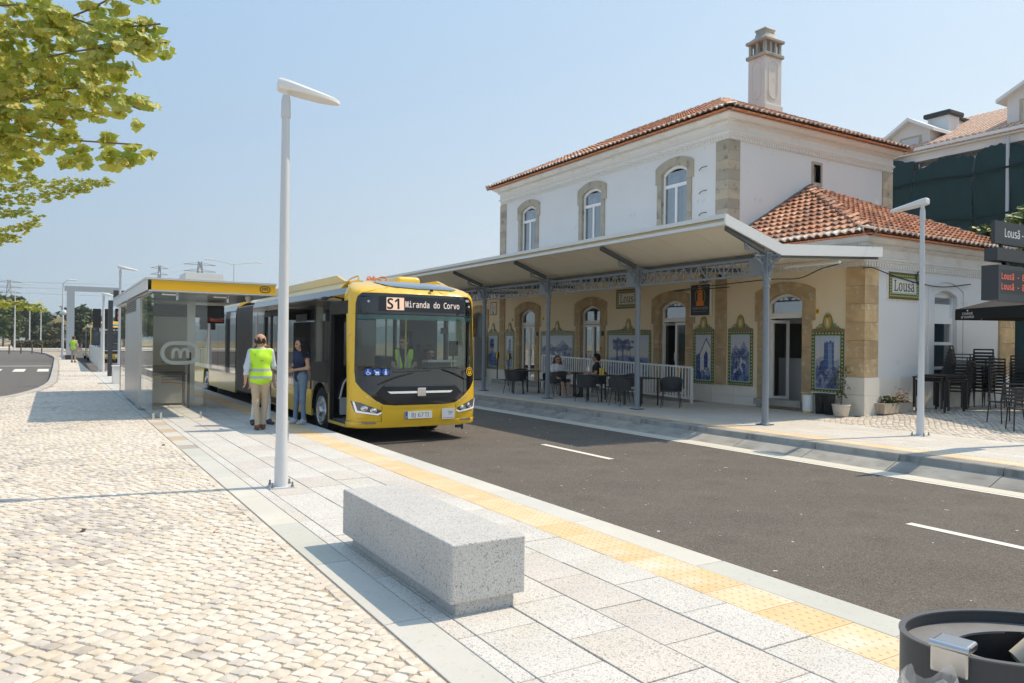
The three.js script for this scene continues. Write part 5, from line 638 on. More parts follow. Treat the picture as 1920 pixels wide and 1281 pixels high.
wallSign('notice_board', 'small framed paper notice on the wall beside the far pilaster', 'notice', WX, 2.86, 3.42, -28.95, -28.45, paper('#7c5347'), .03); wallSign('wall_plate', 'white plate with a dark symbol between the two far doors', 'sign', WX, 3.08, 3.28, -24.62, -24.42, paper('#dcdcda'), .02); wallSign('wall_plate', 'white plate with small print hung below the symbol plate', 'sign', WX, 2.84, 3.05, -24.62, -24.42, paper('#c9c9c6'), .02);
const yel = withMap(ctex(64, 64, (g) => { g.fillStyle = '#d8b11c'; g.fillRect(0, 0, 64, 64); g.strokeStyle = '#332a08'; g.lineWidth = 7; g.beginPath(); g.moveTo(14, 14); g.lineTo(50, 50); g.moveTo(50, 14); g.lineTo(14, 50); g.stroke(); g.fillStyle = '#332a08'; g.fillRect(24, 24, 16, 16); }), .6);
for (const [z, y, w] of [[-12.33, 2.53, 'wing door'], [-22.60, 2.62, 'wide landscape panel'], [-24.78, 2.62, 'mountain panel'], [-27.12, 2.62, 'far door']]) wallSign('warning_plate', 'small yellow warning plate on the wall beside the ' + w, 'sign', WX, y - .06, y + .06, z - .06, z + .06, yel, .008, 'yellow warning plates');
for (const [z, w] of [[-20.98, 'nearest the wide landscape panel'], [-25.15, 'beside the mountain panel']]) solo('wall_intercom', rb(.05, .16, .1, .015, WX - .06, 2.02, z), M.black, 'small black box on the door surround ' + w, 'intercom');
// tiled picture panels, tile by tile
function azulejo(seed, kind, w, h) { return ctex(512, 512 * 1.0, (g, W, H) => {
  const rr = rng(seed), blot = (x, y, r, c) => { g.fillStyle = c; g.beginPath(); g.ellipse(x, y, r * (1 + rr()), r * (.5 + rr() * .5), rr() * 3, 0, 7); g.fill(); }; const bw = W * .14 / w, bh = H * .14 / h;
  g.fillStyle = '#6a7440'; g.fillRect(0, 0, W, H); const sx = W / w, sy = H / h, nx = Math.round(w / .092), ny = Math.round(h / .092); for (let i = 0; i < nx; i++) for (let j = 0; j < ny; j++) { if (i > 0 && j > 0 && i < nx - 1 && j < ny - 1) continue; const x = (i + .5) * W / nx, y = (j + .5) * H / ny; g.fillStyle = '#4d6138'; g.fillRect(x - W / nx * .46, y - H / ny * .46, W / nx * .92, H / ny * .92); g.fillStyle = '#c7c5a2'; g.beginPath(); g.ellipse(x, y, W / nx * .26, H / ny * .26, 0, 0, 7); g.fill(); g.fillStyle = '#a88a3a'; g.beginPath(); g.ellipse(x, y, W / nx * .12, H / ny * .12, 0, 0, 7); g.fill(); }
  const X0 = sx * .125, Y0 = sy * .125, X1 = W - X0, Y1 = H - Y0, PW = X1 - X0, PH = Y1 - Y0; g.fillStyle = '#a9c9c4'; g.fillRect(X0 - sx * .022, Y0 - sy * .022, PW + sx * .044, PH + sy * .044); const sky = g.createLinearGradient(0, Y0, 0, Y1); sky.addColorStop(0, '#b9c3d4'); sky.addColorStop(.45, '#cfccc8'); sky.addColorStop(1, '#8fa0c4'); g.fillStyle = sky; g.fillRect(X0, Y0, PW, PH); g.save(); g.beginPath(); g.rect(X0, Y0, PW, PH); g.clip();
  const B = ['rgba(62,86,132,.5)', 'rgba(44,66,112,.55)', 'rgba(92,116,156,.45)', 'rgba(126,144,176,.4)', 'rgba(36,54,94,.5)']; const U = (x, y) => [X0 + x * PW, Y0 + y * PH], poly = (c, ...p) => { g.fillStyle = c; g.beginPath(); p.forEach(([x, y], i) => g[i ? 'lineTo' : 'moveTo'](...U(x, y))); g.fill(); };
  if (kind === 'castle') { poly('rgba(120,130,160,.5)', [0, .45], [.3, .38], [.6, .5], [1, .42], [1, 1], [0, 1]); poly('#4d6796', [.34, .62], [.36, .1], [.42, .13], [.46, .08], [.54, .12], [.62, .07], [.7, .11], [.77, .09], [.78, .62]); poly('#8197b8', [.52, .14], [.68, .13], [.7, .6], [.55, .62]); poly('#415a88', [.1, .68], [.22, .48], [.36, .45], [.36, .72], [.05, .76]); for (let k = 0; k < 70; k++) blot(...U(rr(), .62 + rr() * .38), 8 + rr() * 22, B[k % 5]); }
  else if (kind === 'church') { poly('#445e8c', [0, .45], [.25, .4], [.4, .45], [.4, 1], [0, 1]); poly('#d5d6da', [.3, .82], [.3, .42], [.7, .12], [.98, .3], [.98, .82]); poly('#38527f', [.28, .44], [.7, .1], [1, .28], [1, .24], [.7, .05], [.24, .42]); poly('#2c468a', [.56, .72], [.56, .45], [.7, .34], [.82, .42], [.82, .72]); g.strokeStyle = '#2c468a'; g.lineWidth = 5; g.beginPath(); g.moveTo(...U(.7, .12)); g.lineTo(...U(.7, .0)); g.stroke(); for (let k = 0; k < 60; k++) blot(...U(rr(), .74 + rr() * .3), 8 + rr() * 18, B[k % 5]); }
  else if (kind === 'pines') { poly('rgba(90,115,175,.55)', [0, .6], [.4, .5], [1, .56], [1, 1], [0, 1]); for (let k = 0; k < 9; k++) { const x = .12 + rr() * .5; g.fillStyle = '#395280'; g.fillRect(...U(x, .2), 4 + rr() * 4, PH * .8); for (let q = 0; q < 14; q++) blot(...U(x + (rr() - .5) * .14, .12 + rr() * .24), 10 + rr() * 12, B[q % 5]); } for (let k = 0; k < 60; k++) blot(...U(rr(), .62 + rr() * .38), 10 + rr() * 26, B[k % 5]); }
  else { poly('rgba(100,120,170,.6)', [0, .42], [.25, .2], [.45, .34], [.7, .12], [1, .38], [1, 1], [0, 1]); for (let k = 0; k < 120; k++) blot(...U(rr(), .32 + rr() * .68), 8 + rr() * 30, B[k % 5]); for (let k = 0; k < 8; k++) blot(...U(.2 + rr() * .6, .5 + rr() * .3), 10 + rr() * 16, 'rgba(215,216,220,.8)'); }
  for (let k = 0; k < 260; k++) { g.strokeStyle = B[k % 5]; g.lineWidth = 1 + rr() * 2; const [x, y] = U(rr(), .3 + rr() * .7); g.beginPath(); g.moveTo(x, y); g.lineTo(x + (rr() - .5) * 40, y + (rr() - .5) * 16); g.stroke(); } g.restore();
}); }
function tilePanel(label, z0, z1, y0, y1, kind, seed, group) { // z0 > z1
  const w = z0 - z1, h = y1 - y0, o = thing('tile_panel', label, 'tile panel', [WX - .03, y0, (z0 + z1) / 2]); const m = withMap(azulejo(seed, kind, w, h), .22), nx = Math.round(w / .14), ny = Math.round(h / .14), dx = w / nx, dy = h / ny, rr = rng(seed), cache = {};
  for (let i = 0; i < nx; i++) for (let j = 0; j < ny; j++) { const g = bx(.012, dy - .003, dx - .003), uv = g.attributes.uv, p = g.attributes.position; for (let k = 0; k < p.count; k++) uv.setXY(k, (i + .5 + p.getZ(k) / dx) / nx, (j + .5 + p.getY(k) / dy) / ny); const t = part('tile', g, m, o); t.position.set(.012 + (rr() - .5) * .002, (j + .5) * dy, -w / 2 + (i + .5) * dx); }
  // shaped tile crest with a gilt oval
  const hump = Math.min(w * .5, .62), s = new THREE.Shape(); s.moveTo(-w / 2, 0); s.lineTo(-w / 2, .05); s.bezierCurveTo(-hump * .6, .1, -.2, .06, -.15, .18); s.bezierCurveTo(-.12, .3, -.13, .4, 0, .46); s.bezierCurveTo(.13, .4, .12, .3, .15, .18); s.bezierCurveTo(.2, .06, hump * .6, .1, w / 2, .05); s.lineTo(w / 2, 0);
  const cg = zy(s, 0, .012); part('crest', cg.translate(.004, h + .002, 0), std([.17, .19, .075], .3), o); const ring = (a, b, t) => { const q = new THREE.Shape(); q.absellipse(0, 0, a, b, 0, Math.PI * 2); return zy(q, 0, t); }; part('crest_medallion', [ring(.105, .165, .006).translate(-.002, h + .235, 0), ring(.05, .05, .006).translate(-.002, h + .41, 0)], std([.48, .33, .06], .3), o); part('crest_oval', ring(.035, .09, .004).translate(-.005, h + .225, 0), std([.62, .55, .40], .3), o); part('crest_line', bx(.004, .018, w * .96, .0, h + .014, 0), std([.36, .12, .04], .4), o); part('crest_scroll', [-1, 1].flatMap(q => [new THREE.TorusGeometry(.05, .012, 5, 16, 5).rotateY(Math.PI / 2).translate(-.001, h + .13, q * .19), new THREE.TorusGeometry(.03, .01, 5, 14, 5).rotateY(Math.PI / 2).translate(-.001, h + .09, q * .29)]), std([.20, .26, .13], .3), o); return o;
}
tilePanel('blue tile picture of a castle tower beside the stone corner pier', -11.56, -12.48, .48, 2.02, 'castle', 3);
tilePanel('blue tile picture of a river landscape between the pilaster and the wing door', -14.36, -15.26, .53, 2.06, 'hills', 5);
tilePanel('blue tile picture of a white church beside the locomotive sign', -15.80, -16.63, .50, 2.06, 'church', 7);
tilePanel('wide blue tile picture of tall pines behind the ramp railing', -18.50, -20.77, .52, 2.06, 'pines', 9);
tilePanel('wide blue tile picture of a mountain between the two far doors', -22.70, -24.93, .52, 2.06, 'hills', 13);
tilePanel('narrow blue tile picture on the near side of the far pilaster', -26.95, -27.68, .52, 2.06, 'castle', 15);
tilePanel('narrow blue tile picture behind the ticket machine', -28.24, -29.2, .52, 2.06, 'pines', 17);
// ticket machine and validators by the far door
{ const t = thing('ticket_machine', 'grey ticket machine with a screen against the station wall', 'ticket machine', [16.05, 0, -29.75]); part('cabinet', [rb(.42, 1.88, .85, .03, 0, .96, 0, 2)], std([.34, .35, .36], .5), t); part('screen', box2(-.216, -.21, 1.05, 1.45, -.25, .12), phy([.05, .09, .16], .15), t); part('slot', [box2(-.22, -.21, .95, .99, .18, .35), box2(-.22, -.21, .72, .86, -.2, .0), box2(-.22, -.21, 1.2, 1.6, .2, .32)], M.dark, t); part('header', box2(-.218, -.21, 1.72, 1.86, -.38, .38), std([.55, .56, .56], .4), t); }
for (const [x, z, l] of [[15.94, -27.47, 'before the far tile pictures'], [14.95, -24.9, 'behind the seated woman']]) { const t = thing('ticket_validator', 'yellow and black ticket validator on a thin post ' + l, 'validator', [x, 0, z]); part('post', cyl(.028, .028, 1.05, 0, 0, 0, 10), M.irondark, t); part('reader', rb(.12, .26, .13, .03, 0, 1.14, 0, 2), M.black, t); part('cover', rb(.03, .25, .1, .012, -.05, 1.14, .045), M.ledyellow, t); }

for (const [px, py, l] of [[405, 997, 'orange fallen leaf on the cobbles before the lamp shadow'], [306, 835, 'dark fallen leaf on the cobbles near the border stones'], [155, 996, 'brown fallen leaf lying on the open cobbles']]) { const p = onY(px, py, .006), g = new THREE.PlaneGeometry(.05, .035, 4, 2).rotateX(-Math.PI / 2), q = g.attributes.position; for (let i = 0; i < q.count; i++) q.setY(i, .012 * Math.sin(q.getX(i) * 70 + px)); g.computeVertexNormals(); solo('fallen_leaf', g.rotateY(px).translate(p.x, p.y + .008, p.z), std(px === 405 ? [.36, .15, .05] : [.12, .07, .04], .9), l, 'leaf'); }
// ================================================================ people: one continuous skin grown from joints
const capD = (p, c) => { const [ax, ay, az, bx_, by, bz, ra, rb_] = c, dx = bx_ - ax, dy = by - ay, dz = bz - az, L = dx * dx + dy * dy + dz * dz; let t = L ? ((p[0] - ax) * dx + (p[1] - ay) * dy + (p[2] - az) * dz) / L : 0; t = t < 0 ? 0 : t > 1 ? 1 : t; const x = p[0] - ax - dx * t, y = p[1] - ay - dy * t, z = p[2] - az - dz * t; return Math.sqrt(x * x + y * y + z * z) - ra - (rb_ - ra) * t; };
const field = (prims, k) => { for (const q of prims) { const c = q.c; q.m = [(c[0] + c[3]) / 2, (c[1] + c[4]) / 2, (c[2] + c[5]) / 2]; q.R = Math.hypot(c[0] - c[3], c[1] - c[4], c[2] - c[5]) / 2 + Math.max(c[6], c[7]); } return p => { let d = 9; for (const c of prims) { const ux = p[0] - c.m[0], uy = p[1] - c.m[1], uz = p[2] - c.m[2], lim = d + k + c.R; if (lim > 0 && ux * ux + uy * uy + uz * uz > lim * lim) continue; const e = capD(p, c.c), h = Math.max(k - Math.abs(d - e), 0) / k; d = Math.min(d, e) - h * h * k * .25; } return d; }; };
function nets(f, lo, hi, cell, colour) {
  const n = [0, 1, 2].map(i => Math.ceil((hi[i] - lo[i]) / cell) + 1), [nx, ny, nz] = n, F = new Float32Array(nx * ny * nz), id = new Int32Array(nx * ny * nz).fill(-1), pos = [], tris = [], at = (i, j, k) => (k * ny + j) * nx + i;
  const Bk = 5, half = (Bk - 1) / 2; for (let k0 = 0; k0 < nz; k0 += Bk) for (let j0 = 0; j0 < ny; j0 += Bk) for (let i0 = 0; i0 < nx; i0 += Bk) { const d = f([lo[0] + (i0 + half) * cell, lo[1] + (j0 + half) * cell, lo[2] + (k0 + half) * cell]), far = Math.abs(d) > cell * Bk * 1.25 + .03; for (let k = k0; k < Math.min(k0 + Bk, nz); k++) for (let j = j0; j < Math.min(j0 + Bk, ny); j++) for (let i = i0; i < Math.min(i0 + Bk, nx); i++) F[at(i, j, k)] = far ? d : f([lo[0] + i * cell, lo[1] + j * cell, lo[2] + k * cell]); }
  for (let k = 0; k < nz - 1; k++) for (let j = 0; j < ny - 1; j++) for (let i = 0; i < nx - 1; i++) { let m = 0, s = [0, 0, 0]; const v = []; let neg = 0; for (let q = 0; q < 8; q++) { v[q] = F[at(i + (q & 1), j + (q >> 1 & 1), k + (q >> 2))]; if (v[q] < 0) neg++; } if (!neg || neg === 8) continue; for (let a = 0; a < 8; a++) for (const b of [1, 2, 4]) if (!(a & b)) { const c = a | b; if ((v[a] < 0) !== (v[c] < 0)) { const t = v[a] / (v[a] - v[c]); s[0] += (a & 1) + (b === 1 ? t : 0); s[1] += (a >> 1 & 1) + (b === 2 ? t : 0); s[2] += (a >> 2) + (b === 4 ? t : 0); m++; } } id[at(i, j, k)] = pos.length / 3; pos.push(lo[0] + (i + s[0] / m) * cell, lo[1] + (j + s[1] / m) * cell, lo[2] + (k + s[2] / m) * cell); }
  const quad = (a, b, c, d, flip) => { if (a < 0 || b < 0 || c < 0 || d < 0) return; if (flip) tris.push(a, c, b, a, d, c); else tris.push(a, b, c, a, c, d); };
  for (let k = 1; k < nz - 1; k++) for (let j = 1; j < ny - 1; j++) for (let i = 1; i < nx - 1; i++) { const a = F[at(i, j, k)] < 0; if (a !== F[at(i + 1, j, k)] < 0) quad(id[at(i, j - 1, k - 1)], id[at(i, j, k - 1)], id[at(i, j, k)], id[at(i, j - 1, k)], !a); if (a !== F[at(i, j + 1, k)] < 0) quad(id[at(i - 1, j, k - 1)], id[at(i - 1, j, k)], id[at(i, j, k)], id[at(i, j, k - 1)], !a); if (a !== F[at(i, j, k + 1)] < 0) quad(id[at(i - 1, j - 1, k)], id[at(i, j - 1, k)], id[at(i, j, k)], id[at(i - 1, j, k)], !a); }
  const g = new THREE.BufferGeometry(); g.setAttribute('position', new THREE.Float32BufferAttribute(pos, 3)); g.setIndex(tris); g.computeVertexNormals(); const col = new Float32Array(pos.length); for (let i = 0; i < pos.length; i += 3) { const c = colour([pos[i], pos[i + 1], pos[i + 2]]); col[i] = c[0]; col[i + 1] = c[1]; col[i + 2] = c[2]; } g.setAttribute('color', new THREE.BufferAttribute(col, 3)); return clean(g);
}
const SK = [.50, .29, .19], skinMat = new THREE.MeshStandardMaterial({ vertexColors: true, roughness: .75 }), clothMat = new THREE.MeshStandardMaterial({ vertexColors: true, roughness: .9 });
function boundsOf(prims, pad) { const lo = [9, 9, 9], hi = [-9, -9, -9]; for (const { c } of prims) for (let i = 0; i < 3; i++) { lo[i] = Math.min(lo[i], c[i] - c[6] - pad, c[i + 3] - c[7] - pad); hi[i] = Math.max(hi[i], c[i] + c[6] + pad, c[i + 3] + c[7] + pad); } return [lo, hi]; }
const near = (prims, p) => { let b = 9, r = null; for (const q of prims) { const d = capD(p, q.c); if (d < b) { b = d; r = q; } } return r; };
const def = { hipL: [.09, .92, 0], kneeL: [.10, .50, .02], ankL: [.10, .085, -.02], hipR: [-.09, .92, 0], kneeR: [-.10, .50, .02], ankR: [-.10, .085, -.02], pel: [0, .97, 0], waist: [0, 1.10, .005], chest: [0, 1.30, 0], shL: [.175, 1.42, -.01], shR: [-.175, 1.42, -.01], elL: [.235, 1.14, -.03], wrL: [.25, .89, .04], elR: [-.235, 1.14, -.03], wrR: [-.25, .89, .04], neck: [0, 1.47, -.01], head: [0, 1.615, .015], toeL: [.12, .03, .14], toeR: [-.12, .03, .14] };
function person(label, pos, ry, o = {}) {
  const J = { ...def, ...(o.J ?? {}) }, C = { skin: SK, top: [.3, .3, .3], leg: [.1, .1, .12], shoe: [.05, .05, .05], sleeve: 1, ...o.C }, t = thing('person', label, 'person', pos, ry), sc = o.s ?? 1, w = o.w ?? 1; if (o.group) t.userData.group = o.group; t.scale.setScalar(sc);
  const P = [], add = (a, b, ra, rb_, col) => P.push({ c: [...a, ...b, ra, rb_], col }); const mid = (a, b, k) => a.map((v, i) => v + (b[i] - v) * k);
  for (const s of ['L', 'R']) { add(J['hip' + s], J['knee' + s], .088 * w, .058, C.leg); const an = J['ank' + s], kn = J['knee' + s]; if (C.bare) { add(kn, an, .053, .036, C.skin); } else add(kn, mid(kn, an, .93), .058, .044, C.leg); add(an, mid(an, J['toe' + s], .2), .042, .042, C.shoe); add([an[0], .035, an[2] - .02], J['toe' + s], .04, .034, C.shoe); }
  add([J.pel[0] - .07, J.pel[1], J.pel[2]], [J.pel[0] + .07, J.pel[1], J.pel[2]], .105 * w, .105 * w, C.leg); add(J.pel, J.waist, .115 * w, .115 * w, C.top); add(J.waist, J.chest, .118 * w, .128 * w, C.top); add([J.chest[0] - .07, J.chest[1], J.chest[2]], [J.chest[0] + .07, J.chest[1], J.chest[2]], .105, .105, C.top); if (o.bust) for (const s of [-1, 1]) add([J.chest[0] + s * .065, J.chest[1] - .01, J.chest[2] + .085], [J.chest[0] + s * .065, J.chest[1] - .03, J.chest[2] + .09], .055, .055, C.top);
  add(mid(J.shL, J.shR, .12), mid(J.shL, J.shR, .88), .062, .062, C.top); add(J.chest, J.neck, .09, .055, C.top);
  for (const s of ['L', 'R']) { const sh = J['sh' + s], el = J['el' + s], wr = J['wr' + s], k = C.sleeve; add(sh, mid(sh, el, Math.min(1, k * 2)), .058, .05, k > 0 ? C.top2 ?? C.top : C.skin); if (k < .5) add(mid(sh, el, k * 2), el, .043, .038, C.skin); if (k > .5) { add(el, mid(el, wr, (k - .5) * 2), .045, .038, C.top2 ?? C.top); } if (k < 1) add(mid(el, wr, Math.max(0, (k - .5) * 2)), wr, .037, .027, C.skin); }
  add(J.neck, mid(J.neck, J.head, .6), .052, .05, C.skin);
  const geos = [], [lo, hi] = boundsOf(P, .04); geos.push(nets(field(P, .045), lo, hi, o.cell ?? .014, p => near(P, p).col));
  // head
  const hq = new THREE.Quaternion().setFromEuler(new THREE.Euler(o.nod ?? 0, o.turn ?? 0, o.tilt ?? 0, 'YXZ')), hp = (x, y, z) => { const v = V(x, y, z).applyQuaternion(hq); return [J.head[0] + v.x, J.head[1] + v.y, J.head[2] + v.z]; };
  const Hd = [], h = (a, b, ra, rb_, col = C.skin) => Hd.push({ c: [...hp(...a), ...hp(...b), ra, rb_], col }); h([0, .035, -.02], [0, .03, .005], .092, .09); h([0, .0, .02], [0, -.055, .045], .072, .05); h([0, -.09, .06], [0, -.085, .05], .024, .03); h([0, .0, .088], [0, -.028, .107], .011, .015); h([-.035, .028, .076], [.035, .028, .076], .018, .018); for (const s of [-1, 1]) { h([s * .088, .005, -.012], [s * .09, -.03, -.008], .018, .012); h([s * .033, .006, .086], [s * .033, .006, .088], .0105, .0105, [.03, .02, .015]); h([s * .045, -.03, .055], [s * .03, -.04, .07], .026, .022); } h([-.02, -.056, .093], [.02, -.056, .093], .009, .009, [.40, .16, .13]); h([0, -.06, -.01], [0, -.13, -.02], .05, .052);
  { const [a, b] = boundsOf(Hd, .03); geos.push(nets(field(Hd, .022), a, b, o.fine ?? .007, p => near(Hd, p).col)); }
  // hands: palm, four fingers and a thumb
  for (const s of ['L', 'R']) { const wr = V(...J['wr' + s]), el = V(...J['el' + s]), d = wr.clone().sub(el).normalize(), sd = V(...(o['palm' + s] ?? [0, 0, 1])), side = sd.clone().addScaledVector(d, -sd.dot(d)).normalize(), nrm = d.clone().cross(side).multiplyScalar(s === 'L' ? -1 : 1), Q = [], A = v => v.toArray(), f = (a, b, ra, rb_) => Q.push({ c: [...A(a), ...A(b), ra, rb_], col: C.skin }); f(wr.clone().addScaledVector(d, -.02), wr.clone().addScaledVector(d, .03), .026, .027); for (const q of [-.022, 0, .022]) f(wr.clone().addScaledVector(d, .02).addScaledVector(side, q * .6), wr.clone().addScaledVector(d, .075).addScaledVector(side, q), .018, .015); const cur = o.curl ?? .5; [-.030, -.010, .011, .031].forEach((q, i) => { const L = [.06, .07, .066, .052][i]; let p = wr.clone().addScaledVector(d, .082).addScaledVector(side, q), dir = d.clone(); for (let k = 0; k < 3; k++) { dir = dir.clone().addScaledVector(nrm, cur * .6).normalize(); const e = p.clone().addScaledVector(dir, L * [.45, .32, .23][k] * 1.05); f(p, e, .0088 - k * .0006, .0083 - k * .0006); p = e; } }); const th = wr.clone().addScaledVector(d, .03).addScaledVector(side, .03), th2 = th.clone().addScaledVector(d, .03).addScaledVector(side, .022).addScaledVector(nrm, .01); f(wr.clone().addScaledVector(d, .02).addScaledVector(side, .012), th, .016, .013); f(th, th2, .0115, .010); f(th2, th2.clone().addScaledVector(d, .026).addScaledVector(nrm, .008), .0098, .0088); const [a, b] = boundsOf(Q, .015); geos.push(nets(field(Q, .008), a, b, o.handCell ?? .0055, () => C.skin)); }
  part('body', geos, skinMat, t);
  if (o.hair) { const Hh = [], k = (a, b, ra, rb_) => Hh.push({ c: [...hp(...a), ...hp(...b), ra, rb_], col: o.hairC }); const st = o.hair, rr = rng(label.length + 5); if (st !== 'bald') k([0, .045, -.03], [0, .05, -.005], .097, .094); if (st === 'bald') { for (const s of [-1, 1]) k([s * .064, -.01, -.025], [s * .056, .02, -.05], .04, .042); k([0, -.01, -.07], [0, .035, -.078], .05, .04); } else { k([0, -.03, -.07], [0, .02, -.06], .06, .075); for (const s of [-1, 1]) k([s * .07, -.02, -.02], [s * .06, .05, .0], .03, .045); k([-.04, .10, .045], [.04, .10, .045], .03, .03); } if (st === 'long' || st === 'curly') { const n = st === 'curly' ? 40 : 22; for (let i = 0; i < n; i++) { const a = -Math.PI * (.02 + .96 * rr()) , L = st === 'curly' ? .36 : .20; const x = Math.cos(a) * .085, z = Math.sin(a) * .075 - .01, x2 = x * (st === 'curly' ? 1.5 + rr() * .9 : 1.3 + rr() * .5), y2 = -.10 - rr() * L; const f2 = st === 'curly' ? 1.35 : 1; k([x, .02, z], [x2, y2 * .5, z * 1.25 - .01], .036 * f2, .038 * f2); k([x2, y2 * .5, z * 1.25 - .01], [x2 * 1.03 + (rr() - .5) * .04, y2, z * 1.2 - .02 + (rr() - .5) * .04], .038 * f2, .024 * f2); } }
    const ff = field(Hh, .02), [a, b] = boundsOf(Hh, .02), amp = st === 'curly' ? .010 : .003; const iq = hq.clone().invert(); part('hair', nets(p => { const v = V(p[0] - J.head[0], p[1] - J.head[1], p[2] - J.head[2]).applyQuaternion(iq), fd = Math.max(-v.z + .052, v.y - .085), fd2 = st === 'bald' ? -9 : -9; let d = ff(p) + amp * (Math.sin(p[0] * 150 + p[1] * 60) + Math.sin(p[1] * 130 + p[2] * 90)) * .7; return Math.max(d, -Math.max(-v.z + .055 + (Math.abs(v.x) > .05 ? .0 : 0), v.y - .078, Math.abs(v.x) - .075)); }, a, b, o.fine ?? .007, () => o.hairC), clothMat, t); }
  if (o.vest) { const T = P.filter(q => q.col === C.top || q.col === C.leg), f = field(T.filter(q => Math.abs(q.c[0]) < .17 && q.c[1] > .8 && q.c[4] > .8), .05), y0 = J.pel[1] - .15, y1 = J.chest[1] + .17, [a, b] = boundsOf(T, .06); a[1] = y0 - .03; b[1] = y1 + .03; const lime = [.50, .85, .05], sil = [.42, .45, .46]; part('vest', nets(p => { let d = f(p) - .034 - .004 * Math.sin(p[0] * 40 + p[1] * 9); d = Math.max(d, y0 - p[1], p[1] - y1, Math.abs(p[0] - J.chest[0]) - .20); if (o.vest === 'open') d = Math.max(d, -Math.max(Math.abs(p[0]) - .02 - Math.max(0, p[1] - 1.15) * .28, -(p[2] - J.chest[2])), 0 - 9); return d; }, a, b, .012, p => { const v = (p[1] - y0) / (y1 - y0); if (o.vest === 'open') return (v > .1 && v < .18) || Math.abs(Math.abs(p[0]) - .09) < .022 ? sil : lime; return (v > .18 && v < .255) || (v > .37 && v < .445) ? sil : lime; }), clothMat, t);
    if (o.print) { const tex = ctex(256, 256, (g) => { g.fillStyle = '#bfe63c'; g.fillRect(0, 0, 256, 256); logo(g, 60, 50, 92, 54, '#4f6a1c', 7); g.fillStyle = '#4f6a1c'; g.font = '44px sans-serif'; g.fillText('metro', 16, 138); g.fillText('mondego', 16, 190); }); const g = new THREE.PlaneGeometry(.2, .2, 8, 8), p = g.attributes.position; for (let i = 0; i < p.count; i++) { const x = -p.getX(i) + .02, y = p.getY(i) + 1.30; let z = -.3; while (f([x, y, z]) - .03 > 0 && z < 0) z += .002; p.setXYZ(i, x, y, z - .004); } g.computeVertexNormals(); part('vest_print', g, withMap(tex, .9), t); } }
  if (o.glasses) { const v = []; for (const s of [-1, 1]) { const q = bx(.05, .032, .006), m = new THREE.Matrix4().compose(V(...hp(s * .034, .006, .104)), hq, V(1, 1, 1)); q.applyMatrix4(m); v.push(q, bar(V(...hp(s * .058, .012, .10)), V(...hp(s * .092, .01, .0)), .003, 5)); } part('sunglasses', v, M.black, t); }
  return t;
}
const jeans = [.17, .24, .34];
person('man in a lime vest with grey bands and beige trousers standing with his back turned', [3.245, 0, -14.18], Math.PI - .12, { s: 1.0, w: 1.08, turn: -.45, nod: .05, vest: 'back', print: 1, hair: 'bald', hairC: [.03, .025, .022], C: { top: [.52, .58, .66], leg: [.50, .39, .27], shoe: [.17, .075, .035], sleeve: .78 }, J: { hipL: [.085, .92, 0], ankL: [.045, .085, -.06], kneeL: [.075, .5, 0], toeL: [.06, .03, .10], ankR: [-.06, .085, .06], kneeR: [-.09, .5, .06], toeR: [-.08, .03, .22], elL: [.245, 1.15, -.06], wrL: [.26, .92, -.05], elR: [-.23, 1.16, .02], wrR: [-.15, 1.12, .24] } });
person('person in white trousers and dark trainers half hidden behind the man in the vest', [3.46, 0, -15.05], .15, { s: .93, hair: 'long', hairC: [.22, .08, .035], C: { top: [.45, .55, .62], leg: [.68, .68, .68], shoe: [.05, .055, .07], sleeve: .4 }, J: { ankL: [.16, .085, .02], toeL: [.2, .03, .16], ankR: [-.16, .085, -.03], toeR: [-.2, .03, .1], kneeL: [.13, .5, .03], kneeR: [-.13, .5, .02] } });
person('woman with long dark curly hair in a navy top and pale jeans beside the bus', [4.16, 0, -14.82], -1.25, { s: .965, w: 1.03, bust: 1, hair: 'curly', hairC: [.012, .008, .007], turn: -.25, C: { top: [.018, .026, .07], leg: jeans, shoe: [.5, .5, .5], sleeve: .12 }, palmL: [0, 1, 0], palmR: [0, 1, 0], J: { elL: [.25, 1.14, .0], wrL: [.09, 1.10, .22], elR: [-.24, 1.14, .02], wrR: [-.08, 1.13, .24], ankL: [.12, .085, 0], ankR: [-.11, .085, .05], toeR: [-.14, .03, .2] } });
person('distant worker in a lime vest walking along the cobbles', [1.22, 0, -59], 2.6, { s: 1.02, cell: .02, fine: .012, handCell: .009, vest: 'back', hair: 'short', hairC: [.09, .05, .03], C: { top: [.5, .35, .28], leg: [.40, .33, .25], shoe: [.12, .08, .06], sleeve: .3 } });
person('man in an open lime vest over a dark shirt standing in the bus', [6.05, .14, -14.15], -.55, { s: .915, turn: -.7, vest: 'open', glasses: 1, hair: 'short', hairC: [.10, .095, .09], C: { top: [.02, .02, .024], leg: [.03, .03, .04], sleeve: .35 }, J: { elR: [-.24, 1.13, .03], wrR: [-.12, 1.02, .24], elL: [.24, 1.13, .02], wrL: [.12, 1.0, .24] } });
const sit = (h, k = .44) => ({ hipL: [.09, h, 0], hipR: [-.09, h, 0], kneeL: [.12, h + .02, k], kneeR: [-.12, h + .02, k], ankL: [.13, .09, k + .02], ankR: [-.13, .09, k + .04], toeL: [.15, .03, k + .18], toeR: [-.15, .03, k + .2] });
const seatUp = (J, d) => { const r = {}; for (const q of ['pel', 'waist', 'chest', 'shL', 'shR', 'elL', 'elR', 'wrL', 'wrR', 'neck', 'head']) { const v = J?.[q] ?? def[q]; r[q] = [v[0], v[1] - d, v[2]]; } return r; };
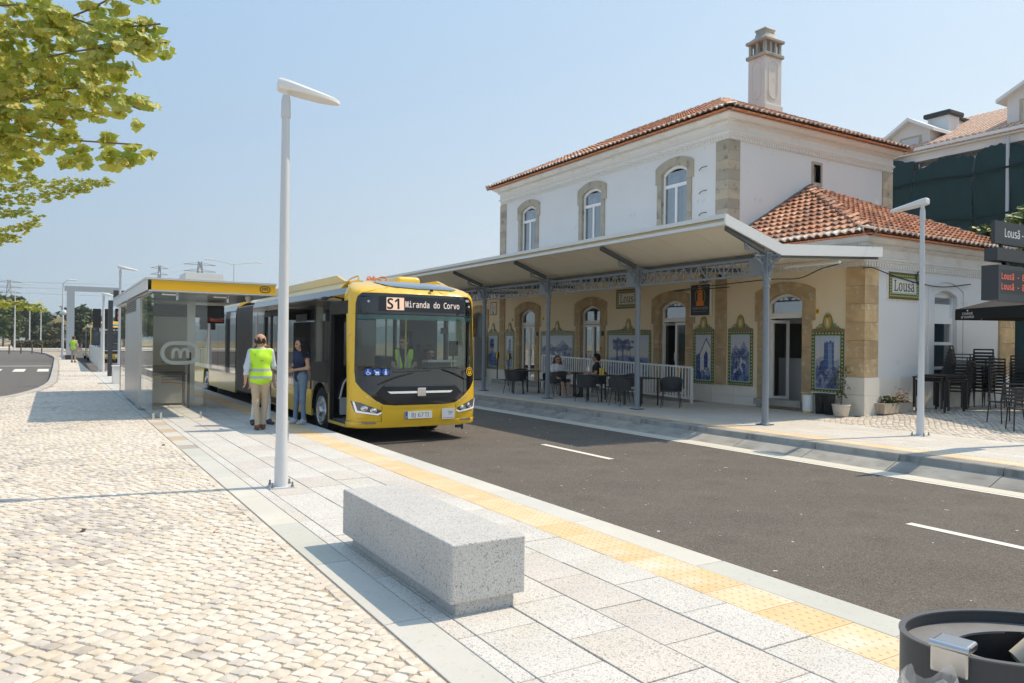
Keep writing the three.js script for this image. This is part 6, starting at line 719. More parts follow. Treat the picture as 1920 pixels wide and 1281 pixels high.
person('bus driver in a dark jacket and sunglasses behind the windscreen', [6.74, .26, -14.45], -.1, { s: .95, glasses: 1, hair: 'short', hairC: [.015, .012, .01], C: { skin: [.36, .20, .13], top: [.014, .014, .017], leg: [.02, .02, .025], sleeve: 1 }, J: { ...seatUp({ elL: [.25, 1.18, .1], wrL: [.16, 1.2, .34], elR: [-.25, 1.18, .1], wrR: [-.16, 1.2, .34] }, .43), ...sit(.51) } });
person('passenger in a striped pale top near the bus door', [5.55, .14, -15.4], .5, { s: .9, cell: .018, fine: .010, handCell: .008, hair: 'short', hairC: [.05, .03, .02], C: { top: [.45, .45, .46], leg: [.06, .06, .08], sleeve: .3 } });
person('seated woman in a white printed T-shirt and dark glasses at a cafe table', [13.42, 0, -19.42], .05, { s: .97, bust: 1, glasses: 1, hair: 'long', hairC: [.13, .065, .035], turn: -.3, tilt: .08, C: { top: [.74, .74, .76], leg: [.012, .012, .014], shoe: [.35, .3, .28], sleeve: .3, bare: 1 }, palmL: [0, 1, 0], J: { ...seatUp({ elL: [.27, 1.16, .06], wrL: [.2, 1.17, .3], elR: [-.25, 1.14, .05], wrR: [-.14, 1.04, .26] }, .44), ...sit(.5) } });
person('seated man in a black shirt turned away at a cafe table', [14.42, 0, -18.72], -2.15, { s: 1.03, w: 1.08, hair: 'short', hairC: [.012, .01, .009], glasses: 1, turn: -.25, C: { top: [.008, .008, .009], leg: [.06, .055, .045], shoe: [.03, .03, .03], sleeve: .3 }, J: { ...seatUp({ elR: [-.27, 1.15, .05], wrR: [-.16, 1.17, .27], elL: [.26, 1.15, .06], wrL: [.14, 1.16, .28] }, .44), ...sit(.5) } });
// ================================================================ cafe furniture
const chairM = std([.045, .047, .05], .6), tableM = std([.03, .03, .032], .45);
const cafeChair = (() => { // tub chair: wrapped back and arms, thin splayed legs
  const o = thing('cafe_chair', 'chair', 'chair'); const n = 22, pos = [], idx = []; const pt = (u, v, t) => { const a = Math.PI * (.5 + (u - .5) * 1.28) + Math.PI, r = .27 + .02 * v - t, k = Math.abs(u - .5) * 2, top = .80 - .17 * Math.pow(k, 2.2), y = .42 + (top - .42) * v; return [Math.cos(a) * r * 1.02, y, Math.sin(a) * r * .98 - .06 * v * (1 - k)]; };
  const sh = t => { const g = []; for (let i = 0; i < n; i++) for (let j = 0; j < 4; j++) { const a = pt(i / n, j / 4, t), b = pt((i + 1) / n, j / 4, t), c = pt((i + 1) / n, (j + 1) / 4, t), d = pt(i / n, (j + 1) / 4, t); g.push(...a, ...b, ...c, ...a, ...c, ...d); } return g; };
  pos.push(...sh(0), ...sh(.022)); for (let i = 0; i < n; i++) { const a = pt(i / n, 1, 0), b = pt((i + 1) / n, 1, 0), c = pt((i + 1) / n, 1, .022), d = pt(i / n, 1, .022); pos.push(...a, ...b, ...c, ...a, ...c, ...d); } const g = new THREE.BufferGeometry(); g.setAttribute('position', new THREE.Float32BufferAttribute(pos, 3)); g.computeVertexNormals(); part('back_shell', g, chairM, o); part('seat', [rb(.50, .035, .48, .015, 0, .435, .02, 2)], chairM, o);
  for (const [x, z] of [[-1, 1], [1, 1], [1, -1], [-1, -1]]) part('leg', bar([x * .2, .425, z * .18 + .01], [x * .245, 0, z * .235], .014, 6, .010), chairM, o); return o; })();
const cafeTable = (() => { const o = thing('cafe_table', 'table', 'table'); part('table_top', rb(.72, .025, .72, .008, 0, .738, 0), tableM, o); for (const [x, z] of [[-1, 1], [1, 1], [1, -1], [-1, -1]]) part('leg', box2(x * .31 - .016, x * .31 + .016, 0, .725, z * .31 - .016, z * .31 + .016), tableM, o); return o; })();
{
  const ch = [[12.78, -20.95, 1.75, 'cafe chair with its back to the road left of the second column'], [13.42, -21.7, .2, 'cafe chair drawn up to the far empty table'], [14.0, -20.75, -1.3, 'cafe chair on the wall side of the far empty table'], [13.42, -19.44, .05, 'cafe chair under the seated woman'], [14.42, -18.70, -2.15, 'cafe chair under the seated man'], [12.95, -17.25, 1.5, 'cafe chair seen from behind just beside the seated man'], [13.6, -16.65, .1, 'cafe chair between the two tables near the third column'], [12.98, -15.75, 1.62, 'cafe chair with a pale mark on its back beside the column'], [13.9, -14.85, -2.3, 'cafe chair standing alone at the railing end of the tables'], [14.35, -17.2, -1.5, 'cafe chair against the ramp railing']];
  ch.forEach(([x, z, r, l], i) => { if (i) dup(cafeChair, [x, 0, z], r, l, 'cafe chairs under the canopy'); else { cafeChair.position.set(x, 0, z); cafeChair.rotation.y = r; cafeChair.userData.label = l; cafeChair.userData.group = 'cafe chairs under the canopy'; } });
  const tb = [[13.35, -21.15, .05, 'dark square cafe table farthest along the canopy'], [13.97, -19.25, .1, 'dark square cafe table between the two seated people'], [13.62, -17.35, 0, 'dark square cafe table holding yellow menu cards'], [13.66, -15.75, .04, 'dark square cafe table with a small white cup']];
  tb.forEach(([x, z, r, l], i) => { if (i) dup(cafeTable, [x, 0, z], r, l, 'cafe tables under the canopy'); else { cafeTable.position.set(x, 0, z); cafeTable.rotation.y = r; cafeTable.userData.label = l; cafeTable.userData.group = 'cafe tables under the canopy'; } });
  for (const k of [0, 1]) solo('menu_card', [rb(.02, .2, .09, .004, 13.62, .85, -17.5 + k * .12), bx(.06, .01, .1, 13.62, .756, -17.5 + k * .12)], std([.75, .52, .08], .5), 'yellow menu card standing on the cafe table', 'menu', 'yellow menu cards'); solo('coffee_cup', lathe([[0, 0], [.025, 0], [.036, .06], [.033, .06], [.02, .01]], 14).translate(13.6, .751, -15.8), M.white, 'small white cup on the cafe table', 'cup'); solo('coffee_cup', lathe([[0, 0], [.025, 0], [.036, .06], [.033, .06], [.02, .01]], 14).translate(13.85, .751, -19.3), M.white, 'small white cup before the seated woman', 'cup');
  // pale mark printed on some chair backs
}
// ---- beside the wing door: bins, pot, planter
{ const b = thing('pedal_bin', 'white bin with a yellow base beside the wing door', 'bin', [16.05, 0, -12.28]); part('body', lathe([[.12, .03], [.13, .05], [.135, .46], [.0, .46]], 20), M.white, b); part('base', lathe([[.12, 0], [.125, .045], [0, .045]], 20), M.ledyellow, b); part('lid', [bx(.3, .015, .28, 0, .485, 0, 0, 0, -.06), lathe([[.137, .44], [.14, .47], [.0, .475]], 20)], std([.7, .62, .3], .5), b); }
for (const [x, z, w] of [[16.1, -11.95, 'beside the white pedal bin'], [16.05, -11.68, 'behind the clay pot']]) { const b = thing('waste_bin', 'black plastic bin ' + w, 'bin', [x, 0, z]); part('body', [lathe([[.0, 0], [.12, 0], [.145, .46], [.15, .47], [.14, .47], [.11, .02]], 20).scale(.9, 1, 1)], M.black, b); part('lid', rb(.26, .03, .28, .01, 0, .485, 0), M.dark, b); }
const leafGeo = (w, l, bend = .3) => { const n = 4, pos = []; const P = (i, s) => { const t = i / n, ww = w * Math.sin(Math.PI * Math.min(1, t * .92 + .06)) * .5; return [s * ww, -bend * l * t * t + Math.abs(s) * .12 * w, l * t]; }; for (let i = 0; i < n; i++) for (const s of [-1, 1]) { const a = P(i, 0), b = P(i, s), c = P(i + 1, s), d = P(i + 1, 0); s > 0 ? pos.push(...a, ...d, ...c, ...a, ...c, ...b) : pos.push(...a, ...c, ...d, ...a, ...b, ...c); } const g = new THREE.BufferGeometry(); g.setAttribute('position', new THREE.Float32BufferAttribute(pos, 3)); g.computeVertexNormals(); return clean(g); };
const leafM = (r, g, b, t = .35) => phy([r, g, b], .6, { transmission: t, thickness: 0, side: THREE.DoubleSide });
const randQ = rr => new THREE.Quaternion().setFromEuler(new THREE.Euler((rr() - .5) * 1.6, rr() * 6.28, (rr() - .5) * 1.2));
{ const o = thing('potted_shrub', 'thin leafy shrub in a pale clay pot by the stone pier', 'plant', [15.86, 0, -11.22]); part('pot', lathe([[0, 0], [.13, 0], [.16, .03], [.185, .16], [.195, .22], [.195, .26], [.21, .265], [.21, .29], [.18, .29], [.17, .25], [0, .25]], 26), tinted(M.stainw, [.85, .78, .68])[0], o); const st = [], rr = rng(6), lv = [], lg = leafGeo(.045, .075); for (let k = 0; k < 4; k++) { const pts = [[0, .25, 0]]; for (let j = 1; j < 6; j++) pts.push([(rr() - .5) * .06 * j + .02 * j * (k - 1.5), .25 + j * .19, (rr() - .5) * .06 * j]); st.push(tube(pts, .005, 5)); for (let j = 2; j < 6; j++) for (let q = 0; q < 9; q++) lv.push(mat4(V(pts[j][0] + (rr() - .5) * .13, pts[j][1] - rr() * .19, pts[j][2] + (rr() - .5) * .13), randQ(rr), V(1, 1, 1).multiplyScalar(.7 + rr() * .6))); } part('stem', st, M.wood, o); inst('leaves', lg, leafM(.06, .10, .025), lv, o); }
{ const p0 = 17.35, o = thing('planter', 'concrete trough planter with marigolds against the white wall', 'planter', [p0, terraceY(p0, -10), -10.86]); const tr = ext(shp([[-.55, 0], [.55, 0], [.60, .26], [.52, .26], [.49, .06], [-.49, .06], [-.52, .26], [-.60, .26]]), .24); part('trough', [buv(tr.translate(0, 0, -.12)), buv(box2(-.58, .58, .02, .255, .12, .15)), buv(box2(-.58, .58, .02, .255, -.12, -.15))], tinted(M.oldconcrete, [1.5, 1.3, 1.1])[0], o); part('soil', box2(-.5, .5, .1, .22, -.12, .12), M.soil, o); const rr = rng(8), a = [], b = [], c = [], lg = leafGeo(.03, .09); for (let k = 0; k < 320; k++) a.push(mat4(V(-.45 + rr() * .5, .22 + rr() * .18, (rr() - .5) * .24), randQ(rr), V(1, 1, 1).multiplyScalar(.7 + rr() * .8))); for (let k = 0; k < 260; k++) b.push(mat4(V(.18 + rr() * .3, .22 + rr() * rr() * .42, (rr() - .5) * .2), randQ(rr), V(1, 1, 1).multiplyScalar(.6 + rr() * .6))); inst('leaves', lg, leafM(.045, .075, .02), a, o); inst('dry_leaves', lg, leafM(.30, .14, .05), b, o); for (let k = 0; k < 5; k++) part('flower', new THREE.SphereGeometry(.022, 8, 6).scale(1, .6, 1).translate(-.3 + k * .09, .36 + (k % 3) * .04, .06 * ((k % 2) * 2 - 1)), std([.75, .45, .02], .7), o); }
// ---- terrace: stacked tables and chairs
const stackChair = (() => { const o = thing('stacking_chair', 'chair', 'chair'); const m = std([.014, .014, .015], .5); part('seat', rb(.46, .025, .44, .01, 0, .44, .02), m, o); part('back_frame', [beam([-.22, .44, -.2], [-.215, .84, -.27], .03, .03), beam([.22, .44, -.2], [.215, .84, -.27], .03, .03), rb(.46, .04, .03, .01, 0, .845, -.272)], m, o); for (let k = 0; k < 4; k++) part('back_slat', rb(.42, .05, .012, .004, 0, .53 + k * .075, -.215 - k * .013), m, o); for (const s of [-1, 1]) { part('armrest', [rb(.045, .025, .44, .01, s * .25, .64, -.02), bar([s * .25, .64, .18], [s * .245, .44, .2], .014)], m, o); for (const z of [-1, 1]) part('leg', bar([s * .22, .44, z * .2], [s * .245, 0, z * .23 + (z < 0 ? -.03 : 0)], .014, 6, .012), m, o); } return o; })();
{
  let first = true; const put = (x, y, z, r, l, g) => { if (first) { first = false; stackChair.position.set(x, y, z); stackChair.rotation.y = r; stackChair.userData.label = l; if (g) stackChair.userData.group = g; } else dup(stackChair, [x, y, z], r, l, g); };
  const ty = x => terraceY(x, -9) + .004; const stack = (x, z, r, n, l, g) => { for (let k = 0; k < n; k++) put(x + Math.sin(r) * k * .022, ty(x) + k * .082, z + Math.cos(r) * k * .022, r, (k === n - 1 ? 'topmost ' : k ? ['second', 'third', 'fourth', 'fifth', 'sixth', 'seventh', 'eighth', 'ninth'][k - 1] + ' lowest ' : 'lowest ') + l, g); };
  stack(19.55, -10.62, .35, 10, 'black chair in the tallest stack below the wing window', 'chairs in the tallest stack'); stack(20.35, -10.35, -1.35, 9, 'black armchair in the stack with slanting arms beside the tallest one', 'chairs in the slanting stack'); stack(21.15, -10.45, -1.2, 6, 'black armchair in the low middle stack', 'chairs in the middle stack'); stack(22.3, -10.35, -1.0, 7, 'black armchair in the stack nearest the far stone pier', 'chairs in the far stack');
  put(17.35, ty(17.35), -8.35, 2.6, 'black armchair standing alone under the parasol'); put(16.5, ty(16.5), -7.6, 2.3, 'black armchair drawn up at the parasol edge');
  const tm = std([.016, .016, .017], .45), o = thing('stacked_table', 'black table at the bottom of the table stack beside the planter', 'table', [18.45, ty(18.45), -10.35], .06, 'stacked black tables'); part('table_top', rb(1.0, .03, .72, .008, 0, .735, 0), tm, o); for (const [x, z] of [[-1, 1], [1, 1], [1, -1], [-1, -1]]) part('leg', box2(x * .47 - .02, x * .47 + .02, 0, .72, z * .33 - .02, z * .33 + .02), tm, o);
  [['second', .045, .06], ['third', .09, -.05], ['top', .135, .03]].forEach(([w, dy, dx], k) => dup(o, [18.45 + dx, ty(18.45) + dy, -10.35 + dx * .6], .06 + dx * .5, 'black table, ' + w + ' of the table stack beside the planter', 'stacked black tables'));
}
{ // black square parasol
  const o = thing('parasol', 'black square parasol with a printed valance over the terrace', 'parasol', [20.18, .1, -8.2], 0), a = Math.atan2(-.47, .88), S = 1.75, tx = ctex(512, 64, (g, w, h) => { g.fillStyle = '#0b0b0c'; g.fillRect(0, 0, w, h); g.fillStyle = '#d6d6d6'; g.font = 'bold 19px sans-serif'; g.textAlign = 'center'; for (const x of [70, 442]) { g.fillText('CHAVE', x, 36); g.fillText("D'OURO", x, 56); g.beginPath(); g.arc(x, 12, 5, 0, 7); g.fill(); } }); const q = new THREE.Quaternion().setFromAxisAngle(V(0, 1, 0), a), c = [[-S, -S], [S, -S], [S, S], [-S, S]].map(([x, z]) => V(x, 2.52, z).applyQuaternion(q)), top = V(0, 3.15, 0), fm = std([.02, .02, .022], .85), pos = []; for (let i = 0; i < 4; i++) { const A = c[i], B = c[(i + 1) % 4]; pos.push(...A.toArray(), ...top.toArray(), ...B.toArray()); } const g = new THREE.BufferGeometry(); g.setAttribute('position', new THREE.Float32BufferAttribute(pos, 3)); g.computeVertexNormals(); part('canopy', clean(g), fm, o);
  for (let i = 0; i < 4; i++) { const B = c[i], A = c[(i + 1) % 4], m = A.clone().add(B).multiplyScalar(.5), d = B.clone().sub(A); const v = new THREE.PlaneGeometry(d.length(), .27, 12, 1); v.rotateY(Math.atan2(-d.z, d.x)).translate(m.x, m.y - .135, m.z); part('valance', v, new THREE.MeshStandardMaterial({ map: tx, roughness: .85, side: THREE.DoubleSide }), o); part('rib', bar(c[i].clone().setY(2.49), top.clone().setY(3.1), .012), M.alu, o); } part('pole', cyl(.03, .03, 3.2, 0, 0, 0, 12), M.dark, o); part('base', rb(.7, .1, .7, .02, 0, .05, 0), M.oldconcrete, o);
}
// ================================================================ trees
const at = (px, py, d) => camera.position.clone().addScaledVector(pixDir(px, py), d);
const toPix = v => { const q = v.clone().project(camera); return [(q.x + 1) * 960, (1 - q.y) * 640.5, q.z]; };
const fanGeo = (() => { // ginkgo leaf: a notched, slightly wavy fan on a stalk
  const n = 10, pos = [], P = (i, r) => { const t = i / n - .5, a = t * 2.5, k = r * (1 - .10 * Math.abs(Math.sin(a * 5)) - (Math.abs(t) < .06 ? .22 : 0)); return [Math.sin(a) * k, .10 * Math.cos(i * 1.9) * r * r - .16 * r * Math.abs(t), Math.cos(a) * k + .35]; }; for (let i = 0; i < n; i++) { const c = [0, 0, .35], a = P(i, .5), b = P(i + 1, .5), d = P(i, 1), e = P(i + 1, 1); pos.push(...c, ...a, ...b, ...a, ...d, ...e, ...a, ...e, ...b); } pos.push(-.012, 0, 0, -.012, 0, .36, .012, 0, .36, -.012, 0, 0, .012, 0, .36, .012, 0, 0); const g = new THREE.BufferGeometry(); g.setAttribute('position', new THREE.Float32BufferAttribute(pos, 3)); g.computeVertexNormals(); return clean(g); })();
const ginkgoM = [leafM(.42, .45, .04, .5), leafM(.50, .50, .06, .5), leafM(.32, .39, .04, .45), leafM(.60, .54, .09, .5), leafM(.45, .48, .10, .45)], barkM = withMap(dtex(128, (u, v, i, j) => { const c = fbm(u * 2, v * .5, 12, 5), d = hash(i, j, 2); const k = .8 + .5 * (c - .5) + .2 * (d - .5); return [.24 * k, .19 * k, .14 * k]; }, 2), .95);
function ginkgo(label, base, h, lines, leaf, dens, keep, seed, extra, crown) {
  const o = thing('ginkgo_tree', label, 'tree', base), rr = rng(seed), L = [], b = V(...base), W = v => v.clone().sub(b); part('trunk', [tube([[0, 0, 0], [.04, h * .3, .02], [-.03, h * .65, 0], [0, h, .03]], .075, 9, 16)], barkM, o);
  for (const ln of lines) { const pts = ln.map(([x, y, d]) => at(x, y, d)), root = V(b.x, Math.max(1.6, pts[0].y - .5), b.z); part('branch', tube([W(root), W(root.clone().lerp(pts[0], .6).add(V(0, .1, 0))), ...pts.map(W)], leaf * .09, 6, 30), barkM, o); const c = new THREE.CatmullRomCurve3(pts), n = Math.round(c.getLength() * dens);
    for (let k = 0; k < n; k++) { const t = (k + rr()) / n, p = c.getPointAt(Math.min(1, t)), q = 3 + Math.floor(rr() * 3), off = V((rr() - .5), (rr() - .60), (rr() - .5)).multiplyScalar(leaf * 4.6 * (1.15 - .6 * t)); for (let i = 0; i < q; i++) { const pp = p.clone().add(off).add(V(rr() - .5, rr() - .5, rr() - .5).multiplyScalar(leaf * .8)); const e = new THREE.Euler(.5 + rr() * 1.5, rr() * 6.28, (rr() - .5) * .9, 'YXZ'); L.push({ p: pp, q: new THREE.Quaternion().setFromEuler(e), s: leaf * (.62 + rr() * .5), m: Math.floor(rr() * 5), v: true }); } } }
  for (let k = 0; k < extra; k++) { const p = V(...crown.c).add(V((rr() - .5) * 2, (rr() - .5) * 2, (rr() - .5) * 2).multiply(V(...crown.r))); if (p.clone().sub(V(...crown.c)).divide(V(...crown.r)).length() > 1) continue; const [x, y, z] = toPix(p); if (x > -60 && z < 1) continue; L.push({ p, q: randQ(rr), s: leaf * (.7 + rr() * .5), m: Math.floor(rr() * 5) }); }
  const score = t => { const [x, y] = toPix(t.p); return t.v && x > -20 && y > -20 ? 0 : 1; }; L.sort((a, c) => score(a) - score(c)); const rest = [[], [], [], [], []]; L.forEach((t, i) => { if (i < keep) { const m = part('leaf', fanGeo, ginkgoM[t.m], o); m.position.copy(t.p).sub(b); m.quaternion.copy(t.q); m.scale.setScalar(t.s); } else rest[t.m].push(mat4(t.p.clone().sub(b), t.q, V(t.s, t.s, t.s))); }); rest.forEach((l, i) => l.length && inst('foliage', fanGeo, ginkgoM[i], l, o)); return o;
}
ginkgo('young ginkgo tree whose large fan leaves hang closest overhead', [-1.75, 0, -4.2], 5.2, [[[-160, 120, 3.7], [0, 70, 3.55], [150, 25, 3.45], [255, -30, 3.4]], [[-180, 190, 3.6], [0, 130, 3.5], [150, 95, 3.35], [312, 80, 3.25]], [[-180, 250, 3.7], [20, 195, 3.55], [140, 165, 3.45], [262, 205, 3.35]], [[-180, 300, 3.7], [0, 255, 3.6], [120, 262, 3.55], [265, 272, 3.45]], [[-140, 20, 3.5], [60, 10, 3.45], [190, 50, 3.35], [300, 45, 3.3]], [[-150, 160, 3.9], [0, 160, 3.8], [110, 120, 3.7], [215, 135, 3.6]], [[-160, 230, 3.9], [-20, 225, 3.8], [70, 220, 3.75], [120, 225, 3.7]], [[-150, 60, 3.9], [10, 110, 3.8], [90, 150, 3.7], [160, 190, 3.65]], [[-150, 290, 4], [-30, 280, 3.9], [20, 285, 3.85], [60, 270, 3.8]]], .046, 60, 300, 51, 4000, { c: [-1.75, 3.7, -4.2], r: [1.5, 1.7, 1.6] });
ginkgo('second ginkgo tree with small yellow green leaves farther along the cobbles', [-3.0, 0, -13.4], 6.2, [[[-120, 350, 13], [30, 345, 12.8], [120, 340, 12.5], [208, 338, 12.2]], [[-120, 385, 13.2], [0, 372, 13], [80, 365, 12.7], [165, 350, 12.4]], [[-120, 440, 13.1], [-10, 432, 13], [35, 425, 12.9], [78, 405, 12.8]], [[-120, 360, 13.6], [-20, 330, 13.4], [30, 322, 13.2], [70, 330, 13]], [[-120, 400, 12.8], [-20, 390, 12.7], [20, 395, 12.6], [52, 392, 12.5]], [[-120, 575, 13.4], [-20, 566, 13.2], [40, 568, 13], [82, 574, 12.9]], [[-120, 455, 13.4], [-30, 448, 13.2], [5, 448, 13.1], [32, 440, 13]]], .046, 62, 200, 53, 5000, { c: [-3.0, 4.6, -13.4], r: [2.2, 2.6, 2.2] });
// broadleaf trees from many small leaf clumps
const clumpGeo = (() => { const rr = rng(61), gs = []; for (let k = 0; k < 9; k++) { const g = leafGeo(.34, .62, .25); g.applyMatrix4(mat4(V((rr() - .5) * .5, (rr() - .5) * .4, (rr() - .5) * .5), randQ(rr), V(1, 1, 1))); gs.push(g); } return join(gs); })();
function tree(label, [x, y, z], h, r, seed, mats, group, n = 900, size = 1, trunkH = .35) {
  const o = thing('tree', label, 'tree', [x, y, z], 0, group), rr = rng(seed), lobes = []; part('trunk', [tube([[0, 0, 0], [r * .03, h * .25, 0], [-r * .02, h * .6, r * .03]], r * .055, 7, 8)], barkM, o); for (let k = 0; k < 5; k++) { const a = k * 1.26 + rr(); part('limb', tube([[0, h * .3, 0], [Math.cos(a) * r * .3, h * .5, Math.sin(a) * r * .3], [Math.cos(a) * r * .6, h * .7, Math.sin(a) * r * .6]], r * .022, 5, 8), barkM, o); }
  const c0 = h * (1 + trunkH) / 2, ry = h * (1 - trunkH) / 2; for (let k = 0; k < 16; k++) { const a = rr() * 6.28, u = rr() * 2 - 1, q = Math.sqrt(1 - u * u); lobes.push([V(Math.cos(a) * q * r * .62, c0 + u * ry * .66, Math.sin(a) * q * r * .62), r * (.28 + rr() * .2)]); } const L = mats.map(() => []); for (let k = 0; k < n; k++) { const [c, R] = lobes[Math.floor(rr() * lobes.length)], a = rr() * 6.28, u = rr() * 2 - 1, q = Math.sqrt(1 - u * u), d = Math.pow(rr(), .4) * R; L[Math.floor(rr() * mats.length)].push(mat4(c.clone().add(V(Math.cos(a) * q * d, u * d, Math.sin(a) * q * d)), randQ(rr), V(1, 1, 1).multiplyScalar(size * (.7 + rr() * .7)))); } L.forEach((l, i) => inst('foliage', clumpGeo, mats[i], l, o)); return o;
}
const gA = [leafM(.09, .13, .03), leafM(.07, .11, .025), leafM(.11, .15, .035)], gB = [leafM(.12, .16, .03), leafM(.15, .20, .035), leafM(.09, .13, .025)], gC = [leafM(.14, .13, .03), leafM(.09, .10, .025)];
tree('leafy green tree beyond the terrace behind the departure sign', [24.3, 0, -10.9], 6.3, 1.9, 71, [leafM(.13, .20, .03), leafM(.17, .25, .035), leafM(.09, .15, .025)], null, 1300, .36, .42);
[[-10, 640, -190, 11, 4.5, gA], [22, 640, -198, 11, 4.8, gA], [48, 640, -205, 10.5, 4.5, gB], [72, 640, -200, 8.2, 3.6, gA], [92, 640, -170, 5, 2.4, gC], [-40, 640, -180, 12, 5, gB], [150, 640, -180, 8.4, 4.6, gA], [172, 640, -187, 7, 4, gB], [116, 640, -250, 7, 5, gA], [225, 640, -200, 7, 4.5, gB], [5, 640, -170, 8, 3, gB]].forEach(([px, py, z, h, r, m], i) => { const p = onZ(px, py, z); tree(['tall dark tree behind the lattice pylon', 'dark tree in the row behind the side street', 'broad mid green tree in the row behind the side street', 'lower dark tree at the end of the row behind the side street', 'small olive tree before the pale house', 'tall mid green tree at the outer end of the row', 'round dark tree behind the distant bus', 'smaller mid green tree behind the distant bus', 'far dark tree behind the pale house', 'mid green tree beyond the far shelter end', 'slender green tree at the street corner'][i], [p.x, -.1, z], h, r, 80 + i, m, 'trees beyond the junction', 800, .95, .10); });
{ const p = onZ(84, 646, -148), o = thing('hedge', 'low clipped hedge with rusty tips on the far pavement', 'hedge', [p.x, 0, -148]), rr = rng(99), l = [], l2 = []; for (let k = 0; k < 900; k++) (rr() < .6 ? l : l2).push(mat4(V((rr() - .5) * 8.5, .1 + rr() * 1.0, (rr() - .5) * 1.4), randQ(rr), V(.55, .55, .55))); inst('foliage', clumpGeo, leafM(.07, .09, .02), l, o); inst('rusty_foliage', clumpGeo, leafM(.16, .09, .03), l2, o); }
// ================================================================ far end of the platform
const bus2 = dup(bus, [3.75, ROAD, -66.5], 0, 'yellow articulated bus waiting beyond the glass barrier at the platform end');
{ const o = thing('charging_gantry', 'pale grey bus charging gantry with a long arm beyond the shelter', 'gantry', [1.15, 0, -67]); part('post', box2(-.26, .26, 0, 5.25, -.26, .26), std([.42, .46, .49], .5), o); part('arm', box2(-.42, 3.35, 5.25, 5.62, -.24, .24), std([.42, .46, .49], .5), o); part('contact_head', [box2(2.7, 3.2, 5.0, 5.25, -.3, .3), box2(2.9, 3.3, 4.85, 5.0, -.2, .2)], std([.36, .4, .42], .5), o); part('post_base', box2(-.32, .32, 0, .35, -.32, .32), M.dark, o); part('dish', new THREE.SphereGeometry(.22, 12, 8).translate(-.4, 3.6, .1), M.white, o); }
{ const o = thing('glass_barrier', 'pale frosted glass barrier along the platform end', 'barrier'); for (let k = 0; k < 8; k++) { const z0 = -42.6 - k * 2.9, z1 = z0 - 2.86, x0 = 2.0 + k * .05, x1 = 2.05 + k * .05; part('pane', beam([x0, .62, z0], [x1, .62, z1], .02, 1.05), phy([.62, .63, .58], .5, { transmission: .25, thickness: 0 }), o); part('rail_post', box2(x0 - .03, x0 + .03, 0, 1.2, z0 - .03, z0 + .03), M.alu, o); } rebase(o, 2.2, 0, -54); }
{ const o = thing('traffic_signal', 'black backed traffic signal on the lamp post at the platform end', 'traffic light', [2.1, 0, -43.2]); part('pole', cyl(.05, .05, 2.4, 0, 0, 0, 10), M.polegrey, o); for (const x of [-.22, .2]) part('signal_head', rb(.36, .95, .25, .04, x, 2.65, 0, 2), M.black, o); }
{ const o = thing('information_totem', 'black frame totem with a hanging display past the shelter', 'sign', [2.15, 0, -37.4]); part('post', box2(-.09, .09, 0, 3.3, -.1, .1), M.anthracite, o); part('top_arm', box2(.09, 1.3, 3.12, 3.3, -.1, .1), M.anthracite, o); const ld = ctex(256, 128, (g, w, h) => { g.fillStyle = '#14181b'; g.fillRect(0, 0, w, h); dotText(g, 'Lousã', 16, 58, 44, LED, 5); dotText(g, 'Lousã', 16, 108, 44, LED, 5); }); part('display', box2(.18, 1.25, 2.4, 2.95, -.1, .1), [0, 1, 2, 3].map(() => M.anthracite).concat([new THREE.MeshStandardMaterial({ map: ld, emissive: 0xffffff, emissiveMap: ld, emissiveIntensity: .4 }), M.anthracite]), o); part('name_plate', box2(.1, 1.2, 3.4, 3.75, -.04, .04), M.anthracite, o); }
{ const o = thing('utility_cabinet', 'small white utility cabinet beside the far shelter end', 'cabinet', [2.05, 0, -31.2]); part('box', rb(.34, .62, .5, .02, 0, .31, 0), M.white, o); part('cap', box2(-.19, .19, .62, .65, -.27, .27), M.white, o); }
for (const [px, z, w] of [[17, -93, 'fourth'], [39, -96, 'third'], [60, -97, 'second'], [78, -99, 'first']]) { const p = onZ(px, 660, z), o = thing('bollard', 'rusty brown bollard, ' + w + ' from the granite street kerb', 'bollard', [p.x, -.05, z], 0, 'bollards at the street mouth'); part('post', cyl(.07, .07, .95, 0, 0, 0, 10), std([.16, .085, .05], .7), o); part('cap', new THREE.SphereGeometry(.07, 10, 6).translate(0, .95, 0), std([.16, .085, .05], .7), o); }
function roadLamp(label, px, z, h, arm, two) { const p = onZ(px, 640, z), o = thing('road_lamp', label, 'street lamp', [p.x, -.05, z]); part('pole', lathe([[.11, 0], [.1, 1], [.05, h]], 10), M.polegrey, o); for (const s of two ? [-1, 1] : [1]) { part('arm', tube([[0, h - .1, 0], [s * arm * .5, h + .12, 0], [s * arm, h + .25, 0]], .035, 6), M.polegrey, o); part('lamp_head', rb(.7, .1, .25, .04, s * (arm + .3), h + .28, 0, 2), M.whitegloss, o); } }
roadLamp('tall road lamp before the dark trees', 27, -120, 8.6, 1.3); roadLamp('road lamp standing between the trees and the hedge', 55, -150, 9.3, 1.5); roadLamp('road lamp nearest the pale house', 76, -165, 9.2, 1.4); roadLamp('double armed road lamp rising behind the shelter roof', 437, -82, 9.6, 2.2, true); roadLamp('slim camera pole beside the charging gantry', 117, -72, 6.2, .3);
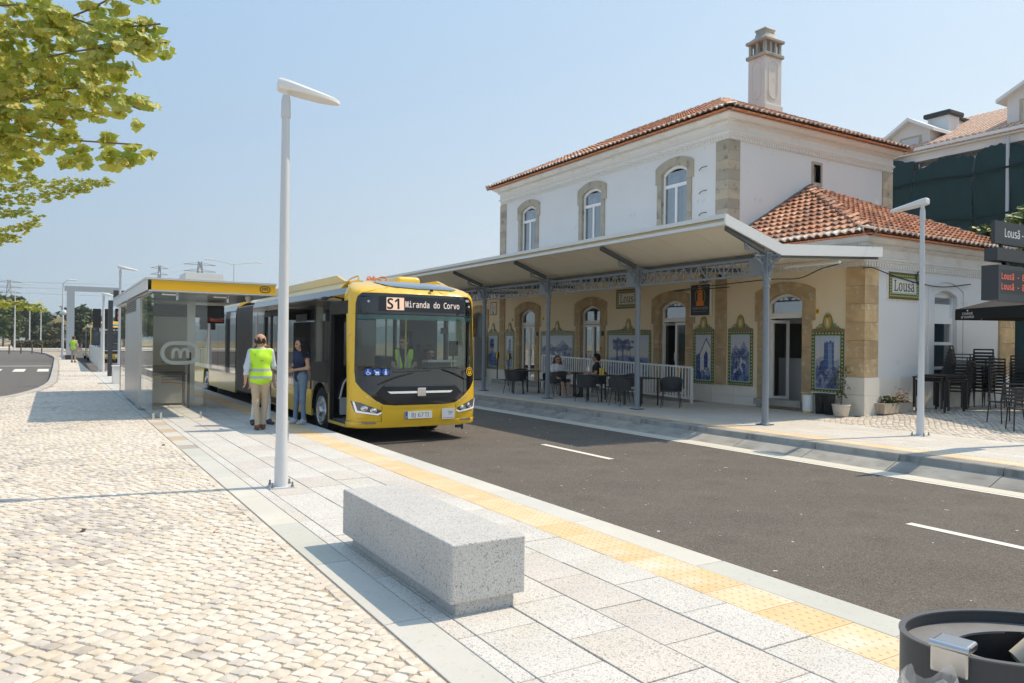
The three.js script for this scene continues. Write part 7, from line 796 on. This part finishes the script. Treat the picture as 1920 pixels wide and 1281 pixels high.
function pylon(label, px, z, topY, w) { const b = onZ(px, 640, z), h = onZ(px, topY, z).y, o = thing('lattice_pylon', label, 'pylon', [b.x, -.3, z]), gs = [], n = 9, m = std([.28, .29, .30], .6), q = t => w * (1 - t) ** 1.3 + w * .13, r = h * .0036; for (let k = 0; k < n; k++) { const t0 = k / n, t1 = (k + 1) / n, a = q(t0), c = q(t1), y0 = h * t0, y1 = h * t1; for (const [sx, sz] of [[1, 1], [1, -1], [-1, -1], [-1, 1]]) { gs.push(bar([sx * a, y0, sz * a], [sx * c, y1, sz * c], r, 4)); gs.push(bar([sx * a, y0, sz * a], [sz * c * (sx === sz ? -1 : 1), y1, sx === sz ? sz * c : -sz * c], r * .7, 4)); gs.push(bar([sx * a, y0, sz * a], [-sx * c, y1, sz * c], r * .7, 4)); } } part('lattice', gs, m, o); [.80, .88, .96].forEach((t, i) => part('cross_arm', [bar([-w * 1.35, h * t, 0], [w * 1.35, h * t, 0], r, 4), bar([-w * 1.35, h * t, 0], [0, h * (t + .03), 0], r * .7, 4), bar([w * 1.35, h * t, 0], [0, h * (t + .03), 0], r * .7, 4)], m, o)); return [b.x, h, z, w]; }
const py1 = pylon('steel lattice pylon in front of the trees beyond the street', 15, -230, 522, 2.1), py2 = pylon('distant lattice pylon above the shelter roof', 297, -420, 496, 3), py3 = pylon('distant lattice pylon behind the white roof block', 373, -360, 489, 5);
{ const w = thing('power_lines', 'thin power lines strung across the sky between the pylons', 'power line'); for (const t of [.80, .88, .96]) for (const s of [-1, 1]) { const a = V(py1[0] + s * py1[3] * 1.35, py1[1] * t - .3, py1[2]), b = V(py3[0] + s * py3[3] * 1.2, py3[1] * t, py3[2]), m = a.clone().lerp(b, .5).add(V(0, -4, 0)); part('wire', tube([a, m, b], .022, 4, 30), std([.2, .2, .21], .6), w); const c = V(-60 + s * 3, py1[1] * t + 6, -180); part('wire', tube([a, a.clone().lerp(c, .5).add(V(0, -1.5, 0)), c], .018, 4, 20), std([.2, .2, .21], .6), w); } }
{ const a = onZ(345, 512, -150), b = onZ(415, 512, -150), o = thing('white_building', 'plain white roof block standing behind the shelter', 'building', [(a.x + b.x) / 2, 0, -152]), W = b.x - a.x, H = a.y; part('wall', box2(-W / 2, W / 2, 0, H, -4, 4), M.white, o); part('roof_box', box2(-W * .18, W / 2, H - .6, H - .58, -3, 4.01), std([.6, .6, .6], .6), o); }
{ const a = onZ(90, 600, -175), b = onZ(128, 600, -175), o = thing('pale_house', 'pale grey house with an ochre gable roof behind the junction', 'house', [(a.x + b.x) / 2, -.1, -178]), W = (b.x - a.x), H = a.y * .86; part('wall', box2(-W / 2, W / 2, 0, H, -4, 3), std([.55, .55, .53], .9), o); part('roof', ext(shp([[-W * .55, H - .1], [W * .55, H - .1], [W * .55, H + .1], [W * .1, H + 1.6], [-W * .55, H + .15]]), 7.6).translate(0, 0, -4.3), std([.55, .42, .18], .85), o); for (const x of [-.25, .2]) part('window', box2(W * x, W * x + .9, H * .4, H * .4 + 1.2, 3.0, 3.05), std([.2, .22, .24], .3), o); }
{ const pos = [], rr = rng(31), N = 60; const ridge = x => 62 + 26 * Math.sin(x * .0021 + 1) + 14 * Math.sin(x * .006) + 6 * Math.sin(x * .017); for (let i = 0; i < N; i++) { const x0 = -2600 + i * 90, x1 = x0 + 90, z = -2900; pos.push(x0, -10, z + 500, x1, -10, z + 500, x1, ridge(x1), z, x0, -10, z + 500, x1, ridge(x1), z, x0, ridge(x0), z); } const g = new THREE.BufferGeometry(); g.setAttribute('position', new THREE.Float32BufferAttribute(pos, 3)); g.computeVertexNormals(); struct('hills', buv(g), std([.07, .10, .06], .95), 'hazy hills on the horizon'); }
// ================================================================ netted building behind the station
{
  const o = thing('netted_building', 'white building wrapped in dark green scaffold netting under a pink tiled roof', 'building'), X = 34, zL = -42, zR = 4; part('wall', box2(X + .9, X + 11, 0, 10.6, zL, zR), M.plaster, o); part('cornice', [box2(X + .25, X + 1.0, 10.30, 10.62, zL - .2, zR), box2(X + .0, X + .6, 10.62, 10.74, zL - .3, zR)], M.white, o); part('rain_gutter', ext(shp([[X - .12, 10.74], [X + .1, 10.74], [X + .1, 10.88], [X - .12, 10.88]]), zR - zL).translate(0, 0, zL), M.white, o);
  const mNet = phy([.012, .045, .045], .85, { transmission: .12, thickness: 0, side: THREE.DoubleSide }), rr = rng(44); for (let k = 0; k < 17; k++) { const z0 = zL + .4 + k * 2.65, w = 2.62, top = 10.15 + (rr() - .5) * .5, g = new THREE.PlaneGeometry(w, top - .3, 22, 14).rotateY(-Math.PI / 2), p = g.attributes.position, a = rr() * 9, b = rr() * 9; for (let i = 0; i < p.count; i++) { const z = p.getZ(i), y = p.getY(i), edge = y > (top - .3) / 2 - .1 ? .22 * Math.sin(z * 2.2 + a) * Math.abs(Math.sin(z * .7 + b)) - .1 * rr() : 0; p.setX(i, X + .10 * Math.sin(z * 2.6 + a + y * .5) + .07 * Math.sin(y * 1.5 + b) + .05 * Math.sin(z * 7 + y * 2.2)); p.setY(i, y + (top + .3) / 2 + edge); p.setZ(i, z + z0 + w / 2); } g.computeVertexNormals(); part('net_panel', clean(g), mNet, o); }
  for (let k = 0; k < 18; k++) part('scaffold_post', cyl(.025, .025, 10.2, X + .42, 0, zL + .4 + k * 2.65, 6), M.alu, o); for (let k = 1; k < 6; k++) part('scaffold_ledger', box2(X + .4, X + .44, k * 2, k * 2 + .05, zL, zR), M.alu, o); for (const y of [3.1, 5.2, 7.3, 9.2]) part('net_seam', [...Array(40)].map((_, k) => beam([X - .2 + .03 * Math.sin(k), y + .06 * Math.sin(k * 1.7), zL + k * 1.15], [X - .2 + .03 * Math.sin(k + 1), y + .06 * Math.sin((k + 1) * 1.7), zL + (k + 1) * 1.15], .03, .09)), std([.008, .022, .022], .9), o); part('down_pipe', cyl(.07, .07, 10.3, X - .14, .2, onX(1893, 300, X).z, 10), std([.5, .52, .54], .5), o);
  const rp = Math.tan(.40), tile = tinted(M.terra, [1.15, 1.9, 2.6], [1.3, 2.2, 3.1]); const rf = part('roof', (() => { const g = ext(shp([[X - .1, 10.86], [X + 6, 10.86 + 6.1 * rp], [X + 12, 10.86], [X + 12, 10.7], [X - .1, 10.7]]), zR - zL); return buv(g.translate(0, 0, zL)); })(), tile[0], o); const rows = []; for (let z = zL; z < zR; z += .28) rows.push(beam([X - .15, 10.90, z], [X + 6, 10.9 + 6.15 * rp, z], .15, .07)); const rt = part('roof_tiles', join(rows.map(g => buv(g))), tile[1], rf); rt.userData.kind = 'stuff';
  const dormer = (zc, w, x0, H) => { const y0 = 10.9 + (x0 - X) * rp - .3, d = part('dormer', [box2(x0, x0 + 3, y0, H - .55, zc - w / 2, zc + w / 2)], M.plaster, o); part('dormer_gable', zy(shp([[zc - w / 2, H - .55], [zc + w / 2, H - .55], [zc, H]]), x0 + .001, 3), M.plaster, d); part('dormer_roof', [[-1, 1], [1, -1]].map(([s]) => zy(shp([[zc, H + .16], [zc + s * (w / 2 + .32), H - .55 - .02], [zc + s * (w / 2 + .32), H - .72], [zc, H - .0]]), x0 - .3, 3.2)), M.white, d); part('dormer_window', box2(x0 - .03, x0, y0 + .3, H - .8, zc - w * .22, zc + w * .22), std([.62, .62, .60], .6), d); part('dormer_frame', [box2(x0 - .02, x0, y0 + .2, H - .7, zc - w * .29, zc - w * .22), box2(x0 - .02, x0, y0 + .2, H - .7, zc + w * .22, zc + w * .29), box2(x0 - .02, x0, H - .8, H - .7, zc - w * .22, zc + w * .22)], tinted(M.tanstone, [1.2, 1.2, 1.2])[0], d); };
  dormer(onX(1708, 260, 34.6).z, 1.85, 34.6, onX(1708, 229, 34.6).y); dormer(onX(1945, 200, 34.6).z, 2.3, 34.6, onX(1930, 150, 34.6).y);
  const c = onX(1779, 240, 36), ct = onX(1779, 214, 36).y; const ch = part('chimney', box2(36, 36.9, 11, ct, c.z - 1.0, c.z), M.plaster, o); part('chimney_cover', rb(1.25, .22, 1.3, .06, 36.45, ct + .1, c.z - .5, 2), std([.03, .03, .033], .5), ch); const c2 = onX(1800, 240, 38), ct2 = onX(1800, 226, 38).y; const chb = part('chimney', box2(38, 38.8, 11.5, ct2, c2.z - .9, c2.z), tinted(M.plaster, [.95, .86, .82])[0], o); part('chimney_cover', box2(37.9, 38.95, ct2, ct2 + .14, c2.z - 1, c2.z + .1), M.dark, chb);
  rebase(o, 39, 0, -19);
}

scene.fog = new THREE.FogExp2(0xc6d6e2, .00035);
renderer.render(scene, camera);
